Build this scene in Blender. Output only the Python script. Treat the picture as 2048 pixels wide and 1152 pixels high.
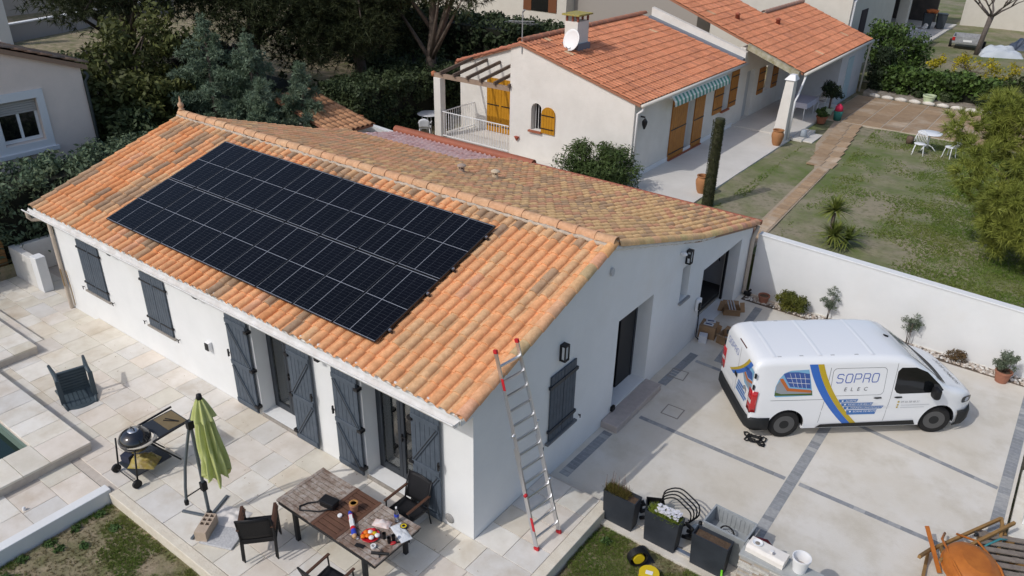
import bpy, bmesh, math, random
import numpy as np
from mathutils import Vector, Matrix, noise
from math import sin, cos, pi, radians, sqrt, atan2
for o in list(bpy.data.objects): bpy.data.objects.remove(o)
S = bpy.context.scene; COL = S.collection
rnd = random.Random(7)
# ---------------------------------------------------------------- camera
def cam_axes(yaw, pitch, roll):
    f = Vector((-sin(yaw)*cos(pitch), cos(yaw)*cos(pitch), -sin(pitch))); r = Vector((cos(yaw), sin(yaw), 0)); u = r.cross(f)
    return cos(roll)*r+sin(roll)*u, -sin(roll)*r+cos(roll)*u, f
cr, cu, cf = cam_axes(0.63008, 0.48009, 0.02163)
CAM = Vector((6.2743, -7.6451, 10.0468))
cd = bpy.data.cameras.new('camera'); cam = bpy.data.objects.new('camera', cd); COL.objects.link(cam)
cam.matrix_world = Matrix(((cr.x, cu.x, -cf.x, CAM.x), (cr.y, cu.y, -cf.y, CAM.y), (cr.z, cu.z, -cf.z, CAM.z), (0, 0, 0, 1)))
cd.sensor_width = 36; cd.lens = 1553.14/2048*36; cd.clip_start = .1; cd.clip_end = 600
S.camera = cam
# ---------------------------------------------------------------- sky, sun, exposure
SUN = Vector((.325, .943, -.98)).normalized()
W = bpy.data.worlds.new('World'); S.world = W; W.use_nodes = True
nt = W.node_tree; bg = nt.nodes['Background']; sky = nt.nodes.new('ShaderNodeTexSky'); sky.sky_type = 'NISHITA'; sky.sun_disc = False
sky.sun_elevation = math.asin(-SUN.z); sky.sun_rotation = atan2(-SUN.x, -SUN.y); sky.air_density = 1.0; sky.dust_density = 2.2
nt.links.new(sky.outputs[0], bg.inputs[0]); bg.inputs[1].default_value = .15
sd = bpy.data.lights.new('sun', 'SUN'); sd.energy = 2.05; sd.angle = radians(.55); sd.color = (1, .975, .94)
so = bpy.data.objects.new('sun', sd); COL.objects.link(so); so.rotation_euler = SUN.to_track_quat('-Z', 'Y').to_euler()
vs = S.view_settings; vs.view_transform = 'Standard'; vs.look = 'None'; vs.gamma = 1; vs.use_curve_mapping = False; vs.exposure = -0.1
# ---------------------------------------------------------------- helpers
def link(o, parent=None):
    COL.objects.link(o)
    if parent is not None: o.parent = parent
    return o
def tag(o, label=None, cat=None, group=None, kind=None):
    if label: o['label'] = label
    if cat: o['category'] = cat
    if group: o['group'] = group
    if kind: o['kind'] = kind
    return o
def thing(name, label, cat, loc=(0, 0, 0), rz=0, group=None, rot=None):
    o = bpy.data.objects.new(name, None); o.empty_display_size = .1; link(o); o.location = loc; o.rotation_euler = rot or (0, 0, rz)
    return tag(o, label, cat, group)
def copy_tree(o, parent=None):
    c = o.copy(); COL.objects.link(c); c.parent = parent
    for ch in o.children: copy_tree(ch, c)
    return c
class B:
    "collects shapes, builds them as one mesh object"
    def __init__(s): s.v = []; s.f = []
    def add(s, vs, fs, M=None):
        n = len(s.v)
        s.v += [tuple(M @ Vector(p)) for p in vs] if M is not None else [tuple(p) for p in vs]
        s.f += [tuple(i+n for i in f) for f in fs]; return s
    def box(s, x0, y0, z0, x1, y1, z1, M=None):
        return s.add([(x0,y0,z0),(x1,y0,z0),(x1,y1,z0),(x0,y1,z0),(x0,y0,z1),(x1,y0,z1),(x1,y1,z1),(x0,y1,z1)],
                     [(0,3,2,1),(4,5,6,7),(0,1,5,4),(1,2,6,5),(2,3,7,6),(3,0,4,7)], M)
    def cbox(s, c, d, M=None): return s.box(c[0]-d[0]/2, c[1]-d[1]/2, c[2]-d[2]/2, c[0]+d[0]/2, c[1]+d[1]/2, c[2]+d[2]/2, M)
    def frustum(s, b, t, z0, z1, M=None):
        (x0,y0,x1,y1), (X0,Y0,X1,Y1) = b, t
        return s.add([(x0,y0,z0),(x1,y0,z0),(x1,y1,z0),(x0,y1,z0),(X0,Y0,z1),(X1,Y0,z1),(X1,Y1,z1),(X0,Y1,z1)],
                     [(0,3,2,1),(4,5,6,7),(0,1,5,4),(1,2,6,5),(2,3,7,6),(3,0,4,7)], M)
    def prism(s, poly, a, b, axis='z', M=None):
        n = len(poly)
        def m(p, h): return (p[0], p[1], h) if axis == 'z' else ((p[0], h, p[1]) if axis == 'y' else (h, p[0], p[1]))
        vs = [m(p, a) for p in poly]+[m(p, b) for p in poly]
        return s.add(vs, [tuple(range(n)), tuple(range(2*n-1, n-1, -1))]+[(i, i+n, (i+1) % n+n, (i+1) % n) for i in range(n)], M)
    def beam(s, p, q, w, h, up=(0, 0, 1)):
        p, q = Vector(p), Vector(q); d = q-p; L = d.length; d.normalize(); r = d.cross(Vector(up))
        if r.length < 1e-4: r = d.cross(Vector((1, 0, 0)))
        r.normalize(); u = r.cross(d)
        vs = [p+a*r*w/2+b*u*h/2+d*t for t in (0, L) for a, b in ((-1,-1),(1,-1),(1,1),(-1,1))]
        return s.add(vs, [(0,3,2,1),(4,5,6,7),(0,1,5,4),(1,2,6,5),(2,3,7,6),(3,0,4,7)])
    def tube(s, pts, r, n=8, caps=True):
        pts = [Vector(p) for p in pts]; rs = r if isinstance(r, (list, tuple)) else [r]*len(pts); base = len(s.v); up = None
        for i, p in enumerate(pts):
            d = (pts[min(i+1, len(pts)-1)]-pts[max(i-1, 0)]).normalized()
            if up is None: up = d.orthogonal().normalized()
            up = (up-d*up.dot(d)); up = up.normalized() if up.length > 1e-5 else d.orthogonal().normalized()
            w = d.cross(up)
            for k in range(n): s.v.append(tuple(p+rs[i]*(cos(2*pi*k/n)*up+sin(2*pi*k/n)*w)))
        for i in range(len(pts)-1):
            for k in range(n): s.f.append((base+i*n+k, base+i*n+(k+1) % n, base+(i+1)*n+(k+1) % n, base+(i+1)*n+k))
        if caps: s.f.append(tuple(base+k for k in range(n-1, -1, -1))); s.f.append(tuple(base+(len(pts)-1)*n+k for k in range(n)))
        return s
    def lathe(s, prof, n=20, c=(0, 0, 0), M=None, cap=True):
        vs = [(c[0]+r*cos(2*pi*k/n), c[1]+r*sin(2*pi*k/n), c[2]+z) for r, z in prof for k in range(n)]; m = len(prof)
        fs = [(i*n+k, i*n+(k+1) % n, (i+1)*n+(k+1) % n, (i+1)*n+k) for i in range(m-1) for k in range(n)]
        if cap:
            if prof[0][0] > 1e-4: fs.append(tuple(range(n-1, -1, -1)))
            if prof[-1][0] > 1e-4: fs.append(tuple((m-1)*n+k for k in range(n)))
        return s.add(vs, fs, M)
    def grid(s, fn, nu, nv, M=None):
        vs = [fn(i/nu, j/nv) for j in range(nv+1) for i in range(nu+1)]
        return s.add(vs, [(j*(nu+1)+i, j*(nu+1)+i+1, (j+1)*(nu+1)+i+1, (j+1)*(nu+1)+i) for j in range(nv) for i in range(nu)], M)
    def mesh(s, name, mat=None, smooth=False):
        me = bpy.data.meshes.new(name); me.from_pydata(s.v, [], s.f); me.update()
        if smooth: me.polygons.foreach_set('use_smooth', [True]*len(me.polygons)); me.update()
        if mat: me.materials.append(mat)
        return me
    def build(s, name, mat=None, parent=None, smooth=False, bevel=0, sharp=None, loc=None, rot=None, solid=0):
        o = bpy.data.objects.new(name, s.mesh(name, mat, smooth)); link(o, parent)
        if loc: o.location = loc
        if rot: o.rotation_euler = rot
        if solid: m = o.modifiers.new('t', 'SOLIDIFY'); m.thickness = solid; m.offset = 0
        if bevel: m = o.modifiers.new('b', 'BEVEL'); m.width = bevel; m.segments = 2; m.limit_method = 'ANGLE'; m.angle_limit = radians(35); m.use_clamp_overlap = True
        if smooth and sharp: o.data.set_sharp_from_angle(angle=radians(sharp))
        return o
def inst(name, me, parent=None, M=None, loc=None):
    o = bpy.data.objects.new(name, me); link(o, parent)
    if M is not None: o.matrix_local = M
    if loc is not None: o.location = loc
    return o
def soup(name, V, F, mat, parent=None, smooth=False):
    "fast mesh from numpy arrays: V (n,3), F (m,k)"
    me = bpy.data.meshes.new(name); V = np.asarray(V, np.float32); F = np.asarray(F, np.int32); k = F.shape[1]
    me.vertices.add(len(V)); me.vertices.foreach_set('co', V.ravel()); me.loops.add(F.size); me.loops.foreach_set('vertex_index', F.ravel())
    me.polygons.add(len(F)); me.polygons.foreach_set('loop_start', np.arange(0, F.size, k, dtype=np.int32)); me.polygons.foreach_set('loop_total', np.full(len(F), k, np.int32))
    if smooth: me.polygons.foreach_set('use_smooth', np.ones(len(F), bool))
    me.update(calc_edges=True); me.validate()
    if mat: me.materials.append(mat)
    return link(bpy.data.objects.new(name, me), parent)
# ---------------------------------------------------------------- materials
def N(nt, t, **k):
    n = nt.nodes.new(t)
    for a, b in k.items(): setattr(n, a, b)
    return n
def mat(name, c, c2=None, sc=4, rough=.8, bump=0, bsc=40, metal=0, src=None, var=.0, spec=.3, detail=6, c3=None, sc3=1.2, lo=.35, hi=.65, lo3=.5, hi3=.65, obj=False, island=0, trans=0, coat=0, sheen=0):
    """principled; noise mix c->c2 (scale sc), large blotches c3 (scale sc3), src: 'object' colour or attribute name multiplies, island: random value spread"""
    m = bpy.data.materials.new(name); m.use_nodes = True; nt = m.node_tree; L = nt.links; p = nt.nodes['Principled BSDF']
    p.inputs['Roughness'].default_value = rough; p.inputs['Metallic'].default_value = metal; p.inputs['Specular IOR Level'].default_value = spec
    if coat: p.inputs['Coat Weight'].default_value = coat
    tc = N(nt, 'ShaderNodeTexCoord'); geo = N(nt, 'ShaderNodeNewGeometry'); co = tc.outputs['Object'] if obj else geo.outputs['Position']
    def noise_mix(a, b, scale, lo, hi):
        t = N(nt, 'ShaderNodeTexNoise'); t.inputs['Scale'].default_value = scale; t.inputs['Detail'].default_value = detail; t.inputs['Roughness'].default_value = .62; L.new(co, t.inputs['Vector'])
        r = N(nt, 'ShaderNodeMapRange'); r.inputs[1].default_value = lo; r.inputs[2].default_value = hi; L.new(t.outputs[0], r.inputs[0])
        x = N(nt, 'ShaderNodeMix', data_type='RGBA'); L.new(r.outputs[0], x.inputs[0])
        for s_, i in ((a, 6), (b, 7)):
            if isinstance(s_, tuple): x.inputs[i].default_value = (*s_, 1)
            else: L.new(s_, x.inputs[i])
        return x.outputs[2]
    cur = c
    if c2: cur = noise_mix(c, c2, sc, lo, hi)
    if c3: cur = noise_mix(cur, c3, sc3, lo3, hi3)
    if src:
        if src == 'object': a = N(nt, 'ShaderNodeObjectInfo').outputs['Color']
        else: a = N(nt, 'ShaderNodeAttribute', attribute_name=src).outputs['Color']
        x = N(nt, 'ShaderNodeMix', data_type='RGBA', blend_type='MULTIPLY'); x.inputs[0].default_value = 1; L.new(a, x.inputs[7])
        if isinstance(cur, tuple): x.inputs[6].default_value = (*cur, 1)
        else: L.new(cur, x.inputs[6])
        cur = x.outputs[2]
    if island or var:
        h = N(nt, 'ShaderNodeHueSaturation'); r = N(nt, 'ShaderNodeMapRange'); k = island or var; r.inputs[3].default_value = 1-k; r.inputs[4].default_value = 1+k
        L.new(geo.outputs['Random Per Island'] if island else N(nt, 'ShaderNodeObjectInfo').outputs['Random'], r.inputs[0]); L.new(r.outputs[0], h.inputs['Value'])
        if isinstance(cur, tuple): h.inputs['Color'].default_value = (*cur, 1)
        else: L.new(cur, h.inputs['Color'])
        cur = h.outputs[0]
    if isinstance(cur, tuple): p.inputs['Base Color'].default_value = (*cur, 1)
    else: L.new(cur, p.inputs['Base Color'])
    if bump:
        t = N(nt, 'ShaderNodeTexNoise'); t.inputs['Scale'].default_value = bsc; t.inputs['Detail'].default_value = 4; L.new(co, t.inputs['Vector'])
        b = N(nt, 'ShaderNodeBump'); b.inputs['Strength'].default_value = bump; b.inputs['Distance'].default_value = .02; L.new(t.outputs[0], b.inputs['Height']); L.new(b.outputs[0], p.inputs['Normal'])
    if trans:   # leaves: a little light comes through
        td = N(nt, 'ShaderNodeBsdfTranslucent'); ms = N(nt, 'ShaderNodeMixShader'); ms.inputs[0].default_value = trans; out = nt.nodes['Material Output']
        if isinstance(cur, tuple): td.inputs[0].default_value = (*cur, 1)
        else: L.new(cur, td.inputs[0])
        L.new(p.outputs[0], ms.inputs[1]); L.new(td.outputs[0], ms.inputs[2]); L.new(ms.outputs[0], out.inputs[0])
    return m
def glass_mat(name, tint=(.8, .85, .85), gloss=.12):
    m = bpy.data.materials.new(name); m.use_nodes = True; nt = m.node_tree; nt.nodes.remove(nt.nodes['Principled BSDF']); out = nt.nodes['Material Output']
    t = N(nt, 'ShaderNodeBsdfTransparent'); t.inputs[0].default_value = (*tint, 1); g = N(nt, 'ShaderNodeBsdfGlossy'); g.inputs['Roughness'].default_value = .04
    lw = N(nt, 'ShaderNodeLayerWeight'); lw.inputs[0].default_value = .35; mr = N(nt, 'ShaderNodeMapRange'); mr.inputs[3].default_value = gloss; mr.inputs[4].default_value = .9
    x = N(nt, 'ShaderNodeMixShader'); nt.links.new(lw.outputs['Fresnel'], mr.inputs[0]); nt.links.new(mr.outputs[0], x.inputs[0]); nt.links.new(t.outputs[0], x.inputs[1]); nt.links.new(g.outputs[0], x.inputs[2]); nt.links.new(x.outputs[0], out.inputs[0])
    return m
M_ = {}
def mm(name, *a, **k):
    if name not in M_: M_[name] = mat(name, *a, **k)
    return M_[name]
render_white = mm('white_render', (.76, .765, .76), (.72, .725, .72), 1.3, rough=.9, bump=.25, bsc=90, c3=(.70, .685, .65), sc3=.55, lo3=.55, hi3=.85)
anthracite = mm('anthracite_paint', (.085, .105, .132), (.066, .083, .105), 8, rough=.55, bump=.1, bsc=60)
anth_dark = mm('anthracite_metal', (.03, .036, .045), rough=.4)
black_iron = mm('black_iron', (.015, .015, .017), rough=.45)
black_plastic = mm('black_plastic', (.012, .012, .013), rough=.5)
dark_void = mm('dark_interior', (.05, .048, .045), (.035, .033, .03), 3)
alu = mm('aluminium', (.62, .63, .65), rough=.32, metal=.9)
white_paint = mm('white_paint', (.78, .78, .78), rough=.45)
beige_pvc = mm('beige_downpipe', (.50, .42, .34), (.44, .37, .3), 6, rough=.55)
mortar = mm('lime_mortar', (.52, .43, .34), (.40, .33, .26), 12, bump=.6, bsc=60)
GLASS = glass_mat('window_glass')
# ================================================================ ground, paving, driveway
from mathutils.geometry import tessellate_polygon
def holed(b, outer, holes, axis, a, c):
    "wall slab with openings: polygon (outer) minus holes, between planes a and c of axis"
    def m(p, h): return Vector((p[0], p[1], h)) if axis == 'z' else (Vector((p[0], h, p[1])) if axis == 'y' else Vector((h, p[0], p[1])))
    loops = [outer]+holes; tri = tessellate_polygon([[Vector((p[0], p[1], 0)) for p in l] for l in loops]); flat = [p for l in loops for p in l]; n = len(flat)
    vs = [m(p, a) for p in flat]+[m(p, c) for p in flat]; fs = [t for t in tri]+[tuple(i+n for i in reversed(t)) for t in tri]; k = 0
    for l in loops:
        for i in range(len(l)): j = (i+1) % len(l); fs.append((k+i, k+j, k+j+n, k+i+n))
        k += len(l)
    b.add(vs, fs); return b
def rect(x0, y0, x1, y1): return [(x0, y0), (x1, y0), (x1, y1), (x0, y1)]
def fixn(o):
    bm = bmesh.new(); bm.from_mesh(o.data); bmesh.ops.recalc_face_normals(bm, faces=bm.faces); bm.to_mesh(o.data); bm.free(); return o
def struct(name, b, m, **k): return tag(b.build(name, m, **k), kind='structure')
soil = mm('dry_soil_grass', (.30, .24, .165), (.13, .135, .055), 1.6, rough=.95, bump=.8, bsc=22, c3=(.36, .29, .20), sc3=2.6, lo3=.5, hi3=.7)
lawn_m = mm('patchy_lawn', (.275, .24, .165), (.12, .155, .045), .5, rough=.95, bump=.9, bsc=14, c3=(.16, .155, .085), sc3=6, lo3=.5, hi3=.68, lo=.40, hi=.62)
struct('ground', B().add([(-220, -120, -.62), (220, -120, -.62), (220, 320, -.62), (-220, 320, -.62)], [(0, 1, 2, 3)]), soil)
def bumpy(name, x0, y0, x1, y1, z, m, step=.35, amp=.03, base=-.61):
    nx, ny = max(2, int((x1-x0)/step)), max(2, int((y1-y0)/step)); b = B()
    def fn(u, v):
        x, y = x0+u*(x1-x0), y0+v*(y1-y0); return (x, y, z+amp*noise.noise(Vector((x*.9, y*.9, 3)))+amp*.5*noise.noise(Vector((x*3, y*3, 1))))
    b.grid(fn, nx, ny)
    e = [(x0, y0), (x1, y0), (x1, y1), (x0, y1)]
    for i in range(4): (ax, ay), (bx, by) = e[i], e[(i+1) % 4]; b.add([(ax, ay, z-.02), (bx, by, z-.02), (bx, by, base), (ax, ay, base)], [(0, 3, 2, 1)])
    return struct(name, b, m, smooth=False)
bumpy('front_lawn', -5.98, -14, 1.42, -3.2, -.23, soil)
bumpy('driveway_lawn', 1.5, -14, 12, 1.86, -.23, soil)
# slab paving: every slab its own piece
trav = mm('travertine', (.77, .75, .705), (.68, .65, .59), 2.6, rough=.75, bump=.25, bsc=55, src='object', c3=(.585, .52, .43), sc3=1.5, lo3=.52, hi3=.78)
bed_m = mm('paving_joint', (.56, .50, .43), (.48, .42, .36), 9, rough=.95)
SLABC = [(.95, .91, .84), (.96, .93, .88), (.92, .86, .77), (.95, .91, .88), (.90, .89, .89), (.96, .89, .83), (.99, .97, .94), (.92, .89, .82)]
_slabs = {}
def slab(parent, x0, y0, x1, y1, z, t=.045, name='slab'):
    w, h = round(x1-x0-.009, 3), round(y1-y0-.009, 3); key = (w, h, t)
    if key not in _slabs:
        e = .004; b = B(); b.frustum((-w/2, -h/2, w/2, h/2), (-w/2, -h/2, w/2, h/2), -t, -e); b.f.pop(1)
        b.frustum((-w/2, -h/2, w/2, h/2), (-w/2+e, -h/2+e, w/2-e, h/2-e), -e, 0); b.f.pop(-6); _slabs[key] = b.mesh('slab', trav)
    o = inst(name, _slabs[key], parent, loc=((x0+x1)/2, (y0+y1)/2, z+rnd.uniform(-.0015, .0015))); c = rnd.choice(SLABC); k = rnd.uniform(.93, 1.04); o.color = (c[0]*k, c[1]*k, c[2]*k, 1); return o
def pave(parent, x0, y0, x1, y1, z, rh=.58, lens=(.58, .58, .7, .88), skip=None, edge=None):
    nr = max(1, round((y1-y0)/rh)); h = (y1-y0)/nr
    for r in range(nr):
        xs = [x0]
        while xs[-1] < x1-.02:
            n = xs[-1]+rnd.choice(lens)
            if x1-n < .28: n = x1
            xs.append(n)
        for a, b in zip(xs, xs[1:]):
            if skip and skip((a+b)/2, y0+(r+.5)*h): continue
            slab(parent, a, y0+r*h, b, y0+(r+1)*h, z)
pb = B(); pb.prism([(-12.34, -3.2), (1.43, -3.2), (1.43, 2.195), (0.0, 2.2), (0, 0), (-12.34, 0)], -.6, -.014)
patio = struct('patio', pb, bed_m)
pave(patio, -12.34, -3.04, 1.235, 0, 0); pave(patio, 0.004, 0, 1.235, 2.16, 0, lens=(.617,))
kerb_m = mm('cream_kerb', (.72, .66, .55), (.64, .57, .46), 5, rough=.9, bump=.5, bsc=30, c3=(.5, .44, .34), sc3=2.2, lo3=.58, hi3=.8)
B().box(-5.985, -3.22, -.5, 1.235, -3.045, .004).build('kerb', kerb_m, patio, bevel=.012); B().box(1.24, -3.22, -.5, 1.44, 2.19, .004).build('kerb', kerb_m, patio, bevel=.012)
# lower terrace at the house corner, pool surround, pool decks
lt = struct('lower_terrace', B().box(-17.5, -1.36, -.6, -12.35, 3.0, -.134), bed_m); pave(lt, -17.5, -1.36, -12.35, 0.6, -.12, rh=.49, lens=(.6, .8))
ps = struct('pool_surround', B().box(-17.5, -1.75, -.6, -12.35, -1.37, -.014).box(-7.45, -9, -.6, -6.2, -3.205, -.014).box(-12.34, -3.205, -.6, -7.45, -3.2, -.02), bed_m)
pave(ps, -12.34, -5.6, -6.22, -3.21, 0, skip=lambda x, y: x < -7.45); pave(ps, -17.5, -1.9, -12.36, -1.37, 0, rh=.5)
pdk = B(); holed(pdk, rect(-18, -9, -7.42, -2.78), [rect(-16, -8, -8.26, -3.55)], 'z', -.3, .155)
pd = fixn(struct('pool_deck', pdk, bed_m)); M_['travertine'].node_tree
pave(pd, -17, -3.53, -7.4, -2.76, .2, rh=.77, lens=(.5, .6)); pave(pd, -8.24, -6.5, -7.4, -3.53, .2, rh=.5, lens=(.84,))
dk = struct('deck_step', B().box(-18, -2.755, -.3, -11.83, -1.74, .155), bed_m); pave(dk, -17, -2.75, -11.81, -1.72, .2, rh=.5, lens=(.6,))
water = mm('pool_water', (.006, .018, .012), rough=.03, spec=.6, bump=.03, bsc=3)
struct('water', B().box(-16.2, -8.2, -.9, -8.1, -3.4, -.06), water)
struct('pool_liner', B().box(-16.1, -3.6, -.9, -8.2, -3.53, .15).box(-8.29, -8, -.9, -8.22, -3.5, .15), mm('pool_tile', (.16, .22, .18), rough=.4))
kw = thing('garden_kerb', 'low white rendered kerb between pool paving and the dug-up lawn', 'kerb', (-6.11, -3.1, 0)); B().box(-.10, -7, -.6, .10, -.06, .06).build('coping', render_white, kw, bevel=.012)
# driveway
conc = mm('stamped_concrete', (.61, .56, .475), (.67, .635, .575), .8, rough=.85, bump=.25, bsc=70, c3=(.53, .48, .395), sc3=1.4, lo3=.48, hi3=.75)
drive = struct('driveway', B().box(0.0, 2.2, -.6, 7.36, 12.2, -.165), conc)
cob = [mm('cobble_%d' % i, c, tuple(v*.8 for v in c), 14, rough=.8, bump=.3, bsc=60) for i, c in enumerate([(.27, .28, .29), (.31, .32, .33), (.37, .375, .375), (.29, .30, .315), (.42, .42, .415)])]
_cob = {}
def stone(w, h, k):
    if (w, h, k) not in _cob:
        b = B(); e = .003; b.frustum((-w/2, -h/2, w/2, h/2), (-w/2+e, -h/2+e, w/2-e, h/2-e), -.012, .005); b.f.pop(0); _cob[(w, h, k)] = b.mesh('cobble', cob[k])
    return _cob[(w, h, k)]
def band(p, q, cross):
    p, q = Vector((*p, 0)), Vector((*q, 0)); d = q-p; L = d.length; st = .118 if cross else .212; n = max(1, round(L/st)); nv_ = Vector((-d.y, d.x, 0)).normalized()*(.104 if cross else .057); B().add([p-nv_+Vector((0, 0, -.1625)), q-nv_+Vector((0, 0, -.1625)), q+nv_+Vector((0, 0, -.1625)), p+nv_+Vector((0, 0, -.1625))], [(0, 1, 2, 3)]).build('cobble_bed', cob[2], drive); a = atan2(d.y, d.x)-(pi/2 if cross else 0); k = 2
    for i in range(n):
        c = p+d*((i+.5)/n); k = rnd.choice((0, 0, 1, 1, 2, 3, 3, 4)) if rnd.random() < .7 else k
        o = inst('cobble', stone(.205, .11, k), drive, M=Matrix.Translation((c.x, c.y, -.165))@Matrix.Rotation(a+rnd.uniform(-.02, .02), 4, 'Z'))
band((3.83, 2.35), (3.83, 8.6), True); band((3.83, 9.2), (3.83, 11.5), True); band((7.2, 5.7), (7.2, 11.5), True); band((.21, 2.5), (.23, 4.2), True); band((.30, 6.5), (.34, 8.2), True)
band((.95, 8.2), (.72, 11.5), True); band((.5, 5.08), (3.7, 5.08), False); band((3.97, 5.09), (7.05, 5.06), False); band((.5, 7.92), (3.7, 7.82), False); band((3.97, 7.80), (7.08, 7.36), False); band((.05, 2.27), (1.36, 2.27), False)

metal_cover = mm('cover_metal', (.33, .29, .25), (.28, .25, .22), 20, rough=.7)
for i, (x, y, a, lb) in enumerate([(.98, 5.7, .03, 'square inspection cover set in the concrete by the door step'), (.42, 7.12, .1, 'round-edged dusty drain cover near the house wall')]):
    t = thing('manhole_cover', lb, 'manhole cover', (x, y, -.165), a, 'covers in the driveway'); B().box(-.19, -.19, -.02, .19, .19, .004).build('plate', conc, t); b = B()
    for s in (-1, 1): b.box(-.2, s*.19-.012, -.02, .2, s*.19+.012, .007).box(s*.19-.012, -.178, -.02, s*.19+.012, .178, .007)
    b.build('rim', metal_cover, t)
struct('planter_strip', B().box(1.43, 1.87, -.6, 7.36, 2.195, -.18), conc)
# ================================================================ main house
XL, XR = -13.6, 0.0
house = thing('main_house', 'white rendered house with terracotta tiled roof carrying solar panels', 'house', (-6.8, 6, 0))
HO = Vector((-6.8, 6, 0))
def hp(b, name, m, parent=None, **k):      # part of the house in world coordinates
    o = b.build(name, m, parent or house, **k); o.location = (-HO if parent is None else Vector((0, 0, 0))); return o
RZ = lambda y: 2.83+(y+.31)*math.tan(.3014) if y <= 4.07 else (4.154-(y-4.07)*.305 if y < 8.3 else 2.864-(y-8.3)*.232)
w = B(); holed(w, rect(XL, -.5, XR, 2.70), [rect(-5.70, .08, -4.53, 2.25), rect(-2.57, .08, -1.33, 2.27), rect(-12.40, .85, -11.50, 2.15), rect(-9.6, .85, -8.74, 2.15)], 'y', 0, .36); hp(w, 'facade_wall', render_white, ); fixn(house.children[-1])
gp = [(0.002, -.5), (12.1, -.5)]+[(12.1, RZ(12.1)-.06), (8.3, RZ(8.3)-.05), (4.07, RZ(4.07)-.06), (0.002, RZ(0)-.06)]
w = B(); holed(w, gp, [rect(4.66, .03, 6.18, 2.23), rect(7.60, 1.42, 8.04, 2.31), rect(8.9, -.15, 11.34, 1.76), rect(2.24, .82, 2.98, 2.15)], 'x', -.002, -.40); hp(w, 'gable_wall', render_white); fixn(house.children[-1])
w = B(); w.prism([(0.002, -.5), (9.9, -.5), (9.9, RZ(9.9)-.05)]+gp[3:], XL, XL+.3, 'x'); hp(w, 'far_gable_wall', render_white)
w = B(); w.box(-8.5, 11.8, -.5, -.402, 12.098, RZ(12)-.08); hp(w, 'rear_wall', render_white)
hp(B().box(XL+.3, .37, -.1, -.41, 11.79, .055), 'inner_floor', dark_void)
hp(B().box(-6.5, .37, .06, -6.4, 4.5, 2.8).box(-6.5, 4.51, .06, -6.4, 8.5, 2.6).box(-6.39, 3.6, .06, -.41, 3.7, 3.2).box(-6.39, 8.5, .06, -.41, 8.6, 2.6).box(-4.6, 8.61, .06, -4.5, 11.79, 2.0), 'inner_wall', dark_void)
# roof deck
rb = B(); pr = [(-.22, RZ(-.22)-.05), (4.07, RZ(4.07)-.05), (8.3, RZ(8.3)-.05), (12.25, RZ(12.25)-.05)]; rb.prism(pr+[(y, z-.09) for y, z in reversed(pr)], -8.55, XR+.02, 'x'); pr2 = pr[:3]+[(9.95, RZ(9.95)-.05)]; rb.prism(pr2+[(y, z-.09) for y, z in reversed(pr2)], XL-.14, -8.551, 'x')
roof = hp(rb, 'roof', mm('roof_deck', (.34, .22, .15), rough=.9))
# ---- tiles
TP = 13.82/59; TX0 = -13.76
clay_o = mm('terracotta_tile', (1, 1, 1), (.80, .76, .72), 14, rough=.85, bump=.15, bsc=50, src='object', c3=(.72, .70, .68), sc3=3)
clay_a = mm('terracotta_tiles_far', (1, 1, 1), (.80, .76, .72), 14, rough=.85, src='Col', c3=(.72, .70, .68), sc3=3)
def tile_geo(tp, ln, hgt, th=.02, lift=.03, seg=6):
    us = [.37-.37*cos(pi*i/seg) for i in range(seg+1)]+[.87, 1.0]; seg += 2
    def prof(u): return hgt*sqrt(max(0, 1-((u-.37)/.37)**2)) if u < .741 else -.1*hgt
    vs = []
    for v, dz in ((0, lift), (ln, 0)): vs += [((u-.5)*tp*1.0, v, prof(u)+dz) for u in us]
    vs += [((u-.5)*tp, 0, prof(u)+lift-th) for u in us]; n = seg+1
    fs = [(i, i+1, n+i+1, n+i) for i in range(seg)]+[(2*n+i, 2*n+i+1, i+1, i) for i in range(seg)]
    return vs, fs
def plane_m(x, y, z, ang, facing=1):
    "local x along ridge, y up the slope, z normal. facing 1: eave toward -Y; -1: eave toward +Y; 2: eave toward +X; -2: eave toward -X"
    c, s = cos(ang), sin(ang)
    if facing == 1: X, Yv = Vector((1, 0, 0)), Vector((0, c, s))
    elif facing == -1: X, Yv = Vector((-1, 0, 0)), Vector((0, -c, s))
    elif facing == 2: X, Yv = Vector((0, 1, 0)), Vector((-c, 0, s))
    else: X, Yv = Vector((0, -1, 0)), Vector((c, 0, s))
    Z = X.cross(Yv); return Matrix(((X.x, Yv.x, Z.x, x), (X.y, Yv.y, Z.y, y), (X.z, Yv.z, Z.z, z), (0, 0, 0, 1)))
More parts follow.
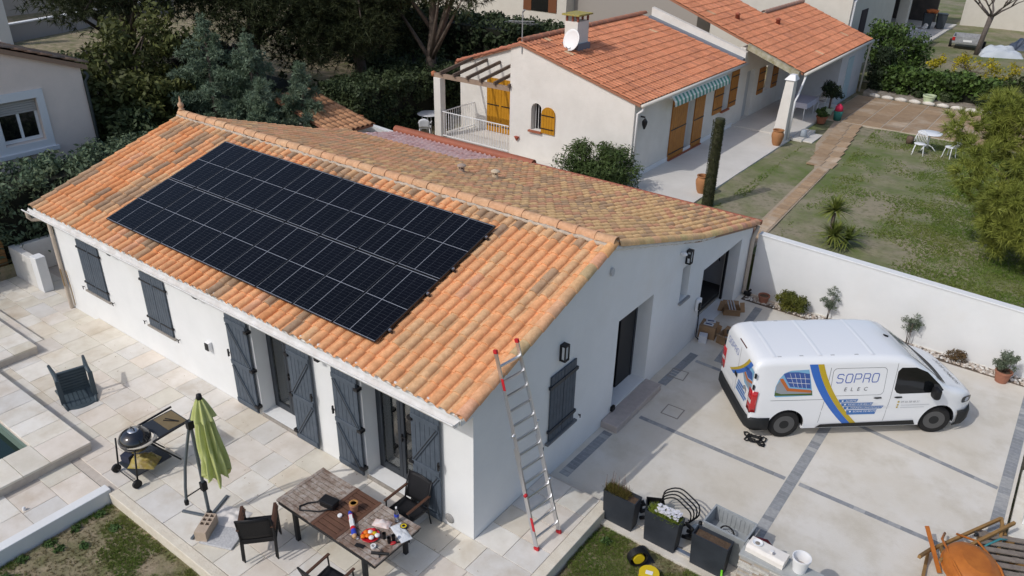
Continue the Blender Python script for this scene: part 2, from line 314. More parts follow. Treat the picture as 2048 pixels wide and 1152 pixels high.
def lay_tiles(parent, planes, tp, ex, hgt, colf, nmax, hide=None, off=Vector((0, 0, 0)), name='roof_tile'):
    "planes: list of (Matrix, ncols, nrows). nearest nmax tiles are single parts, the rest one part"
    vs, fs = tile_geo(tp, ex*1.18, hgt); b = B(); b.v, b.f = vs, fs; me = b.mesh('roof_tile', clay_o, smooth=True); me.set_sharp_from_angle(angle=radians(50)); allt = []
    for pi_, (PM, nc, nr) in enumerate(planes):
        for r in range(nr):
            for c in range(nc):
                u, v = (c+.5)*tp, r*ex
                if hide and hide(pi_, u, v): continue
                m = PM@Matrix.Translation((u+rnd.uniform(-.004, .004), v+rnd.uniform(-.008, .008), rnd.uniform(-.002, .003)))@Matrix.Rotation(rnd.uniform(-.012, .012), 4, 'Z')
                allt.append(((m.translation-CAM).length, m, colf(pi_, c, r, m.translation), pi_))
    allt.sort(key=lambda t: t[0]+(1000 if t[3] else 0)); T = Matrix.Translation(off)
    for d, m, c, _ in allt[:nmax]: o = inst(name, me, parent, M=T@m); o.color = (*c, 1)
    rest = allt[nmax:]
    if rest:
        V0 = np.array(vs); F0 = np.array(fs); k = len(vs); V = np.concatenate([V0@np.array(m.to_3x3()).T+np.array(m.translation+off) for _, m, _, _ in rest]); F = np.concatenate([F0+i*k for i in range(len(rest))])
        o = soup('far_roof_tiles', V, F, clay_a, parent, smooth=True); o.data.set_sharp_from_angle(angle=radians(50)); tag(o, kind='stuff')
        a = o.data.color_attributes.new('Col', 'FLOAT_COLOR', 'POINT'); a.data.foreach_set('color', np.repeat(np.array([(*c, 1) for _, _, c, _ in rest], np.float32), k, axis=0).ravel())
PF = plane_m(TX0, -.35, RZ(-.35)-.035, .3014); a1, a2 = math.atan(.305), math.atan(.232)
L2 = 3.95/cos(a2); L1 = 4.3/cos(a1)
PB2 = plane_m(.06, 12.28, RZ(12.28)-.035, a2, -1); PB1 = plane_m(.06, 8.36, RZ(8.36)-.03, a1, -1)
def mixc(a, b, t): return tuple(x*(1-t)+y*t for x, y in zip(a, b))
SAL, ORG, GRY, TAN, PNK = (.84, .425, .205), (.78, .345, .145), (.40, .275, .18), (.74, .455, .245), (.80, .43, .25)
BUF, BRN, ROS = (.92, .60, .28), (.58, .38, .22), (.82, .41, .23)
_run = {}
def tile_col(pl, c, r, p):
    k = rnd.uniform(.93, 1.08); n = noise.noise(Vector((p.x*.55, p.y*.8, pl*5))); x = p.x
    if pl == 0:
        lf = min(1, max(0, (-3.0-x)/4)); key = (c, (r+c % 3)//2)
        if key not in _run:
            q = rnd.random(); _run[key] = GRY if q < .035+.20*lf+.5*max(0, n-.12) else (ORG if q < .06+.42*lf else (TAN if q < .26+.3*lf else (PNK if q < .30+.3*lf else SAL)))
        base = _run[key]
        if r >= 12: base = rnd.choice((TAN, GRY, TAN, SAL))
        if base is GRY: base = mixc(GRY, TAN, rnd.random()*.45)
    else:
        q = rnd.random()+n*.25; rt = min(1, max(0, (x+9)/7)); y = p.y
        base = (BUF if q > .48 else (BRN if q < .2 else (ROS if q < .33 else TAN))) if rnd.random() < rt+.05 else (BRN if q < .25 else (ROS if q < .5 else mixc(TAN, ORG, rnd.random()*.6)))
        base = mixc(base, TAN, .15)
    return tuple(v*k for v in base)
def hide_t(pl, u, v): return (pl == 0 and 3.2 < u < 11.25 and .62 < v < 3.42) or (pl == 1 and u > 8.62 and v < 2.25)
lay_tiles(roof, [(PF, 59, 13), (PB2, 59, 11), (PB1, 59, 12)], TP, .353, .07, tile_col, 300, hide_t)
# ridge, verge tiles
def cap_geo(r, L, r2=None, n=9, th=.018):
    b = B(); r2 = r2 or r*.86; vs = []
    for x, rr in ((0, r), (L, r2)): vs += [(x, -rr*cos(pi*i/n), rr*sin(pi*i/n)) for i in range(n+1)]
    vs += [(0, -(r-th)*cos(pi*i/n), (r-th)*sin(pi*i/n)) for i in range(n+1)]; m = n+1
    b.add(vs, [(i, i+1, m+i+1, m+i) for i in range(n)]+[(2*m+i, 2*m+i+1, i+1, i) for i in range(n)]); return b
rm = cap_geo(.125, .47).mesh('ridge_tile', clay_o, True); rm.set_sharp_from_angle(angle=radians(50))
for i in range(33):
    x = .10-i*.42; o = inst('ridge_tile', rm, roof, M=Matrix.Translation((x, 4.07, RZ(4.07)+.015+rnd.uniform(-.004, .004)))@Matrix.Rotation(pi+rnd.uniform(-.012, .012), 4, 'Z')); k = rnd.uniform(.94, 1.06); c = mixc((.66, .42, .25), (.63, .36, .21), rnd.random()); o.color = (*[v*k for v in c], 1)
vm = cap_geo(.115, .42, .10).mesh('verge_tile', clay_o, True); vm.set_sharp_from_angle(angle=radians(50))
for i in range(13):
    m = PF@Matrix.Translation((13.82-.02, i*.353, .015))@Matrix.Rotation(pi/2, 4, 'Z'); o = inst('verge_tile', vm, roof, M=m); c = rnd.choice((SAL, PNK, (.56, .38, .21), TAN)); o.color = (*[v*rnd.uniform(.95, 1.08) for v in c], 1)
for PM, n, L0 in ((PB2, 12, .353), (PB1, 12, .353)):
    for i in range(n):
        if PM is PB1 and i > 11: continue
        if PM is PB2 and i > 10: continue
        m = PM@Matrix.Translation((.06, i*L0, .0))@Matrix.Rotation(pi/2, 4, 'Z'); o = inst('verge_tile', vm, roof, M=m); c = rnd.choice((ROS, PNK, BUF)) if PM is PB2 and i < 6 else BUF; o.color = (*[v*rnd.uniform(.9, 1.05) for v in c], 1)
# mortar under ridge and verge: lumpy
def lumpy(pts, r, seed, sx=1, sz=1, step=.09):
    b = B(); rr = random.Random(seed); pts = [Vector(p) for p in pts]
    for p, q in zip(pts, pts[1:]):
        n = max(2, int((q-p).length/step)); prev = None
        path = [p+(q-p)*(i/n)+Vector((rr.uniform(-.012, .012)*sx, rr.uniform(-.012, .012), rr.uniform(-.014, .014)*sz)) for i in range(n+1)]; b.tube(path, [r*rr.uniform(.75, 1.25) for _ in path], 6)
    return b
zr = RZ(4.07)
lumpy([(TX0, 3.93, zr-.02), (.05, 3.93, zr-.02)], .04, 1).build('ridge_mortar', mortar, roof, True); lumpy([(TX0, 4.22, zr-.01), (.05, 4.22, zr-.01)], .05, 2).build('ridge_mortar', mortar, roof, True)
white_mortar = mm('white_mortar', (.74, .72, .69), (.64, .62, .58), 10, bump=.5, bsc=50)
lumpy([(.045, -.33, RZ(-.33)-.055), (.045, 4.0, RZ(4.0)-.055)], .038, 3).build('verge_mortar', white_mortar, roof, True); lumpy([(.025, 4.1, RZ(4.1)-.07), (.025, 8.3, RZ(8.3)-.065), (.02, 9.2, RZ(9.2)-.07)], .05, 4).build('verge_mortar', white_mortar, roof, True)
lumpy([(TX0+.02, -.27, RZ(-.27)-.06), (.0, -.27, RZ(-.27)-.06)], .05, 5).build('eave_mortar', white_mortar, roof, True)
fn = B().lathe([(.085, 0), (.09, .03), (.05, .06), (.075, .10), (.085, .15), (.06, .2), (.028, .23), (.03, .26), (.018, .33), (.0, .4)], 14, (-13.72, 4.07, zr+.12)); fo = fn.build('finial', clay_o, roof, True); fo.color = (.6, .4, .26, 1)
for i, (x, y, c) in enumerate([(-6.85, 7.9, (.42, .33, .27)), (-6.15, 8.5, (.66, .55, .40))]):
    z = RZ(y); b = B().lathe([(.10, -.06), (.085, .10), (.08, .14)], 12, (x, y, z)); 
    for k in range(5): a = k*2*pi/5; b.box(x+.07*cos(a)-.015, y+.07*sin(a)-.015, z+.13, x+.07*cos(a)+.015, y+.07*sin(a)+.015, z+.22)
    b.lathe([(.13, .21), (.12, .24), (.06, .27), (0, .285)], 12, (x, y, z)); o = b.build('vent_cowl', clay_o, roof, True, sharp=40); o.color = (*c, 1)
# eave soffit, gutter, downpipes
hp(B().box(XL-.1, -.30, 2.60, .0, -.002, 2.78), 'cornice', render_white)
gut = B(); gy, gz = -.385, 2.70
gprof = [(gy+.075*cos(pi+pi*i/8), gz+.085*sin(pi+pi*i/8)) for i in range(9)]; gprof = gprof+[(y*1.0+(.006 if y < gy else -.006), z+.007) for y, z in reversed(gprof)]
gut.prism(gprof, -13.95, -.02, 'x'); gut.tube([(-13.95, gy-.078, gz), (-.02, gy-.078, gz)], .014, 6); gut.prism([(gy-.07, gz), (gy+.07, gz), (gy, gz-.08)], -.022, -.014, 'x'); hp(gut, 'gutter', mm('white_gutter', (.74, .74, .73), (.62, .60, .57), 5, rough=.6)); fixn(house.children[-1])
hp(B().tube([(-13.88, gy, gz-.06), (-13.88, gy, 2.5), (-13.86, gy+.05, 2.42), (-13.68, -.07, 2.40), (-13.62, -.065, 2.34), (-13.62, -.065, -.12)], .05, 10), 'downpipe', beige_pvc, smooth=True, sharp=50)
gy2, gz2 = 12.36, RZ(12.3)-.02; oxide = mm('oxide_gutter', (.34, .115, .065), (.29, .10, .06), 4, rough=.5)
hp(B().tube([(-8.5, gy2+.04, gz2), (.1, gy2+.04, gz2)], .075, 10), 'rear_gutter', oxide, smooth=True, sharp=50)
hp(B().box(-8.5, 12.10, .3, 0, 12.2, RZ(12.2)-.12), 'rear_fascia', oxide)
hp(B().tube([(-13.85, 12.46, 1.92), (-8.3, 12.46, 1.92), (-7.6, 12.44, 1.92)], .15, 14), 'veranda_coping', oxide, smooth=True, sharp=50)
vr = B(); vr.grid(lambda u, v: (-13.7+5.15*u, 9.75+2.55*v, 2.36-.50*v+.035*sin(2*pi*u*25)+.03*(1-(v*7) % 1)), 200, 42); hp(vr, 'veranda_roof', mm('pink_sheet', (.62, .36, .33), (.72, .56, .53), 6, rough=.5, c3=(.5, .27, .24), sc3=3), smooth=True)
hp(B().box(-13.6, 9.6, .3, -8.6, 9.9, 2.2), 'veranda_wall', render_white)
hp(B().tube([(.06, 12.30, gz2-.08), (.06, 12.2, gz2-.2), (.06, 12.08, gz2-.32), (.06, 12.03, gz2-.42), (.06, 12.03, -.1)], .055, 10), 'downpipe', beige_pvc, smooth=True, sharp=50)
# ---- doors and shutters
curtain = mm('grey_curtain', (.12, .105, .085), (.09, .08, .065), 3)
stone_sill = mm('stone_sill', (.33, .30, .27), (.25, .23, .20), 9, bump=.3)
def shutter(x0, x1, z0, z1, y0, planks, brace=None, hinge_x=None, horiz=()):
    "planks, ledges and diagonal braces on a wall facing -Y (local frame x, z; y0 = wall plane)"
    sh = hp(B().box(x0+.004, y0-.022, z0+.004, x1-.004, y0-.008, z1-.004), 'shutter', anthracite); w = (x1-x0)/planks; me = None
    for i in range(planks): B().box(x0+i*w+.003, y0-.040, z0, x0+(i+1)*w-.003, y0-.0225, z1).build('plank', anthracite, sh, bevel=.004)
    for z in horiz: B().box(x0+.01, y0-.062, z-.05, x1-.01, y0-.0405, z+.05).build('ledge', anthracite, sh, bevel=.005)
    if brace:
        for za, zb, d in brace:
            p, q = (x0+.05, x1-.05) if d > 0 else (x1-.05, x0+.05); B().beam((p, y0-.052, zb), (q, y0-.052, za), .07, .022, (0, 1, 0)).build('brace', anthracite, sh)
            B().beam((p, y0-.066, zb), (q, y0-.066, za), .014, .006, (0, 1, 0)).build('iron_strap', black_iron, sh)
    return sh
def window_shutter(x0, x1):
    m = (x0+x1)/2
    for a, b in ((x0, m-.006), (m+.006, x1)):
        sh = shutter(a, b, .80, 2.2, -.004, 5)
        for z in (1.02, 1.98):
            iron = B().box(a+(.0 if a == x0 else .04), -.054, z-.016, b-(.04 if a == x0 else 0), -.0455, z+.016); e = a-.05 if a == x0 else b; iron.box(e, -.054, z-.025, e+.05, -.012, z+.025); iron.build('strap_hinge', black_iron, sh)
    hp(B().box(x0-.08, -.07, .745, x1+.08, -.003, .785), 'window_sill', stone_sill, bevel=.006)
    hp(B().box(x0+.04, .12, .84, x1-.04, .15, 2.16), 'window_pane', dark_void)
    for x in (x0-.22, x1+.2): hp(B().box(x-.006, -.05, .80, x+.006, -.003, .815).box(x-.008, -.06, .74, x+.008, -.045, .83).box(x-.05, -.055, .815, x+.006, -.048, .827), 'shutter_catch', black_iron)
window_shutter(-12.45, -11.46); window_shutter(-9.65, -8.70)
def door(x0, x1, zt, sl, sr):
    y = .32; b = B()
    for p, q in ((x0, x0+.06), (x1-.06, x1)): b.box(p, y, .09, q, y+.06, zt)
    b.box(x0+.06, y, zt-.07, x1-.06, y+.06, zt).box(x0+.06, y, .09, x1-.06, y+.06, .11); dr = hp(b, 'french_door', anth_dark); m = (x0+x1)/2
    for p, q in ((x0+.065, m-.004), (m+.004, x1-.065)):
        lf = B(); lf.box(p, y-.01, .115, p+.075, y+.05, zt-.075).box(q-.075, y-.01, .115, q, y+.05, zt-.075).box(p+.075, y-.01, zt-.15, q-.075, y+.05, zt-.075).box(p+.075, y-.01, .115, q-.075, y+.05, .24); lf.build('leaf_frame', anth_dark, dr, bevel=.004)
        B().box(p+.076, y+.018, .241, q-.076, y+.026, zt-.151).build('pane', GLASS, dr)
    B().box(m+.03, y-.05, 1.0, m+.05, y-.011, 1.16).box(m+.03, y-.06, 1.11, m+.15, y-.045, 1.13).build('handle', black_iron, dr)
    cb = B(); cb.grid(lambda u, v: (x0-.05+u*.5, .62+.05*sin(u*38), .1+v*(zt-.05)), 40, 1); cb.grid(lambda u, v: (x1-.35+u*.4, .62+.05*sin(u*30+1), .1+v*(zt-.05)), 40, 1); hp(cb, 'curtain', curtain, smooth=True)
    hp(B().box(x0-.01, -.03, -.02, x1+.01, .315, .078), 'door_sill', stone_sill, bevel=.008)
    for (a, c, d) in ((sl[0], sl[1], 1), (sr[0], sr[1], -1)):
        shu = shutter(a, c, .07, 2.26, -.045, 6, brace=[(1.2, 2.05, d), (.2, 1.05, d)], horiz=(.17, 1.13, 2.12)); e = c if d > 0 else a
        for z in (.25, 1.13, 2.05): B().box(e-.05, -.125, z-.03, e+.05, -.003, z+.03).build('hinge', black_iron, shu)
        f = a if d > 0 else c; B().box(f-.03, -.13, 1.32, f+.03, -.108, 1.36).box(f-.012, -.14, 1.25, f+.012, -.108, 1.42).build('latch', black_iron, shu)
door(-5.70, -4.53, 2.25, (-6.43, -5.74), (-4.50, -3.86)); door(-2.57, -1.33, 2.27, (-3.26, -2.60), (-1.30, -.66))
# gable side, work in a frame turned 90 deg: local x -> world y
def gshutter():
    for a, b in ((2.19, 2.605), (2.617, 3.03)):
        sh = hp(B().box(.008, a, .76, .022, b, 2.19), 'shutter', anthracite); n = 4; wd = (b-a)/n
        for i in range(n): B().box(.0225, a+i*wd+.003, .757, .04, a+(i+1)*wd-.003, 2.195).build('plank', anthracite, sh, bevel=.004)
        for z in (.98, 1.97):
            e = a-.05 if a < 2.3 else b; B().box(.041, a, z-.04, .058, b, z+.04).box(.01, e, z-.03, .06, e+.05, z+.03).build('strap_hinge', anth_dark, sh)
    hp(B().box(.003, 2.10, .70, .08, 3.12, .745), 'window_sill', mm('grey_sill', (.16, .165, .17), rough=.7), bevel=.006)
    for y in (1.98, 3.27): hp(B().box(.003, y-.006, .74, .055, y+.006, .752).box(.045, y-.008, .68, .06, y+.008, .76).box(.045, y-.05, .752, .058, y+.006, .765), 'shutter_catch', black_iron)
gshutter()
lampg = mm('lamp_glass', (.65, .68, .70), rough=.15)
for y, z in ((2.52, 2.58), (7.72, 2.58)):
    b = B().box(.003, y-.07, z-.17, .03, y+.07, z+.17).box(.03, y-.07, z+.14, .13, y+.07, z+.17).box(.03, y-.07, z-.17, .13, y+.07, z-.145).box(.105, y-.07, z-.145, .13, y-.05, z+.14).box(.105, y+.05, z-.145, .13, y+.07, z+.14)
    lm = hp(b, 'wall_lamp', black_iron); B().box(.04, y-.048, z-.14, .10, y+.048, z+.135).build('diffuser', lampg, lm)
hp(B().lathe([(.035, 0), (.05, .02), (.05, .1), (.03, .14), (0, .16)], 12, M=Matrix.Translation((.0, 7.36, 2.78))@Matrix.Rotation(pi/2, 4, 'Y')), 'camera_bracket', white_paint, smooth=True); hp(B().lathe([(0, -.05), (.04, -.03), (.045, .02), (.03, .05)], 12, (.17, 7.42, 2.72)), 'security_camera', black_plastic, smooth=True)
hp(B().prism([(4.14+.06*cos(t*pi/4), 3.56+.09*sin(t*pi/4)) for t in range(8)], .003, .05, 'x'), 'wall_vent', mm('grey_vent', (.50, .51, .52)))
# entrance door, deep reveal, step
hp(B().box(-.40, 4.66, -.1, -.0025, 6.18, .028), 'door_threshold', stone_sill)
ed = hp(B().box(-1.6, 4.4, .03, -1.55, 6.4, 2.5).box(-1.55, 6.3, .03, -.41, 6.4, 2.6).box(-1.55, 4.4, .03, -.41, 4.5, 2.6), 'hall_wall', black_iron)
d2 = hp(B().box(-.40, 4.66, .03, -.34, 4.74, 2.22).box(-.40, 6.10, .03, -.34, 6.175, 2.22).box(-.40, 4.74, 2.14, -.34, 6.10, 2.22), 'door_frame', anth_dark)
B().box(-.39, 5.45, .035, -.35, 6.09, 2.13).build('door_leaf', black_iron, d2, bevel=.006)
hp(B().box(-.37, 7.60, 1.42, -.33, 8.04, 2.31), 'narrow_window', GLASS); hp(B().box(-.1, 7.56, 1.36, .06, 8.10, 1.416), 'window_sill', mm('grey_sill2', (.3, .3, .3)))
st = thing('door_step', 'long pale stone step below the dark entrance opening', 'step', (.21, 5.27, -.165)); B().box(-.207, -1.02, .0, .19, 1.0, .165).build('tread', mm('pink_stone', (.47, .41, .38), (.41, .36, .33), 7, bump=.2), st, bevel=.015)
B().box(.003, 4.62, .03, .06, 4.74, .14).build('boot', black_plastic)
tag(bpy.data.objects['boot'], 'small black box on the stone threshold of the entrance', 'box'); bpy.data.objects['boot'].name = 'threshold_box'
# garage interior
woodbrown = mm('brown_plywood', (.20, .10, .05), (.28, .16, .08), 2.5, rough=.7)
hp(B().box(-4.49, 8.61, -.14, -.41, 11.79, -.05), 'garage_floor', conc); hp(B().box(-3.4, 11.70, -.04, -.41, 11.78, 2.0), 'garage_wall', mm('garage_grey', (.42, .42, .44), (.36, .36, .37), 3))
bpn = thing('wood_board', 'tall brown plywood boards leaning inside the open garage', 'board', (-.7, 9.2, -.05)); B().beam((-.6, -.1, 0), (-.6, .5, 1.75), 1.6, .04, (0, 1, .3)).build('plank', woodbrown, bpn); B().beam((-.4, .15, 0), (-.5, .75, 1.55), .9, .03, (0, 1, .3)).build('plank', mm('light_ply', (.40, .24, .11), (.33, .19, .08), 3), bpn); B().box(-1.6, 1.6, 0, -.2, 2.0, 1.3).build('plank', woodbrown, bpn)
t = thing('cable_coil', 'black hose coil hanging on the grey garage wall', 'hose', (-.8, 11.66, .8)); b = B(); b.tube([(.16*cos(a*.4), 0.0+.006*a, .16*sin(a*.4)) for a in range(32)], .02, 6); b.tube([(.1, .02, .12), (.12, .02, .5)], .022, 6); b.build('hose', black_plastic, t, True)
hp(B().box(-.40, 8.9, 1.73, -.06, 11.34, 1.757).box(-.42, 8.86, -.05, -.403, 8.9, 1.75).box(-.36, 11.28, -.15, -.30, 11.338, 1.72), 'garage_door_track', black_iron)
ch = thing('car_charger', 'small white wall charger with black plug beside the garage opening', 'charger', (.004, 8.72, .9)); B().box(0, -.1, -.16, .09, .12, .17).build('case', white_paint, ch, bevel=.03); B().box(.09, -.11, -.09, .13, -.01, .09).build('plug', black_plastic, ch, bevel=.01); B().tube([(.11, -.06, -.09), (.12, -.04, -.5), (.1, 0, -.9), (.2, .1, -1.05)], .015, 6).build('cable', black_plastic, ch, True)
# facade fixtures
for n, x, z, lb in (('wall_lamp', -7.28, 1.13, ''),):
    lm = hp(B().box(x-.07, -.09, z-.1, x+.07, -.003, z+.1), 'wall_lamp', white_paint, bevel=.01); B().box(x-.055, -.11, z-.085, x+.055, -.0905, z+.085).build('shade', black_iron, lm)
lm = hp(B().box(-3.62, -.16, 2.28, -3.5, -.05, 2.42), 'wall_lamp', black_iron, bevel=.01); B().box(-3.78, -.12, 2.36, -3.62, -.08, 2.44).build('bracket', white_paint, lm)
for x in (-10.7, -7.35): hp(B().box(x-.12, -.12, 2.30, x-.06, -.003, 2.40).box(x-.02, -.15, 2.31, x+.1, -.003, 2.40), 'awning_bracket', anth_dark)
hp(B().lathe([(.1, 0), (.1, .012), (.06, .02), (0, .022)], 16, M=Matrix.Translation((-.54, -.0, .17))@Matrix.Rotation(pi/2, 4, 'X')), 'vent_cover', mm('vent_grey', (.42, .40, .38), (.2, .2, .2), 40), smooth=True)
hp(B().tube([(-13.5, -.03, 1.0), (-13.45, -.04, .95), (-13.42, -.04, .5), (-13.46, -.03, 0)], .012, 6).box(-13.62, -.12, .55, -13.58, -.10, 1.05), 'outdoor_tap', mm('brass', (.3, .2, .1), rough=.4))
# ================================================================ solar panels
def solar_mat():
    m = bpy.data.materials.new('solar_cells'); m.use_nodes = True; nt = m.node_tree; L = nt.links; p = nt.nodes['Principled BSDF']; p.inputs['Roughness'].default_value = .12; p.inputs['Specular IOR Level'].default_value = .10
    tc = N(nt, 'ShaderNodeTexCoord'); sx = N(nt, 'ShaderNodeSeparateXYZ'); L.new(tc.outputs['Object'], sx.inputs[0])
    def ma(op, a, b=None, c=None):
        n = N(nt, 'ShaderNodeMath', operation=op)
        for i, q in enumerate((a, b, c)):
            if q is None: continue
            if isinstance(q, (int, float)): n.inputs[i].default_value = q
            else: L.new(q, n.inputs[i])
        return n.outputs[0]
    X, Y = sx.outputs[0], sx.outputs[1]
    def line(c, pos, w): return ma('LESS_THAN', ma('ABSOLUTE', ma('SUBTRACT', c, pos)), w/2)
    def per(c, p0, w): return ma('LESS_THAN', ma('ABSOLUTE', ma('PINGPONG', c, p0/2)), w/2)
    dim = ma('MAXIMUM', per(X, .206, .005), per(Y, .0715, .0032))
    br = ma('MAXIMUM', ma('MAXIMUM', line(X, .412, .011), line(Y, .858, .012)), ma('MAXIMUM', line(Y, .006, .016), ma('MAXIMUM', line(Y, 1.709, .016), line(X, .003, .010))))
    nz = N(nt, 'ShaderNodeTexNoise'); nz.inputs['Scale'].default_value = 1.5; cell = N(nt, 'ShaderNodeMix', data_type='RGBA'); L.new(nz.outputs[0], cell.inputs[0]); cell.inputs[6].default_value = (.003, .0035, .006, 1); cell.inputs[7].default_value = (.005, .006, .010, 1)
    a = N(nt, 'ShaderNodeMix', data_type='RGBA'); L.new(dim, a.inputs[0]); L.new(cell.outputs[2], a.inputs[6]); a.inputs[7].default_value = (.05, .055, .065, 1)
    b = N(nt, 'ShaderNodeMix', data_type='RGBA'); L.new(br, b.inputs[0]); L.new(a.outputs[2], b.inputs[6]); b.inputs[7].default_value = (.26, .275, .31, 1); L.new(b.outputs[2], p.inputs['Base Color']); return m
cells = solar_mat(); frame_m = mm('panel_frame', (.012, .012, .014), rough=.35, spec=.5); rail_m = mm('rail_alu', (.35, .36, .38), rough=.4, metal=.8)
PW, PH, PI_ = 1.062, 1.737, 1.081
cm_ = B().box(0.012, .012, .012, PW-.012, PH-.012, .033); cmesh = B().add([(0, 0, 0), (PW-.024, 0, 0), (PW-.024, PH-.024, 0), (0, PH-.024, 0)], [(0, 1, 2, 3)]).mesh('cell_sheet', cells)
fb = B().box(0, 0, 0, .012, PH, .036).box(PW-.012, 0, 0, PW, PH, .036).box(.012, 0, 0, PW-.012, .012, .036).box(.012, PH-.012, 0, PW-.012, PH, .036); fmesh = fb.mesh('panel_frame', frame_m); bk = B().box(.012, .012, .02, PW-.012, PH-.012, .028).mesh('back_sheet', frame_m)
RP = plane_m(-10.857, .1378-.14*sin(.3014), RZ(.1378)+.14*cos(.3014)-.036, .3014)
rown = ['lower', 'upper']; colw = ['first', 'second', 'third', 'fourth', 'fifth', 'sixth', 'seventh', 'eighth']
for r in range(2):
    for c in range(8):
        t = thing('solar_panel', 'black framed solar panel in the %s row, %s from the roof finial end' % (rown[r], colw[c]), 'solar panel', group='solar panels on the tiled roof')
        t.matrix_world = RP@Matrix.Translation((c*PI_+rnd.uniform(-.001, .001), r*1.7605, rnd.uniform(-.002, .002)))
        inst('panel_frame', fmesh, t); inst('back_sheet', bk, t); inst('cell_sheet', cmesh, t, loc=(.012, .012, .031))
t = thing('mounting_rail', 'aluminium mounting rails with hooks under the solar panels', 'rail'); t.matrix_world = RP
for v in (.35, 1.38, 2.12, 3.15):
    B().box(-.06, v-.02, -.062, 8.70, v+.02, -.002).build('rail', frame_m, t)
    for k in range(9): B().box(.2+k*1.03, v-.05, -.10, .26+k*1.03, v+.03, -.0625).build('roof_hook', rail_m, t)
    B().box(8.64, v-.025, -.002, 8.68, v+.025, .03).build('end_clamp', rail_m, t)
# ================================================================ things on the patio
teak = mm('weathered_teak', (.24, .175, .135), (.42, .375, .335), 14, rough=.8, bump=.3, bsc=60, c3=(.17, .11, .08), sc3=3.0); teak_d = mm('brown_teak', (.15, .075, .048), (.11, .055, .036), 6, rough=.6, bump=.2, bsc=50); arm_w = mm('armrest_wood', (.10, .048, .03), (.08, .04, .026), 10, rough=.5)
sling = mm('black_sling', (.010, .010, .012), rough=.6, bump=.2, bsc=200)
tb = thing('dining_table', 'extended garden table of weathered wood slats with brown middle leaf', 'table', (-1.57, -1.39, 0))
def leaf(x0, x1, m, nm):
    b = B(); L = None; top = B().box(x0, -.515, .70, x1, .515, .715).build('table_section', black_iron, tb)
    for x in (x0, x1-.07): B().box(x+.002, -.515, .7155, x+.068, .515, .742).build('end_board', teak_d if m is teak_d else teak, top, bevel=.003)
    n = 11; h = 1.03/n
    for i in range(n): B().box(x0+.072, -.515+i*h+.007, .7155, x1-.072, -.515+(i+1)*h-.007, .74+rnd.uniform(-.001, .001)).build('slat', m, top, bevel=.003)
leaf(-1.18, -.31, teak, ''); leaf(-.307, .293, teak_d, ''); leaf(.296, 1.18, teak, '')
B().box(-1.15, -.505, .64, 1.15, -.475, .699).box(-1.15, .475, .64, 1.15, .505, .699).box(-1.15, -.474, .64, -1.12, .474, .699).box(1.12, -.474, .64, 1.15, .474, .699).build('apron', black_iron, tb)
for x in (-.80, .86):
    for y in (-.45, .45): B().box(x-.035, y-.035, 0, x+.035, y+.035, .698).build('leg', black_iron, tb, bevel=.004)
def armchair(loc, rz, lb):
    "faces local +Y"
    t = thing('garden_armchair', lb, 'chair', loc, rz, 'black armchairs around the garden table')
    for s in (-1, 1):
        x = s*.265
        B().tube([(x, .26, 0), (x, .24, .43), (x, .23, .62)], .014, 8).build('leg', black_iron, t, True); B().tube([(x, -.30, 0), (x, -.23, .40), (x, -.27, .62), (x, -.36, .90)], .014, 8).build('leg', black_iron, t, True)
        B().box(x-.026, -.30, .625, x+.026, .27, .65).build('armrest', arm_w, t, bevel=.008); B().beam((x, .24, .40), (x, -.22, .38), .025, .025).build('seat_rail', black_iron, t)
    def seat(u, v): x = (u-.5)*.50; y = .23-.44*v; return (x, y, .415-.03*sin(pi*v)-.012*sin(pi*u))
    B().grid(seat, 6, 8).build('seat', sling, t, True, solid=.006)
    def back(u, v): x = (u-.5)*.50; z = .41+.48*v; return (x, -.235-.13*v**1.2-.02*sin(pi*u), z)
    B().grid(back, 6, 8).build('backrest', sling, t, True, solid=.006)
    B().tube([(-.26, -.355, .895), (0, -.38, .90), (.26, -.355, .895)], .014, 8).build('top_rail', black_iron, t, True); B().beam((-.26, -.23, .36), (.26, -.23, .36), .02, .03).build('cross_bar', black_iron, t); B().beam((-.26, .23, .39), (.26, .23, .39), .02, .03).build('cross_bar', black_iron, t)
    return t
armchair((-2.70, -2.31, 0), radians(47), 'black sling armchair at the bottom of the stack beside the hollow brick')
for k_, w_ in ((1, 'in the middle'), (2, 'on top')): armchair((-2.70+.05*k_, -2.31-.045*k_, .095*k_), radians(47), 'black sling armchair %s of the stack beside the hollow brick' % w_)
armchair((-1.10, -.47, 0), radians(180), 'black sling armchair between the garden table and the open shutter'); armchair((-.93, -2.36, 0), radians(4), 'black sling armchair pulled up to the front edge of the table')
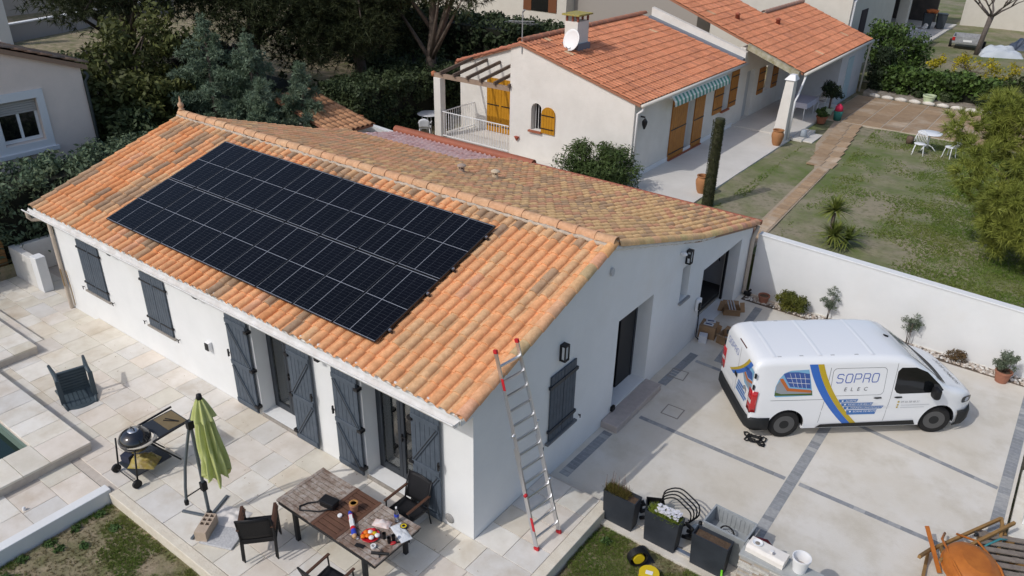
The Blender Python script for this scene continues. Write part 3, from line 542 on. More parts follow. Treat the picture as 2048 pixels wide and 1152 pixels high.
# things on the table (top at z .742)
TZ = .743
def item(name, lb, cat, x, y, rz=0, group=None, z=TZ): return thing(name, lb, cat, (x, y, z), rz, group)
cl = mm('black_leather', (.012, .012, .014), rough=.35)
t = item('shoulder_bag', 'black boxy shoulder bag with loose strap on the table', 'bag', -1.92, -1.46, .15); B().box(-.15, -.09, 0, .15, .09, .13).build('body', cl, t, bevel=.03); B().box(-.155, -.095, .09, .155, .095, .135).build('flap', cl, t, bevel=.02)
B().tube([(-.14, 0, .08), (-.22, -.05, .03), (-.34, -.13, .015), (-.42, -.26, .012), (-.36, -.33, .012), (-.22, -.27, .012), (-.05, -.2, .014), (.05, -.11, .03), (.13, -.08, .05)], .013, 6).build('strap', cl, t, True)
t = item('clay_pot', 'small terracotta ashtray pot standing on the brown table leaf', 'pot', -1.52, -1.28); B().lathe([(.062, 0), (.075, .12), (.08, .125), (.08, .15), (.066, .15), (.06, .05), (0, .045)], 18).build('body', mm('clay', (.45, .22, .13), (.38, .18, .1), 10), t, True, sharp=40); B().lathe([(.07, .15), (.074, .165), (.052, .165), (.05, .15)], 18).build('rim', mm('ochre_rim', (.46, .24, .07)), t, True, sharp=40)
t = item('white_cup_lid', 'small white round tin beside the clay pot', 'tin', -1.60, -1.52); B().lathe([(.036, 0), (.04, .01), (.04, .03), (.033, .037), (0, .037)], 16).build('tin', white_paint, t, True, sharp=40)
red, blue, yel, orange = mm('red_print', (.55, .02, .03), rough=.4), mm('blue_print', (.03, .06, .42), rough=.4), mm('yellow_plastic', (.62, .46, .02), rough=.4), mm('orange_foil', (.72, .17, .01), rough=.35)
wp = mm('white_packaging', (.75, .74, .73), rough=.4); tanp = mm('bread_tan', (.55, .33, .16)); clearp = mm('crinkled_plastic', (.62, .64, .66), rough=.2, spec=.6, bump=.5, bsc=30)
def crinkle(nx, ny, lx, ly, h, seed):
    def fn(u, v):
        e = sin(pi*u)**.5*sin(pi*v)**.5; return ((u-.5)*lx, (v-.5)*ly, .003+e*(h*.65+h*.5*noise.noise(Vector((u*5+seed, v*5, seed)))))
    return B().grid(fn, nx, ny)
t = item('biscuit_packet', 'long red white and blue biscuit packet lying open on the table', 'packet', -1.27, -1.55, -.62)
for i, (a, b, m) in enumerate([(-.3, -.22, blue), (-.22, -.12, red), (-.12, .06, wp), (.06, .12, red), (.12, .24, blue), (.24, .3, tanp)]): B().tube([(a, 0, .035), (b, 0, .035)], [.042 if i else .03, .042 if i < 5 else .026], 10).build('wrapper_section', m, t, True, sharp=50)
B().box(-.2, -.035, .074, .05, .02, .0775).build('label_stripe', wp, t)
t = item('snack_tray', 'round heap of orange and red snack bags and white caps on the table', 'snacks', -.88, -1.53); B().lathe([(.1, 0), (.155, .03), (.15, .035), (.09, .006), (0, .006)], 20).build('bowl', red, t, True, sharp=40)
for i in range(9):
    a = i*2.4; r = .03+.012*i; m = (orange, wp, orange, yel, orange, wp, red, orange, wp)[i]; B().lathe([(0, -.02), (.04, -.012), (.045, .01), (.03, .024), (0, .028)], 10, (r*cos(a), r*sin(a), .045+.01*(i % 3))).build('snack', m, t, True)
t = item('bread_bag', 'crumpled pink and white bread bag near the water bottle', 'bag', -.93, -1.22, .35); crinkle(12, 8, .30, .17, .09, 3).build('bag', mm('pink_paper', (.62, .42, .36), (.7, .66, .64), 12, rough=.4), t, True)
t = item('water_bottle', 'clear plastic water bottle with blue label at the table edge', 'bottle', -.78, -1.03); B().lathe([(.036, 0), (.04, .02), (.036, .05), (.04, .08), (.04, .19), (.034, .22), (.016, .27), (.014, .29)], 16).build('body', glass_mat('bottle_plastic', (.9, .93, .96), .15), t, True); B().lathe([(.0405, .12), (.0405, .18)], 16, cap=False).build('label', blue, t, True); B().lathe([(.016, .285), (.016, .31), (0, .31)], 12).build('cap', wp, t, True, sharp=40)
t = item('tape_roll', 'yellow and black tape roll lying by the water bottle', 'tape', -.60, -1.06); B().lathe([(.028, 0), (.06, 0), (.06, .035), (.028, .035), (.028, 0)], 20, cap=False).build('roll', black_plastic, t, True, sharp=40); B().lathe([(.028, .036), (.05, .036)], 20, cap=False).build('side', yel, t)
t = item('plastic_sheet', 'crumpled clear plastic sheet at the corner of the table', 'plastic', -.55, -1.17, -.35); crinkle(20, 12, .42, .2, .05, 7).build('sheet', clearp, t, True)
for i, (x, y, lb) in enumerate([(-.68, -1.42, 'black tumbler standing alone on the wooden table'), (-.55, -1.44, 'black tumbler next to the red pliers'), (-.53, -1.36, 'black tumbler behind another tumbler near the table edge')]):
    t = item('tumbler', lb, 'cup', x, y, 0, 'black tumblers on the table'); B().lathe([(.026, 0), (.033, .11), (.030, .11), (.024, .006), (0, .006)], 16).build('cup', black_plastic, t, True, sharp=50)
t = item('pliers', 'red handled pliers lying by the tumblers', 'tool', -.46, -1.38, .9)
for s in (-1, 1): B().tube([(-.09, s*.022, .014), (-.03, s*.02, .014), (.0, s*.005, .014)], .011, 6).build('handle', red, t, True)
B().box(0, -.012, .005, .06, .012, .022).build('jaw', black_iron, t, bevel=.004)
t = item('phone', 'black phone lying flat near the table front', 'phone', -.87, -1.77, .28); B().box(-.08, -.038, 0, .08, .038, .01).build('body', black_plastic, t, bevel=.004)
t = item('drill_case', 'long black tool with cross handle at the front of the table', 'tool', -.49, -1.70, .55); B().tube([(-.14, 0, .024), (.14, 0, .024)], .024, 10).build('barrel', black_plastic, t, True, sharp=40); B().tube([(0, -.07, .012), (0, .09, .02)], .008, 6).build('cross_handle', anth_dark, t)
t = item('masking_tape', 'white paper tape roll near the black tool', 'tape', -.68, -1.66); B().lathe([(.028, 0), (.045, 0), (.045, .04), (.028, .04), (.028, 0)], 18, cap=False).build('roll', wp, t, True, sharp=40)
t = item('spoon', 'white plastic spoon lying by the snack heap', 'spoon', -1.03, -1.68, .1); B().lathe([(0, 0), (.03, .002), (.035, .008)], 12, M=Matrix.Diagonal((1.4, 1, 1, 1))).build('bowl', wp, t, True); B().box(-.14, -.006, .004, -.04, .006, .009).build('handle', wp, t)
# ---- parasol
u = thing('cantilever_parasol', 'folded lime green cantilever parasol on grey mast', 'parasol', (-4.01, -2.45, 0)); gm = mm('parasol_grey', (.13, .15, .165), rough=.4, metal=.3)
B().tube([(0, 0, .03), (0, 0, 2.06)], .03, 12).build('mast', gm, u, True, sharp=40); arm = [(-.10, -.30, .55), (-.13, -.25, .8), (-.14, -.17, 1.2), (-.10, -.07, 1.65), (-.03, -.005, 2.02), (.12, .02, 2.35), (.30, .02, 2.62), (.42, .0, 2.80)]
B().tube(arm, .026, 10).build('arm', gm, u, True, sharp=60); B().box(-.06, -.06, 1.96, .04, .05, 2.12).build('joint', black_plastic, u, bevel=.012); B().tube([(-.10, -.30, .62), (0, -.03, .72)], .012, 6).build('link', black_plastic, u, True); B().box(-.05, -.05, .64, .05, .05, .82).build('crank_box', black_plastic, u, bevel=.012); B().lathe([(.0, .45), (.035, .47), (.04, .54), (.03, .58), (0, .59)], 12, (-.10, -.30, 0)).build('arm_foot', black_plastic, u, True); B().lathe([(.04, 2.72), (.045, 2.78), (.04, 2.84), (0, 2.86)], 12, (.45, 0, 0)).build('hub', black_plastic, u, True)
lime = mm('lime_canvas', (.62, .66, .30), (.56, .61, .22), 5, rough=.75, bump=.2, bsc=30, trans=.25)
def canopy(uu, v):
    a = uu*2*pi; r = .04+.16*(v**.5); k = 1+.36*sin(a*9+.9*sin(v*4))*min(1, v*3)+.12*sin(a*19+5*v); bot = .07*sin(a*7+2)+.05*sin(a*3) if v > .98 else 0
    return (.45+r*k*cos(a)*.88+.10*v, r*k*sin(a)*.88, 2.74-1.46*v+bot)
B().grid(canopy, 84, 22).build('canopy', lime, u, True); 
def cap_(uu, v): a = uu*2*pi; r = .045+.115*v**.8; k = 1+.26*sin(a*8); return (.45+r*k*cos(a)+.02*v, r*k*sin(a), 2.76-.36*v)
B().grid(cap_, 84, 6).build('top_vent', lime, u, True)
for a in (.4, .4+pi/2, .4+pi, .4+3*pi/2): B().beam((0, 0, .022), (.55*cos(a), .55*sin(a), .022), .05, .035).build('base_leg', gm, u, bevel=.005)
B().lathe([(.055, 0.04), (.055, .12), (.036, .16)], 14).build('socket', black_plastic, u, True, sharp=40)
t = thing('base_slab', 'grey speckled concrete slab under the parasol base', 'slab', (-3.42, -2.60, 0), .4); B().box(-.32, -.23, .003, .30, .22, .042).build('slab', mm('grey_concrete', (.55, .55, .55), (.40, .40, .41), 30, bump=.3), t, bevel=.01)
t = thing('hollow_brick', 'pale hollow concrete brick weighing down the parasol base', 'brick', (-3.72, -2.70, .042), .55); hb = B(); holed(hb, rect(-.10, -.23, .10, .23), [rect(x, y, x+.07, y+h) for x in (-.08, .012) for y, h in ((-.05, .07), (.045, .07), (.14, .07))], 'z', 0, .2); fixn(hb.build('block', mm('brick_concrete', (.50, .40, .31), (.44, .35, .27), 14, bump=.4), t))
t = thing('paint_cloth', 'crumpled white and grey cloth by the parasol foot', 'cloth', (-3.72, -2.26, 0), .3); crinkle(26, 22, .60, .52, .11, 11).build('cloth', mm('stained_cloth', (.70, .66, .62), (.10, .09, .08), 5, rough=.8, lo=.60, hi=.66), t, True)
# ---- kettle barbecue
q = thing('kettle_barbecue', 'black kettle barbecue cart with side shelf and wheels', 'barbecue', (-6.07, -2.50, 0)); en = mm('black_enamel', (.012, .013, .017), rough=.12, spec=.6, coat=.5)
B().lathe([(0, .52), (.12, .53), (.22, .60), (.275, .70), (.285, .755)], 28).build('bowl', en, q, True); B().lathe([(.29, .757), (.288, .80), (.25, .88), (.17, .945), (.09, .965)], 28).build('lid', en, q, True); B().lathe([(.10, .9635), (.095, .972), (.05, .976), (0, .976)], 20).build('vent_plate', alu, q, True); B().tube([(-.06, 0, .975), (-.05, 0, 1.02), (.05, 0, 1.02), (.06, 0, .975)], .011, 8).build('lid_handle', black_plastic, q, True)
for x, y0, y1 in ((-.33, -.28, -.20), (.33, -.28, -.20)):
    B().tube([(x, y1, .74), (x, y0, .10)], .017, 8).build('leg', black_iron, q, True); w_ = B().lathe([(.03, -.025), (.085, -.025), (.085, .025), (.03, .025)], 22, M=Matrix.Translation((x+(-.03 if x < 0 else .03), -.31, .087))@Matrix.Rotation(pi/2, 4, 'Y')).build('wheel', black_plastic, q, True, sharp=40)
    B().tube([(x*.8, .10, .76), (x*.86, .62, .02)], .016, 8).build('leg', black_iron, q, True); B().beam((x, .05, .745), (x, .95, .80), .03, .03).build('shelf_rail', black_iron, q)
B().box(-.31, -.27, .20, .31, .45, .225).build('lower_shelf', anth_dark, q, bevel=.006); B().box(-.30, .30, .745, .30, .93, .768).build('side_shelf', anth_dark, q, bevel=.02); B().box(-.26, .52, .769, .26, .90, .774).build('shelf_panel', mm('bronze_panel', (.20, .15, .08), (.16, .12, .06), 6, rough=.35), q, bevel=.01)
B().tube([(-.3, -.31, .087), (.3, -.31, .087)], .01, 6).build('axle', black_iron, q); B().lathe([(.26, .752), (.33, .754), (.33, .766), (.26, .768)], 24, (.03, .06, 0), cap=False).build('ring', mm('cream_enamel', (.55, .5, .42), rough=.4), q, True)
t = thing('charcoal_bag', 'yellow and brown charcoal sack on the barbecue lower shelf', 'sack', (-5.98, -2.47, .226), .6); crinkle(16, 14, .50, .36, .28, 21).build('sack', mm('sack_print', (.40, .32, .06), (.22, .15, .06), 4, rough=.6, c3=(.42, .34, .2), sc3=7), t, True)
t = thing('grill_tongs', 'dark grill tongs laid on the barbecue side shelf', 'tongs', (-6.02, -1.78, .775), .5); B().beam((-.16, -.02, .008), (.14, .0, .008), .015, .012).build('arm', black_iron, t); B().beam((-.16, .04, .008), (.14, .0, .014), .015, .012).build('arm', black_iron, t)
t = thing('coal_box', 'dark blue cardboard box on the barbecue lower shelf', 'box', (-6.27, -2.62, .226), .3); B().box(-.1, -.08, 0, .1, .08, .16).build('box', mm('navy_card', (.03, .035, .06), rough=.6), t, bevel=.004)
# ---- overturned plastic chair: lies on its backrest
pl = mm('slate_plastic', (.058, .08, .094), (.046, .064, .076), 6, rough=.5)
# built upright facing local +Y then tipped back 90 deg about X
t = thing('plastic_armchair', 'dark slate plastic armchair tipped over onto its back', 'chair', (-9.85, -1.92, .39), rot=(Matrix.Rotation(radians(75), 3, 'Z')@Matrix.Rotation(radians(91), 3, 'X')).to_euler())
for i in range(7): y = -.19+i*.064; B().box(-.25, y-.026, .40, .25, y+.026, .415).build('seat_slat', pl, t, bevel=.004)
t.scale = (1.10, 1.10, 1.10)
B().box(-.25, -.21, .392, .25, .23, .3995).build('seat_panel', pl, t); B().beam((0, -.232, .43), (0, -.335, .80), .44, .008, (0, 1, 0)).build('back_panel', pl, t)
B().box(-.26, .23, .36, .26, .27, .42).box(-.26, -.24, .38, .26, -.205, .42).build('seat_rim', pl, t, bevel=.01)
for i in range(6): x = -.2+i*.08; B().beam((x, -.225, .43), (x*1.04, -.33, .80), .066, .014, (0, 1, 0)).build('back_slat', pl, t)
def topr(u_, v): a = (u_-.5)*2; return (a*.26, -.325-.03*v*.5, .78+.11*(1-a*a*.75)*v)
B().grid(topr, 12, 2).build('back_top', pl, t, True, solid=.014)
for s in (-1, 1):
    x = s*.275; B().tube([(x*1.12, .26, 0), (x, .23, .40), (x*1.04, .21, .62)], [.026, .045, .036], 8).build('leg', pl, t, True); B().tube([(x*1.1, -.34, 0), (x, -.22, .40), (x, -.30, .66), (x*.9, -.34, .84)], [.026, .042, .034, .026], 8).build('leg', pl, t, True); B().beam((x*1.04, .24, .625), (x*1.02, -.30, .645), .085, .03).build('armrest', pl, t, bevel=.008)
# ---- ladder against the verge
ld = thing('aluminium_ladder', 'telescopic aluminium ladder with red end caps leaning on the roof verge', 'ladder', (1.04, .76, 0)); redp = mm('red_plastic', (.50, .02, .03), rough=.4); LO = Vector((1.04, .76, 0))
bot = [Vector((1.0, .47, 0)), Vector((1.08, 1.03, 0))]; top = [Vector((.04, .50, 3.60)), Vector((.12, .95, 3.62))]
for i, (p, q_) in enumerate(zip(bot, top)):
    p, q_ = p-LO, q_-LO; a = p.lerp(q_, .02); m1 = p.lerp(q_, .53); B().beam(a, m1, .028, .075, (1, 0, .3)).build('rail', alu, ld); B().beam(m1-(q_-p)*.06+Vector((.03, 0, 0)), q_, .024, .06, (1, 0, .3)).build('rail', alu, ld)
    B().beam(p, p.lerp(q_, .016), .045, .09, (1, 0, .3)).build('foot', redp, ld); B().beam(p.lerp(q_, .987), q_.lerp(p, -.004), .04, .066, (1, 0, .3)).build('end_cap', redp, ld)
    for f in (.30, .60): c = p.lerp(q_, f); B().lathe([(.0, -.03), (.03, -.025), (.03, .025), (0, .03)], 10, M=Matrix.Translation(c+Vector((.03, (-.03 if i == 0 else .03), 0)))@Matrix.Rotation(pi/2, 4, 'X')).build('lock_knob', redp if f == .30 and i == 0 else alu, ld, True)
    if i == 0:
        for f0, f1 in ((.11, .18), (.82, .875)): B().beam(p.lerp(q_, f0)+Vector((.04, -.02, 0)), p.lerp(q_, f1)+Vector((.04, -.02, 0)), .008, .05, (1, 0, .3)).build('sticker', redp, ld)
for k in range(13):
    f = .06+k*.072; a = bot[0].lerp(top[0], f)-LO; b_ = bot[1].lerp(top[1], f)-LO; B().beam(a, b_, .035, .03, (0, 0, 1)).build('rung', alu, ld)
# ---- scraps on the patio
t = thing('kerb_tin', 'small white tin left by the pool deck edge', 'tin', (-6.75, -4.35, 0)); B().lathe([(.03, 0), (.03, .05), (.02, .07), (0, .07)], 10).build('tin', wp, t, True, sharp=40)
leafm = mm('dead_leaf', (.28, .19, .10)); rr = random.Random(5)
def leaflitter(x0, y0, x1, y1, z, n, sz, seed):
    r = np.random.default_rng(seed); c = np.stack([r.uniform(x0, x1, n), r.uniform(y0, y1, n), np.full(n, z)], 1); a = r.uniform(0, 6.28, n); s = sz*r.uniform(.5, 1.3, n); d = np.stack([np.cos(a)*s, np.sin(a)*s, r.uniform(0, .01, n)], 1); e = np.stack([-np.sin(a)*s*.5, np.cos(a)*s*.5, r.uniform(0, .01, n)], 1)
    V = np.concatenate([c-d, c+e, c+d], 1).reshape(-1, 3); return tag(soup('leaf_litter', V, np.arange(3*n).reshape(-1, 3), leafm), 'scattered dry leaf bits on the paving by the house', 'leaves', kind='stuff')
leaflitter(-11.5, -1.7, .9, -.05, .008, 160, .018, 2)
# low wall, wood fence, post left of the house
t = thing('garden_wall', 'low cream rendered wall running from the plank screen to the white post', 'wall', (-16.0, 0, -.12)); cr_ = mm('cream_render', (.70, .68, .64), (.62, .60, .56), 2, bump=.3); B().box(-.68, -.10, 0, .62, .08, .92).build('wall', cr_, t, bevel=.01); B().box(-.68, .081, 0, -.5, 1.4, .9).box(-.499, 1.2, 0, 2.2, 1.4, .9).build('wall', cr_, t, bevel=.01)
t = thing('gate_post', 'short white rendered post beside the house downpipe', 'post', (-15.18, .02, -.12)); B().box(-.17, -.13, 0, .17, .13, 1.02).build('post', render_white, t, bevel=.012)
t = thing('wood_screen', 'horizontal brown plank screen at the pool edge', 'fence', (-16.78, -.6, -.12)); pw = mm('ochre_planks', (.26, .14, .05), (.17, .09, .035), 5, rough=.6)
for k in range(13): B().box(-.03, -1.6, .02+k*.14, .03, .42, .15+k*.14).build('plank', pw, t, bevel=.004)
t = thing('covered_pile', 'pale grey plastic cover behind the white post', 'cover', (-14.75, .95, -.12)); crinkle(16, 12, 1.0, .8, .75, 4).build('cover', mm('grey_tarp', (.42, .45, .5), rough=.5), t, True)
# ================================================================ delivery van
va = atan2(2.14, 2.47); fwd = Vector((cos(va), sin(va), 0)); lft = Vector((-sin(va), cos(va), 0)); RA = Vector((3.20, 6.43, -.165))+lft*.80
van = thing('delivery_van', 'white panel van with blue and yellow stripe and SOPRO ELEC lettering', 'van', RA-fwd*.90, va)
# local frame: x forward from rear bumper plane, y left, z up; right side is -y
def lerp_tab(tab, x):
    if x <= tab[0][0]: return tab[0][1]
    for (a, p), (b, q) in zip(tab, tab[1:]):
        if x <= b: t = (x-a)/(b-a); return p+(q-p)*t
    return tab[-1][1]
ZT = [(0, 1.72), (.04, 1.80), (.12, 1.855), (.3, 1.885), (1.0, 1.90), (2.2, 1.90), (2.8, 1.885), (3.1, 1.855), (3.3, 1.79), (3.6, 1.585), (3.9, 1.36), (4.1, 1.205), (4.2, 1.15), (4.4, 1.09), (4.6, 1.02), (4.75, .95), (4.86, .86), (4.93, .74), (4.96, .62)]
ZB = [(0, .36), (.15, .30), (.5, .25), (4.5, .25), (4.8, .27), (4.96, .34)]
WM = [(0, .885), (.05, .915), (.15, .935), (.4, .95), (1, .955), (3.6, .955), (4.1, .945), (4.4, .925), (4.6, .885), (4.75, .82), (4.86, .72), (4.93, .60), (4.96, .50)]
def wid(x, z):
    w = lerp_tab(WM, x)
    if z < .45: w *= .965+.035*(z-.2)/.25
    elif z > .92:
        t = (z-.92)/.98; w *= 1-.135*t**1.25
    if .60 < z < .80: w *= 1-.008*sin(pi*(z-.6)/.2)
    return w
def ring(x):
    zb, zt = lerp_tab(ZB, x), lerp_tab(ZT, x); r = min(.15, (zt-zb)*.35); zs = [zb+(zt-r-zb)*i/9 for i in range(10)]; R_ = [(wid(x, z), z) for z in zs]; w0, z0 = R_[-1]
    for i in range(1, 6): a = i*pi/10; R_.append((w0-r*1.15*(1-cos(a)), z0+r*sin(a)))
    w1 = R_[-1][0]
    for i in (1, 2, 3): y = w1*(1-i/3); R_.append((y, zt+.022*(1-(y/w1)**2)))
    return R_
XS = [0, .015, .04, .08, .14, .22, .35, .5, .65, .8, .95, 1.1, 1.3, 1.6, 1.9, 2.2, 2.5, 2.75, 2.95, 3.1, 3.2, 3.3, 3.45, 3.6, 3.75, 3.9, 4.0, 4.1, 4.17, 4.25, 4.4, 4.55, 4.68, 4.78, 4.86, 4.91, 4.94, 4.96]
b = B(); n = None
for x in XS:
    rg_ = ring(x); pts = [(x, -y, z) for y, z in rg_]+[(x, y, z) for y, z in reversed(rg_[:-1])]; n = len(pts); b.v += pts
for i in range(len(XS)-1):
    for k in range(n): j = (k+1) % n; b.f.append((i*n+k, (i+1)*n+k, (i+1)*n+j, i*n+j))
b.f.append(tuple(range(n))); b.f.append(tuple((len(XS)-1)*n+k for k in range(n-1, -1, -1)))
vw = mm('van_white', (.80, .81, .82), rough=.28, spec=.5, coat=.6)
vb = b.build('body', vw, van, True); fixn(vb)
# wheel arches cut out of the body
cutters = []
for x in (.80, 4.075):
    for s in (-1, 1):
        cb_ = B().lathe([(.385, -.25), (.385, .25)], 32, M=Matrix.Translation((x, s*.86, .36))@Matrix.Rotation(pi/2, 4, 'X')); co = cb_.build('cutter', None, van); cutters.append(co); m = vb.modifiers.new('cut', 'BOOLEAN'); m.operation = 'DIFFERENCE'; m.object = co; m.solver = 'EXACT'
bpy.context.view_layer.update(); dg = bpy.context.evaluated_depsgraph_get(); nm = bpy.data.meshes.new_from_object(vb.evaluated_get(dg)); vb.modifiers.clear(); vb.data = nm
for c in cutters: bpy.data.objects.remove(c)
nm.set_sharp_from_angle(angle=radians(38))
rub = mm('bumper_plastic', (.018, .019, .02), rough=.6, bump=.1, bsc=120); tyre = mm('tyre_rubber', (.014, .014, .015), (.022, .021, .02), 20, rough=.85); steel = mm('steel_rim', (.12, .122, .125), rough=.4, metal=.6)
for x in (.80, 4.075):
    for s in (-1, 1):
        T_ = Matrix.Translation((x, s*.80, .335))@Matrix.Rotation(radians(-90*s), 4, 'X')
        if x > 3: T_ = Matrix.Translation((x, s*.80, .335))@Matrix.Rotation(radians(-9), 4, 'Z')@Matrix.Rotation(radians(-90*s), 4, 'X')
        w_ = B().lathe([(.21, -.10), (.29, -.105), (.325, -.09), (.335, -.06), (.335, .06), (.325, .09), (.29, .105), (.22, .10)], 36, M=T_, cap=False).build('wheel', tyre, van, True, sharp=60)
        B().lathe([(.222, .098), (.205, .085), (.19, .06), (.13, .075), (.115, .085), (0, .085)], 28, M=T_).build('rim', steel, w_, True, sharp=40); B().lathe([(.105, .086), (.10, .10), (.03, .105), (0, .105)], 20, M=T_).build('hub_cap', rub, w_, True, sharp=50)
        for k in range(10): a = k*pi/5; B().lathe([(.026, .069), (0, .0695)], 8, (.163*cos(a), .163*sin(a), .006), M=T_).build('vent_hole', black_plastic, w_)
        B().grid(lambda u, v: (x+.383*cos(pi*1.1*u-.05*pi), s*(.62+.30*v), .36+.383*sin(pi*1.1*u-.05*pi)), 20, 1).build('wheel_well', black_plastic, van, True); B().box(x-.36, s*.62-.01, .26, x+.36, s*.62+.01, .70).build('wheel_well', black_plastic, van)
def side(x, z, off=.006, s=-1): return (x, s*(wid(x, z)+off), z)
def skin(poly, off, name, m, parent=van, s=-1, sub=.10):
    "flat print or trim laid on the side of the body: polygon in (x, z), cut into strips so it follows the surface"
    bm = bmesh.new(); vs_ = [bm.verts.new((p[0], 0, p[1])) for p in poly]; bm.faces.new(vs_); xs = [p[0] for p in poly]; zs = [p[1] for p in poly]
    for lo, hi, no in ((min(xs), max(xs), (1, 0, 0)), (min(zs), max(zs), (0, 0, 1))):
        k = int((hi-lo)/sub)
        for i in range(1, k+1):
            c = lo+i*(hi-lo)/(k+1); bmesh.ops.bisect_plane(bm, geom=bm.verts[:]+bm.edges[:]+bm.faces[:], plane_co=(c, 0, c), plane_no=no)
    for v in bm.verts: v.co = side(v.co.x, v.co.z, off, s)
    me = bpy.data.meshes.new(name); bm.to_mesh(me); bm.free(); me.materials.append(m); o = bpy.data.objects.new(name, me); link(o, parent); return o
def rrect(x0, z0, x1, z1, r, n=4, skew=0):
    P = []
    for cx, cz, a0 in ((x1-r, z1-r, 0), (x0+r, z1-r, 90), (x0+r, z0+r, 180), (x1-r, z0+r, 270)):
        for i in range(n+1): a = radians(a0+90*i/n); P.append((cx+r*cos(a)+skew*(cz+r*sin(a)-z0), cz+r*sin(a)))
    return P
blk_glass = mm('tinted_glass', (.006, .007, .008), rough=.06, spec=.5); line_m = mm('panel_gap', (.10, .10, .105), rough=.6)
cab = [(3.02, 1.10), (2.96, 1.18), (2.97, 1.58), (3.04, 1.66), (3.35, 1.655), (3.60, 1.55), (3.92, 1.26), (4.03, 1.13), (3.98, 1.08), (3.1, 1.07)]
for s in (-1, 1): skin(cab, .004, 'cab_window', blk_glass, s=s)
fwp = B(); fwp.grid(lambda u, v: (3.33+.80*v, (u-.5)*2*(.63+.14*v), lerp_tab(ZT, 3.33+.80*v)+.022*(1-((u-.5)*2*.86)**2)+.008), 14, 14); fwp.build('windscreen', mm('windscreen', (.42, .45, .45), rough=.05, spec=.6), van, True)  # reflection of the pale wall put into the windscreen base colour
cow = B(); cow.grid(lambda u, v: (4.02+.20*v-.14*abs((u-.5)*2)**2.2*1.0+.02, (u-.5)*2*.83, lerp_tab(ZT, 4.02+.20*v-.14*abs((u-.5)*2)**2.2+.02)+.022*(1-((u-.5)*2*.93)**2)+.012), 18, 3); cow.build('wiper_cowl', black_plastic, van, True)
# plastic sills, bumpers, mirror, handles
for s in (-1, 1):
    skin([(1.45, .27), (1.55, .36), (3.55, .40), (3.62, .27)], .014, 'sill_trim', rub, s=s); mr = B().box(3.72, s*.97 if s > 0 else -1.17, 1.02, 3.86, 1.17 if s > 0 else -.97, 1.27).build('mirror', black_plastic, van, bevel=.05)
    for x in (2.62, 3.06): hd = skin([(x-.08, .99), (x-.05, 1.015), (x+.09, 1.015), (x+.10, .985), (x+.0, .975)], .016, 'door_handle', rub, s=s)
    for x, za, zb in ((2.88, .40, 1.76), (1.48, .40, 1.70)): skin([(x-.05*(za-.4), za), (x+.006, za), (x+.075, zb), (x+.067, zb)], .003, 'panel_gap', line_m, s=s)
    skin([(.38, .985), (1.65, .985), (1.65, .992), (.38, .992)], .003, 'panel_gap', line_m, s=s)
    o = rrect(1.60, 1.06, 2.74, 1.68, .09); skin(o, .0025, 'pressed_panel', line_m, s=s); skin(rrect(1.608, 1.068, 2.732, 1.672, .085), .0035, 'pressed_panel', vw, s=s)
def bump_loft(xs, z0, z1, name, off):
    b = B(); pts = []
    for x in xs: pts.append((x, wid(max(x, 0), (z0+z1)/2)+off))
    return pts
rbp = B(); P_ = [(-.07, 0), (-.07, .55), (-.05, .80), (.02, .93), (.16, .965), (.42, .968)]; full = [(x, -y) for x, y in reversed(P_)]+P_[1:]; k = len(full)
for z, d in ((.26, .05), (.34, .0), (.50, .0), (.56, .04)): rbp.v += [(x+d*(1 if x < .1 else .3), y*(1-.02*d/.05), z+(.10 if x > .1 and z > .45 else 0)*(x-.1)/.3*.0) for x, y in full]
for r in range(3):
    for i in range(k-1): rbp.f.append((r*k+i, r*k+i+1, (r+1)*k+i+1, (r+1)*k+i))
rbp.build('rear_bumper', rub, van, True, solid=.02)
fbp = B(); P_ = [(5.0, 0), (4.99, .42), (4.94, .64), (4.86, .78), (4.74, .88), (4.52, .93)]; full = [(x, -y) for x, y in reversed(P_)]+P_[1:]
for z, d in ((.22, .06), (.30, 0), (.50, 0), (.58, .03)): fbp.v += [(x-d, y, z) for x, y in full]
for r in range(3):
    for i in range(k-1): fbp.f.append((r*k+i, r*k+i+1, (r+1)*k+i+1, (r+1)*k+i))
fbp.build('front_bumper', rub, van, True, solid=.02)
for s in (-1, 1):
    skin(rrect(4.52, .76, 4.78, .92, .06), .008, 'headlight', mm('headlamp', (.05, .055, .06), rough=.08, spec=.7), s=s)
    skin(rrect(4.60, .79, 4.70, .89, .04), .012, 'lamp_lens', mm('lens', (.5, .52, .55), rough=.1), s=s)
# rear face (x = 0): doors, lights
def rear(poly, off, name, m, parent=van):
    def X(z): return -off+(0 if z < 1.72 else (z-1.72)*.5)
    b = B().add([(X(z), -y, z) for y, z in poly], [tuple(range(len(poly)))]); return b.build(name, m, parent)
tl = mm('tail_light_red', (.45, .012, .015), rough=.15, spec=.6, coat=.5)
for s in (-1, 1):
    lamp = B(); lamp.grid(lambda u, v: ((-.012+.11*max(0, u-.5)*2, s*(.72+.34*min(u, .5)+(.012+.03*0)+.07*max(0, u-.5)), .70+.50*v)), 8, 4); lm = lamp.build('tail_light', tl, van, True, solid=.012)
    B().grid(lambda u, v: ((-.022+.10*max(0, u-.5)*2, s*(.725+.33*min(u, .5)+.012+.07*max(0, u-.5)), .90+.09*v)), 8, 1).build('reverse_lens', mm('clear_lens', (.55, .5, .5), rough=.2), lm, True)
for z0, z1 in ((.60, 1.70),): rear([(-.004, z0), (.004, z0), (.004, z1), (-.004, z1)], .004, 'door_gap', line_m)
rear(rrect(-.12, .95, .04, 1.05, .03), .012, 'door_handle', rub); rear(rrect(-.62, .62, -.14, .74, .01), .008, 'number_plate', white_paint)
rear([(-.2, 1.775), (.2, 1.775), (.2, 1.80), (-.2, 1.80)], .012, 'brake_light', mm('dark_red', (.08, .02, .02), rough=.3))
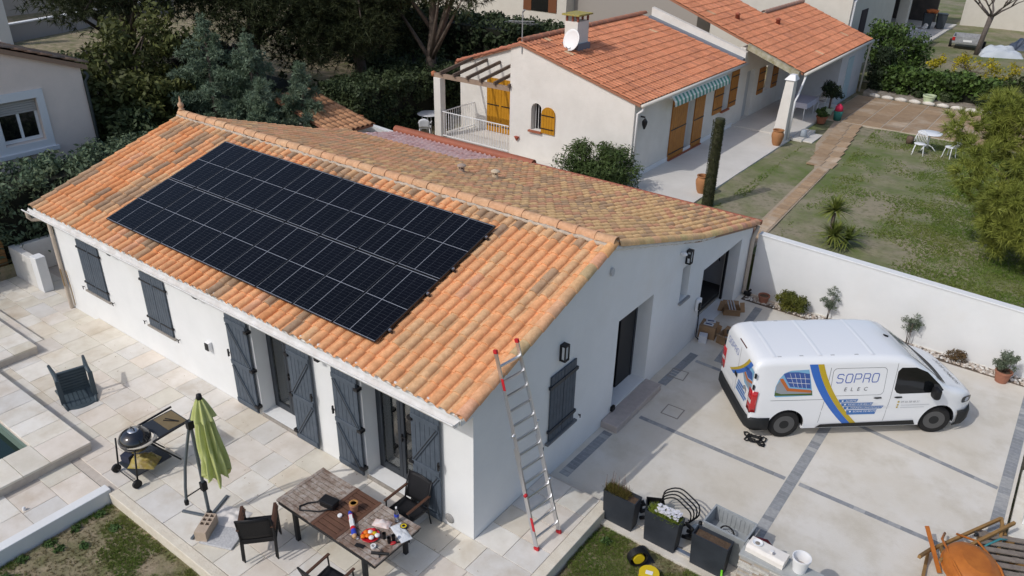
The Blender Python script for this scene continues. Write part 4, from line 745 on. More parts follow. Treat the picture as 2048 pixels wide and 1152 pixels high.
for s in (-1, 1):
    for z in (.72, 1.28, 1.55): B().box(-.012, s*.875-.02, z-.05, .02, s*.875+.02, z+.05).build('door_hinge', rub, van)
# roof ribs and cover plugs
for x in (.35, 1.30, 2.40):
    B().grid(lambda u, v: (x+.09*v, (u-.5)*1.42, lerp_tab(ZT, x+.09*v)+.022*(1-((u-.5)*2)**2)+.002+.006*sin(pi*v)), 10, 4).build('roof_rib', vw, van, True)
for s in (-1, 1):
    for x in (.5, .95, 1.6, 2.1): B().box(x-.04, s*.70-.012, lerp_tab(ZT, x)-.004, x+.04, s*.70+.012, lerp_tab(ZT, x)+.004).build('roof_plug', mm('grey_plug', (.45, .46, .47)), van)
B().tube([(3.12, 0, 1.87), (3.02, 0, 1.93)], [.03, .012], 8).build('aerial', black_plastic, van, True)
# ---- printed livery
lb_, ly_ = mm('livery_blue', (.045, .15, .50), rough=.3), mm('livery_yellow', (.50, .36, .03), rough=.3)
def stripe_pts(z, o): t = (1.80-z)/1.5; return 1.08+o+.45*t+.55*t**2
def stripe(o0, o1, name, m, off, s=-1):
    zs = [1.78-i*.07 for i in range(22)]; P = [(stripe_pts(z, o0), z) for z in zs]+[(stripe_pts(z, o1), z) for z in reversed(zs)]; skin(P, off, name, m, s=s, sub=.12)
stripe(0, .17, 'stripe', lb_, .006); stripe(.17, .30, 'stripe', ly_, .006); stripe(.145, .172, 'stripe', lb_, .007)
# window picture of a house with panels
def skinw(P, *a_, **k_): return skin([(.44+(x-.42)*.74, z) for x, z in P], *a_, **k_)
skinw([(.42, 1.10), (.42, 1.30), (.50, 1.48), (.62, 1.60), (.80, 1.655), (1.30, 1.67), (1.40, 1.40), (1.50, 1.09), (.46, 1.07)], .0042, 'window_print', mm('print_sky', (.20, .42, .62), rough=.15))
skinw([(.425, 1.10), (1.49, 1.095), (1.47, 1.20), (.425, 1.22)], .0048, 'window_print', mm('print_green', (.07, .12, .03), rough=.2)); skinw([(.44, 1.18), (.44, 1.34), (.55, 1.46), (.80, 1.26), (1.44, 1.20), (1.46, 1.14), (.60, 1.14)], .0052, 'window_print', mm('print_wall', (.28, .30, .32), rough=.2))
skinw([(.50, 1.475), (.60, 1.49), (.80, 1.27), (1.44, 1.215), (1.45, 1.155), (.76, 1.205)], .0056, 'window_print', mm('print_roof', (.48, .14, .04), rough=.2)); skinw([(.60, 1.585), (.66, 1.50), (.83, 1.30), (1.42, 1.25), (1.33, 1.58), (1.0, 1.62), (.72, 1.62)], .006, 'window_print', mm('print_panel', (.06, .11, .32), rough=.15))
for i in range(1, 5): t_ = i/5; skinw([(.64+t_*.68-.004, 1.60-t_*.02), (.64+t_*.68+.004, 1.60-t_*.02), (.83+t_*.58+.004, 1.30-t_*.05), (.83+t_*.58-.004, 1.30-t_*.05)], .0064, 'window_print', white_paint)
for i in range(1, 3): t_ = i/3; skinw([(.64+.19*t_, 1.60-.30*t_), (1.32+.09*t_, 1.58-.33*t_), (1.32+.09*t_, 1.572-.33*t_), (.64+.19*t_, 1.592-.30*t_)], .0064, 'window_print', white_paint)
def strokes(segs, w, off, name, m, s=-1, flip=None):
    for sg in segs:
        for (ax, az), (bx, bz) in zip(sg, sg[1:]):
            d = Vector((bx-ax, bz-az)); L = d.length; d /= L; nx, nz = -d.y*w/2, d.x*w/2; e = d*w*.3; P = [(ax-e.x+nx, az-e.y+nz), (bx+e.x+nx, bz+e.y+nz), (bx+e.x-nx, bz+e.y-nz), (ax-e.x-nx, az-e.y-nz)]
            (flip or (lambda P_, o_, n_, m_: skin(P_, o_, n_, m_, s=s, sub=.3)))(P, off, name, m)
GL = {'S': [[(.9, .85), (.75, 1), (.2, 1), (.05, .85), (.05, .62), (.18, .53), (.8, .47), (.92, .38), (.92, .15), (.78, 0), (.2, 0), (.05, .12)]], 'O': [[(.05, .2), (.05, .85), (.2, 1), (.78, 1), (.93, .85), (.93, .15), (.78, 0), (.2, 0), (.05, .2)]],
      'P': [[(.06, 0), (.06, 1), (.78, 1), (.93, .86), (.93, .55), (.78, .42), (.25, .42)]], 'R': [[(.06, 0), (.06, 1), (.78, 1), (.93, .86), (.93, .58), (.78, .46), (.25, .46)], [(.80, .44), (.93, .30), (.93, 0)]]}
def word(txt, x0, z0, cw, h, gap, w, off, m, flip=None):
    for i, ch in enumerate(txt): strokes([[(x0+i*(cw+gap)+px*cw+.10*pz*h, z0+pz*h) for px, pz in sg] for sg in GL[ch]], w, off, 'letter', m, flip=flip)
word('SOPRO', 1.69, 1.36, .145, .19, .04, .018, .008, mm('logo_blue', (.06, .12, .42), rough=.3))
def text_mesh(txt, size, fn, name, m, parent=van, track=1.0, shear=0):
    cu_ = bpy.data.curves.new('txt', 'FONT'); cu_.body = txt; cu_.size = size; cu_.space_character = track; cu_.shear = shear; cu_.resolution_u = 2; o = bpy.data.objects.new('txt', cu_); COL.objects.link(o); bpy.context.view_layer.update()
    me = bpy.data.meshes.new_from_object(o.evaluated_get(bpy.context.evaluated_depsgraph_get())); bpy.data.objects.remove(o); bpy.data.curves.remove(cu_)
    for v in me.vertices: v.co = fn(v.co.x, v.co.y)
    me.materials.clear(); me.materials.append(m); q = bpy.data.objects.new(name, me); link(q, parent); return q
darkp = mm('print_dark', (.09, .09, .10), rough=.4)
text_mesh('ELEC', .12, lambda x, y: side(1.88+x, 1.17+y, .008), 'lettering', darkp, track=2.3, shear=.15)
sb_ = mm('livery_tag_blue', (.06, .17, .42), rough=.3)
for i, (tx, x1) in enumerate([('ALARME', 2.22), ('VIDÉO SURVEILLANCE', 2.56), ('PANNEAU PHOTOVOLTAÏQUE', 2.80), ('BORNE DE RECHARGE', 2.68)]):
    z = .905-i*.092; x0 = stripe_pts(z+.03, .31)-.0; hh = .072 if i < 3 else .11; zz = z if i < 3 else z-.038
    skin([(x0+.01, zz), (x1-.02, zz), (x1+.01, zz+hh), (x0-.02, zz+hh)], .0065, 'service_tag', sb_); text_mesh(tx, .062, lambda x, y: side(x0+.13+x, z+.016+y, .009), 'lettering', white_paint, shear=.15)
    skin(rrect(x0+.05, z+.018, x0+.09, z+.056, .018), .009, 'tag_dot', white_paint)
text_mesh('09 66 58 48 31', .066, lambda x, y: side(3.16+x, .855+y, .008), 'lettering', mm('print_grey', (.30, .31, .33)), shear=.1)
for i, (zz, ww) in enumerate(((.79, .62), (.725, .52))): skin([(3.18, zz), (3.18+ww, zz), (3.18+ww, zz+.012), (3.18, zz+.012)], .008, 'fine_print', mm('print_pale', (.55, .56, .57)))
for zz in (.862, .787, .722): skin(rrect(3.09, zz, 3.13, zz+.04, .015), .008, 'contact_icon', ly_)
# rear print
R2 = lambda P, o_, n_, m_: rear(P, o_, n_, m_)
zs = [1.70-i*.06 for i in range(14)]
def rs(z, o): t = (1.70-z)/.8; return .46+o-.50*t-.42*t**2
rear([(rs(z, 0), z) for z in zs]+[(rs(z, .10), z) for z in reversed(zs)], .006, 'stripe', ly_); rear([(rs(z, .10), z) for z in zs]+[(rs(z, .24), z) for z in reversed(zs)], .006, 'stripe', lb_)
rear([(.42, 1.10), (.78, 1.08), (.80, 1.60), (.62, 1.62), (.25, 1.28)], .0045, 'window_print', M_['print_sky']); rear([(.38, 1.18), (.78, 1.08), (.79, 1.22), (.55, 1.30), (.30, 1.28)], .005, 'window_print', M_['print_wall']); rear([(.25, 1.33), (.55, 1.22), (.79, 1.30), (.79, 1.36), (.55, 1.29), (.28, 1.40)], .0055, 'window_print', M_['print_roof']); rear([(.30, 1.42), (.55, 1.31), (.78, 1.38), (.72, 1.52), (.48, 1.50)], .006, 'window_print', M_['print_panel'])
word('SOPRO', -.72, 1.42, .10, .14, .03, .012, .008, M_['logo_blue'], flip=R2)
for i, wq in enumerate((.30, .42, .52, .46)): z = .93-i*.07; rear([(.12-.02*i, z), (.12+wq, z), (.12+wq, z+.05), (.12-.02*i, z+.05)], .006, 'service_tag', sb_)
strokes([[(.42, 1.0), (.50, 1.06), (.58, 1.0)], [(.42, .95), (.50, 1.01), (.58, .95)]], .022, .010, 'emblem', mm('chrome', (.35, .36, .38), rough=.2, metal=.8), flip=R2)
text_mesh('SOPRO ELEC', .16, lambda x, y: (4.62-y*.98, -.62+x, lerp_tab(ZT, 4.62-y*.98)+.022*(1-((-.62+x)/.8)**2)+.006), 'lettering', darkp, track=1.05)
# strap on the ground
t = thing('ratchet_strap', 'tangled black ratchet strap on the concrete behind the van', 'strap', (2.77, 5.86, -.165)); pts = []
for i in range(60): a = i*.42; r = .12+.09*sin(i*.9); pts.append((r*cos(a)+.10*sin(i*.35), r*sin(a)*1.1-.05*cos(i*.5), .015+.03*abs(sin(i*.7))))
B().tube(pts, .016, 5).build('webbing', black_plastic, t, True)
# ================================================================ driveway edge: boundary wall, planters, boxes
bw = thing('boundary_wall', 'tall white rendered wall along the driveway below the neighbour lawn', 'wall', (0, 12.2, -.2)); BWO = Vector((0, 12.2, -.2))
def yb(x): return 12.22-.12*x/7
w = B(); zt0, zt1 = 1.62, 1.40
w.add([(.14, 12.215, -.5), (8.4, 12.07, -.5), (8.4, 12.27, -.5), (.14, 12.415, -.5), (.14, 12.215, zt0), (8.4, 12.07, zt1), (8.4, 12.27, zt1), (.14, 12.415, zt0)], [(0,3,2,1),(4,5,6,7),(0,1,5,4),(1,2,6,5),(2,3,7,6),(3,0,4,7)]); o = w.build('wall', render_white, bw); o.location = -BWO
w = B(); w.add([(.14, 12.195, zt0), (8.4, 12.05, zt1), (8.4, 12.29, zt1), (.14, 12.435, zt0), (.14, 12.195, zt0+.04), (8.4, 12.05, zt1+.04), (8.4, 12.29, zt1+.04), (.14, 12.435, zt0+.04)], [(0,3,2,1),(4,5,6,7),(0,1,5,4),(1,2,6,5),(2,3,7,6),(3,0,4,7)]); o = w.build('coping', render_white, bw, bevel=.01); o.location = -BWO
# pebble bed
peb = [mm('pebble_%d' % i, c, rough=.7) for i, c in enumerate([(.56, .51, .45), (.44, .37, .31), (.66, .64, .60), (.36, .31, .27)])]
struct('pebble_bed', B().box(.13, 11.68, -.2, 8.4, 12.06, -.155), mm('bed_soil', (.16, .12, .09), (.1, .08, .06), 20))
r = np.random.default_rng(3)
base = []
for k in range(4):
    V, F, c = [], [], 0; bmx = bmesh.new(); bmesh.ops.create_icosphere(bmx, subdivisions=1, radius=1); bv = np.array([v.co[:] for v in bmx.verts]); bf = np.array([[v.index for v in f.verts] for f in bmx.faces]); bmx.free()
    for i in range(260):
        x = r.uniform(.2, 7.4); s = r.uniform(.025, .055)*np.array([1, r.uniform(.6, 1), r.uniform(.45, .7)]); a = r.uniform(0, 6.28); R_ = np.array([[np.cos(a), -np.sin(a), 0], [np.sin(a), np.cos(a), 0], [0, 0, 1]]); V.append((bv*s)@R_.T+[x, r.uniform(11.72, 12.02), -.145+r.uniform(0, .02)]); F.append(bf+c); c += len(bv)
    tag(soup('pebbles', np.concatenate(V), np.concatenate(F), peb[k], smooth=True), ['pale cream pebbles at the wall foot', 'brown pebbles at the wall foot', 'white pebbles at the wall foot', 'dark pebbles at the wall foot'][k], 'pebbles', kind='stuff')
# planters
cha = mm('charcoal_planter', (.022, .026, .033), (.034, .04, .05), 2.2, rough=.55, bump=.15, bsc=40); psoil = mm('potting_soil', (.07, .045, .03), (.12, .08, .05), 25, bump=.8, bsc=40)
def planter(x, lb):
    t = thing('planter_box', lb, 'planter', (x, 2.10, -.178), 0, 'charcoal planters along the lawn edge'); b = B(); w0, w1, d0, d1, h = .285, .32, .115, .13, .66
    b.frustum((-w0, -d0, w0, d0), (-w1, -d1, w1, d1), 0, h); b.f.pop(1); e = .018; b.frustum((-w0+e, -d0+e, w0-e, d0-e), (-w1+e, -d1+e, w1-e, d1-e), .5, h); b.f.pop(-5); b.f[-1:] = b.f[-1:]
    b.add([(-w1, -d1, h), (w1, -d1, h), (w1, d1, h), (-w1, d1, h), (-w1+e, -d1+e, h), (w1-e, -d1+e, h), (w1-e, d1-e, h), (-w1+e, d1-e, h)], [(0, 1, 5, 4), (1, 2, 6, 5), (2, 3, 7, 6), (3, 0, 4, 7)]); b.build('shell', cha, t); B().box(-w1+.025, -d1+.025, h-.1, w1-.025, d1-.025, h-.06).build('soil', psoil, t); return t
planter(1.70, 'tall charcoal planter holding dry spiky greenery'); planter(2.53, 'tall charcoal planter full of white flowers'); planter(3.41, 'tall charcoal planter of bare brown soil beside the grey crate')
# things behind the planters
t = thing('cable_coil', 'black cable coil standing behind the flower planter', 'cable', (2.50, 2.75, -.16))
for k in range(4): B().tube([((.30+.02*k)*cos(a*pi/14), .08*k-.10+.02*sin(a), .26+.0*k+(.28+.015*k)*sin(a*pi/14)) for a in range(29)], .014, 6).build('loop', black_plastic, t, True)
t = thing('plastic_bag', 'clear bluish plastic bag of fittings behind the planters', 'bag', (3.02, 2.58, -.16)); B().grid(lambda u, v: ((.16+.03*noise.noise(Vector((u*6, v*6, 1))))*sin(pi*v)*cos(2*pi*u)*1.1, (.14+.03*noise.noise(Vector((u*6, v*6, 4))))*sin(pi*v)*sin(2*pi*u), .30-.28*v), 20, 10).build('bag', mm('blue_plastic', (.38, .45, .50), rough=.2, spec=.6, bump=.5, bsc=20), t, True)
t = thing('black_crate', 'black open box between the first two planters', 'box', (2.12, 2.62, -.165), .5); B().box(-.16, -.12, 0, .16, .12, .02).build('floor', black_plastic, t)
for x0, y0, x1, y1 in ((-.16, -.12, .16, -.105), (-.16, .105, .16, .12), (-.16, -.104, -.145, .104), (.145, -.104, .16, .104)): B().box(x0, y0, .0205, x1, y1, .30).build('side', black_plastic, t)
gc = mm('grey_crate_plastic', (.34, .36, .37), (.28, .30, .31), 8, rough=.5)
t = thing('storage_crate', 'grey ribbed plastic crate with a handle behind the soil planter', 'crate', (3.50, 2.62, -.165), -.03); H_ = .62
B().box(-.36, -.24, .30, .36, .24, .32).build('floor', gc, t)
for x0, y0, x1, y1 in ((-.37, -.25, .37, -.235), (-.37, .235, .37, .25), (-.37, -.234, -.355, .234), (.355, -.234, .37, .234)): B().box(x0, y0, .0, x1, y1, H_).build('side', gc, t, bevel=.004)
B().box(-.385, -.265, H_-.02, .385, -.236, H_+.01).box(-.385, .236, H_-.02, .385, .265, H_+.01).box(-.385, -.2355, H_-.02, -.356, .2355, H_+.01).box(.356, -.2355, H_-.02, .385, .2355, H_+.01).build('rim', gc, t)
for k in range(9): B().box(-.32+k*.08, .225, .33, -.30+k*.08, .2345, H_-.04).build('rib', gc, t)
B().tube([(-.02+.13*cos(a*pi/8), .0, .36+.16*sin(a*pi/8)) for a in range(9)], .014, 6).build('handle', black_plastic, t, True)
B().lathe([(.17, .321), (.17, .34), (0, .34)], 18, (-.02, 0, 0), M=Matrix.Diagonal((1.2, .8, 1, 1))).build('basket_lid', mm('mesh_grey', (.40, .42, .43), (.1, .1, .1), 60, lo=.5, hi=.55), t)
t = thing('grey_board', 'grey fibre board leaning on the plastic crate', 'board', (3.98, 2.65, -.165)); B().beam((0, -.05, 0), (-.05, .0, .55), .5, .02, (1, 0, .1)).build('board', mm('fibre_board', (.2, .2, .2), (.3, .3, .3), 20), t)
t = thing('tool_bag', 'dark tool bag with maroon strap behind the stone pillar', 'bag', (4.02, 2.48, -.165), .2); B().box(-.16, -.13, 0, .16, .13, .55).build('body', black_plastic, t, bevel=.05); B().tube([(-.15, 0, .5), (-.05, .06, .64), (.15, .10, .62), (.34, .12, .40)], .025, 6).build('strap', mm('maroon', (.08, .01, .015), rough=.4), t, True)
for i, (x, y, s, m, nm, lb) in enumerate([(2.92, 2.45, .12, 'black_plastic', 'bottle_cluster', 'black fittings piled next to the flower planter'), (2.05, 2.38, .10, 'black_plastic', 'hose_fitting', 'black pipe fittings beside the dry planter')]):
    t = thing(nm, lb, 'fittings', (x, y, -.165), i)
    for k in range(5): B().tube([(rnd.uniform(-s, s), rnd.uniform(-s, s), .03+.08*k), (rnd.uniform(-s, s), rnd.uniform(-s, s), .06+.09*k)], .035, 8).build('fitting', M_[m], t, True)
t = thing('metal_channel', 'length of galvanised channel lying behind the planters', 'channel', (3.0, 2.02, -.178)); B().box(-.12, -.10, .0, .45, -.02, .05).build('channel', alu, t, bevel=.004); t.location = (2.95, 2.15, -.178)
# stone pillar wall and what stands on it
sw = thing('stone_wall', 'low wall faced with stacked ledge stones at the lawn corner', 'wall', (4.0, 1.94, -.3)); B().box(0, .012, 0, 1.6, .34, .86).build('core', mm('wall_core', (.40, .39, .37)), sw); sw.location = (3.95, 1.93, -.3)
led = [mm('ledge_%d' % i, c, tuple(v*.75 for v in c), 12, bump=.5, bsc=40) for i, c in enumerate([(.48, .42, .35), (.56, .52, .46), (.40, .33, .26), (.62, .60, .56), (.46, .44, .42)])]
for rw in range(20):
    for fc in (0, 1):
        x = 0 if fc == 0 else .012; end = 1.6 if fc == 0 else .34
        while x < end-.02:
            L = min(rnd.uniform(.14, .34), end-x); dpt = rnd.uniform(0, .016); zz = rw*.043; m = led[rnd.randrange(5)]
            if fc == 0: B().box(x, -.012-dpt, zz+.001, x+L-.003, .011, zz+.041).build('ledge_stone', m, sw)
            else: B().box(-.012-dpt, x, zz+.001, -.001, x+L-.003, zz+.041).build('ledge_stone', m, sw)
            x += L
B().box(-.03, -.03, .861, 1.62, .37, .905).build('coping', mm('grey_coping', (.40, .41, .40), (.34, .35, .34), 9), sw, bevel=.006)
PZ = .606
t = thing('white_block', 'long white stone block with a chamfered edge on the wall top', 'block', (4.29, 2.12, PZ), -.06); B().prism([(-.12, 0), (.14, 0), (.14, .13), (-.07, .13), (-.12, .09)], -.31, .31, 'x').build('block', mm('limestone', (.78, .74, .69), (.70, .66, .61), 8), t, bevel=.006)
t = thing('saucer', 'white saucer with ash on the white block', 'saucer', (4.11, 2.16, PZ+.131)); B().lathe([(.05, 0), (.085, .018), (.08, .022), (.045, .006), (0, .006)], 20).build('dish', white_paint, t, True, sharp=50); B().lathe([(0, .012), (.04, .007)], 12).build('ash', mm('ash', (.25, .22, .18)), t)
t = thing('measuring_reel', 'small white tape reel on the white block', 'reel', (4.36, 2.12, PZ+.131)); B().lathe([(.012, 0), (.03, 0), (.03, .02), (.012, .02)], 12).build('reel', wp, t, True, sharp=40); B().box(.02, -.05, 0, .05, -.015, .03).build('knob', mm('grey_knob', (.25, .25, .27)), t)
t = thing('paint_bucket', 'white plastic bucket with dried plaster inside', 'bucket', (4.80, 2.16, PZ)); bk_ = B().lathe([(.10, 0), (.135, .24), (.145, .245), (.145, .275), (.132, .275), (.125, .24), (.095, .01), (0, .01)], 28).build('shell', white_paint, t, True, sharp=40); B().lathe([(0, .09), (.107, .085)], 20).build('plaster', mm('plaster_res', (.35, .29, .25), (.45, .42, .4), 14), t); B().tube([(.143*cos(a*pi/10+.5), .143*sin(a*pi/10+.5), .2) for a in range(11)], .004, 5).build('handle', alu, t)
# lawn things
t = thing('watering_can', 'bright green plastic watering can at the foot of the stone wall', 'watering can', (3.80, 1.72, -.22), 2.0); gp_ = mm('lime_plastic', (.16, .52, .02), rough=.35); B().lathe([(.09, 0), (.10, .05), (.09, .18), (.06, .22), (.05, .22)], 16).build('body', gp_, t, True); B().tube([(.07, 0, .08), (.18, 0, .20), (.24, 0, .28)], [.025, .02, .018], 8).build('spout', gp_, t, True); B().tube([(-.08, 0, .08), (-.17, 0, .18), (-.10, 0, .30), (.02, 0, .25)], .016, 8).build('handle', gp_, t, True)
t = thing('cable_reel', 'yellow and black cable reel lying flat on the lawn', 'reel', (2.72, 1.28, -.2), .3); B().lathe([(.03, 0), (.17, 0), (.17, .02), (.03, .02)], 24).build('flange', yel, t, True, sharp=40); B().lathe([(.12, .02), (.12, .09), (.05, .09)], 20).build('cable', black_plastic, t, True, sharp=40); B().lathe([(.10, .092), (.17, .092), (.17, .11), (.10, .11)], 24).build('flange', yel, t, True, sharp=40); B().box(-.06, -.04, .112, .06, .04, .116).build('paper_tag', wp, t)
t = thing('extension_reel', 'black cable reel with yellow core standing on the grass', 'reel', (2.42, 1.42, -.2), .9)
for k in range(5): B().tube([(.16*cos(a*pi/10), -.05+.025*k, .17+.15*sin(a*pi/10)) for a in range(21)], .016, 6).build('cable_turn', black_plastic, t, True)
B().lathe([(.08, -.07), (.10, -.07), (.10, .07), (.08, .07)], 18, M=Matrix.Translation((0, 0, .17))@Matrix.Rotation(pi/2, 4, 'X')).build('drum', yel, t, True, sharp=40)
t = thing('rubber_mat', 'crumpled black tool pouch on the grass by the planters', 'pouch', (2.42, 1.68, -.22), -.6); crinkle(14, 10, .42, .22, .14, 31).build('pouch', mm('navy_cloth', (.02, .022, .03), rough=.7), t, True)
# scrap corner: wooden frame, pallets, orange barrow tray
ow = mm('orange_lumber', (.30, .17, .06), (.22, .13, .05), 7, rough=.8); gw = mm('grey_pallet_wood', (.17, .14, .12), (.25, .21, .17), 8, rough=.9); rust = mm('orange_steel', (.46, .15, .025), (.36, .11, .02), 5, rough=.5)
t = thing('timber_trestle', 'long trestle frame of ochre timber leaning across the scrap corner', 'frame', (6.8, 4.9, -.165))
for p, q_ in (((-.42, -.18, .10), (.42, 1.15, .30)), ((-.25, -.50, .22), (.62, 1.02, .42)), ((.42, 1.18, .30), (.55, .85, .20)), ((.45, .95, .38), (.55, .10, .05)), ((-.42, -.18, .12), (-.55, -.9, .45)), ((-.30, -.05, .12), (-.15, -.45, .20)), ((-.45, -.25, .05), (-.40, -.9, .05))): B().beam(p, q_, .05, .06).build('timber', ow, t, bevel=.004)
B().tube([(.12, .50, .30), (.14, .40, .34), (.12, .34, .36)], .03, 6).build('knot', black_plastic, t, True)
t = thing('wheelbarrow_tray', 'orange painted steel barrow tray upside down in the scrap corner', 'wheelbarrow', (7.02, 4.50, -.165), .55)
def tray(u, v): a = 2*pi*u; k = v; return ((.40-.22*k**2)*cos(a)*1.1, (.55-.25*k**2)*sin(a), .18+.30*k**.6*1.0)
B().grid(tray, 28, 8).add([tray(i/28, 1) for i in range(28)], [tuple(range(28))]).build('tray', rust, t, True, sharp=50); B().tube([tray(i/28, 0) for i in range(29)], .02, 6).build('rim', rust, t, True)
for s in (-1, 1): B().tube([(s*.30, -.75, .30), (s*.36, -.1, .40), (s*.30, .55, .34), (s*.1, .85, .2)], .022, 6).build('tube_frame', rust, t, True)
B().beam((-.46, .05, .05), (-.50, .75, .42), .07, .02).build('leg_plate', rust, t)
for i, (x, y, a, z, lb) in enumerate([(7.55, 5.35, .2, -.16, 'grey wooden pallet at the bottom of the scrap heap'), (7.62, 5.20, .42, .0, 'grey wooden pallet lying askew on top of another')]):
    t = thing('pallet', lb, 'pallet', (x, y, z), a, 'pallets in the scrap corner')
    for k in range(6): B().box(-.55, -.45+k*.17, .11, .55, -.35+k*.17, .13).build('board', gw, t)
    for xx in (-.5, -.05, .4):
        for k in (0, 2, 5): B().box(xx, -.45+k*.17, .022, xx+.1, -.35+k*.17, .1095).build('block', ow, t)
        B().box(xx, -.45, 0, xx+.1, .5, .0215).build('bottom_board', gw, t)
for i, (x, y, s, lb) in enumerate([(6.86, 5.05, .26, 'torn white polystyrene sheet under the timber frame'), (7.12, 5.35, .3, 'white plastic wrap wedged beside the pallets'), (6.72, 4.55, .22, 'crumpled white foil by the orange tray')]):
    t = thing('plastic_scrap', lb, 'scrap', (x, y, -.155), i*1.1, 'white scraps in the corner'); crinkle(12, 10, s*1.6, s, .14, 40+i).build('sheet', mm('white_scrap', (.72, .73, .75), rough=.5), t, True)
t = thing('blue_hose', 'teal plastic hose curled among the scrap wood', 'hose', (7.12, 5.1, 0)); B().tube([(-.15, -.2, .02), (0, .1, .12), (.16, .35, .16), (.3, .5, .10)], .02, 6).build('hose', mm('teal', (.05, .22, .24), rough=.4), t, True)
t = thing('gate_wall', 'end of a white rendered low wall at the drive edge', 'wall', (7.5, 7.0, -.165)); B().box(-.10, -1.05, 0, .6, 1.15, .10).build('plinth', mm('cream_cap', (.70, .67, .60), (.62, .58, .5), 6), t, bevel=.01); B().box(.06, -.6, .1005, .6, 1.1, .40).build('wall', render_white, t, bevel=.01)
# cardboard boxes by the garage
card = mm('cardboard', (.33, .21, .12), (.28, .18, .10), 4, rough=.8); cardw = mm('white_card', (.60, .61, .64), rough=.6)
def carton(x, y, w_, d_, h_, rz, lb, m=card, flaps=True, open_=True):
    t = thing('cardboard_box', lb, 'box', (x, y, -.165), rz, 'cartons by the garage'); e = .006
    B().box(-w_/2, -d_/2, 0, w_/2, d_/2, e).build('floor', m, t)
    for x0, y0, x1, y1 in ((-w_/2, -d_/2, w_/2, -d_/2+e), (-w_/2, d_/2-e, w_/2, d_/2), (-w_/2, -d_/2+e, -w_/2+e, d_/2-e), (w_/2-e, -d_/2+e, w_/2, d_/2-e)): B().box(x0, y0, e, x1, y1, h_).build('side', m, t)
    if not open_: B().box(-w_/2+.001, -d_/2+.001, h_, w_/2-.001, d_/2-.001, h_+e).build('lid', m, t)
    elif flaps:
        for s in (-1, 1): B().beam((0, s*d_/2, h_), (0, s*(d_/2+.13), h_+.05), w_*.96, .005, (0, 0, 1)).build('flap', m, t); B().beam((s*w_/2, 0, h_), (s*(w_/2+.12), 0, h_+.02), .005, d_*.9, (0, 0, 1)).build('flap', m, t)
    return t
carton(.22, 9.25, .42, .40, .34, .15, 'taped brown carton beside the garage opening', open_=False); carton(.74, 9.18, .38, .34, .26, -.15, 'open brown carton full of white packaging next to the van'); carton(.22, 10.75, .44, .34, .18, .5, 'flat open carton with printed leaflets at the garage sill'); carton(.24, 8.88, .20, .20, .2, .3, 'small white cube carton against the house wall', cardw, open_=False)
for (x, y, z, a, lb) in ((.22, 9.20, .185, .15, 'folded leaflet lying on the taped carton'), (.20, 9.38, .185, .4, 'second leaflet lying on the taped carton'), (.24, 10.78, .0, .9, 'white booklets standing in the flat carton')):
    t = thing('leaflet', lb, 'paper', (x, y, z), a)
    if z > .1: B().box(-.12, -.07, .0, .12, .07, .012).build('sheet', cardw, t); B().box(-.08, -.03, .0125, .08, .03, .0135).build('print', mm('navy_print', (.04, .06, .14)), t)
    else:
        for k in range(3): B().beam((-.09+k*.08, -.1, -.14), (-.12+k*.08, .12, .16), .05, .012, (1, 0, 0)).build('booklet', cardw, t)
t = thing('packing_foam', 'white foam pieces inside the open brown carton', 'foam', (.74, 9.18, -.15)); crinkle(10, 10, .32, .28, .22, 8).build('foam', cardw, t, True)
pot_c = mm('terracotta_pot', (.36, .16, .10), (.30, .13, .085), 9, rough=.8, bump=.2)
def pot(name, lb, x, y, z, r, h, m=pot_c, soil=True, prof=None, group=None):
    t = thing(name, lb, 'pot', (x, y, z), 0, group); P = prof or [(.68, 0), (.92, .82), (1.0, .83), (1.0, 1.0), (.88, 1.0), (.84, .8)]
    B().lathe([(a*r, b_*h) for a, b_ in P]+[(.8*r, .8*h), (0, .8*h)], 24).build('pot', m, t, True, sharp=40)
    if soil: B().lathe([(.84*r, .82*h), (0, .84*h)], 16).build('soil', psoil, t)
    return t
pot('empty_flower_pot', 'empty pinkish clay pot on the pebbles by the downpipe', .70, 11.85, -.155, .16, .24); pot('olive_pot', 'terracotta pot holding a small grey olive bush by the white wall', 6.58, 11.62, -.165, .19, .30)
B().tube([(.08, 12.03, -.05), (.3, 12.0, -.11), (.9, 11.95, -.13), (1.35, 11.95, -.14)], .045, 8).build('drain_pipe', beige_pvc, None, True); tag(bpy.data.objects['drain_pipe'], 'beige drain pipe lying on the pebbles by the wall', 'pipe')
t = thing('water_valve', 'dark valve cluster at the foot of the downpipe', 'valve', (.2, 11.95, -.12)); B().box(-.1, -.06, 0, .1, .06, .1).build('body', black_plastic, t, bevel=.02); B().tube([(0, 0, .08), (.08, 0, .2)], .03, 6).build('handle', black_plastic, t)
# ================================================================ neighbour's plot
NZ = .95
bumpy('neighbour_lawn', -2.95, 12.42, 40, 36, NZ, lawn_m, step=.6, amp=.05)
bumpy('rear_garden', -90, 12.46, -10.9, 90, .7, soil, step=2.5, amp=.08); bumpy('side_garden', -90, -30, -16.65, 12.45, .3, soil, step=2.5, amp=.08)
bumpy('upper_yard', -10.8, 36.02, 60, 110, 1.25, lawn_m, step=1.5, amp=.06); struct('neighbour_base', B().box(-10.88, 12.44, -.6, -2.96, 36, .9), soil)
nconc = mm('pale_terrace', (.66, .63, .58), (.60, .57, .52), 1.2, rough=.8, bump=.15)
ter = struct('neighbour_terrace', B().box(-5.6, 12.5, .5, -2.96, 24.3, 1.0).box(-5.6, 24.31, .5, -2.96, 31, 1.06), nconc)
struct('pergola_terrace', B().box(-14.5, 15.2, .3, -10.76, 17.3, .93).box(-10.75, 13.4, .3, -5.61, 15.31, .93), nconc)
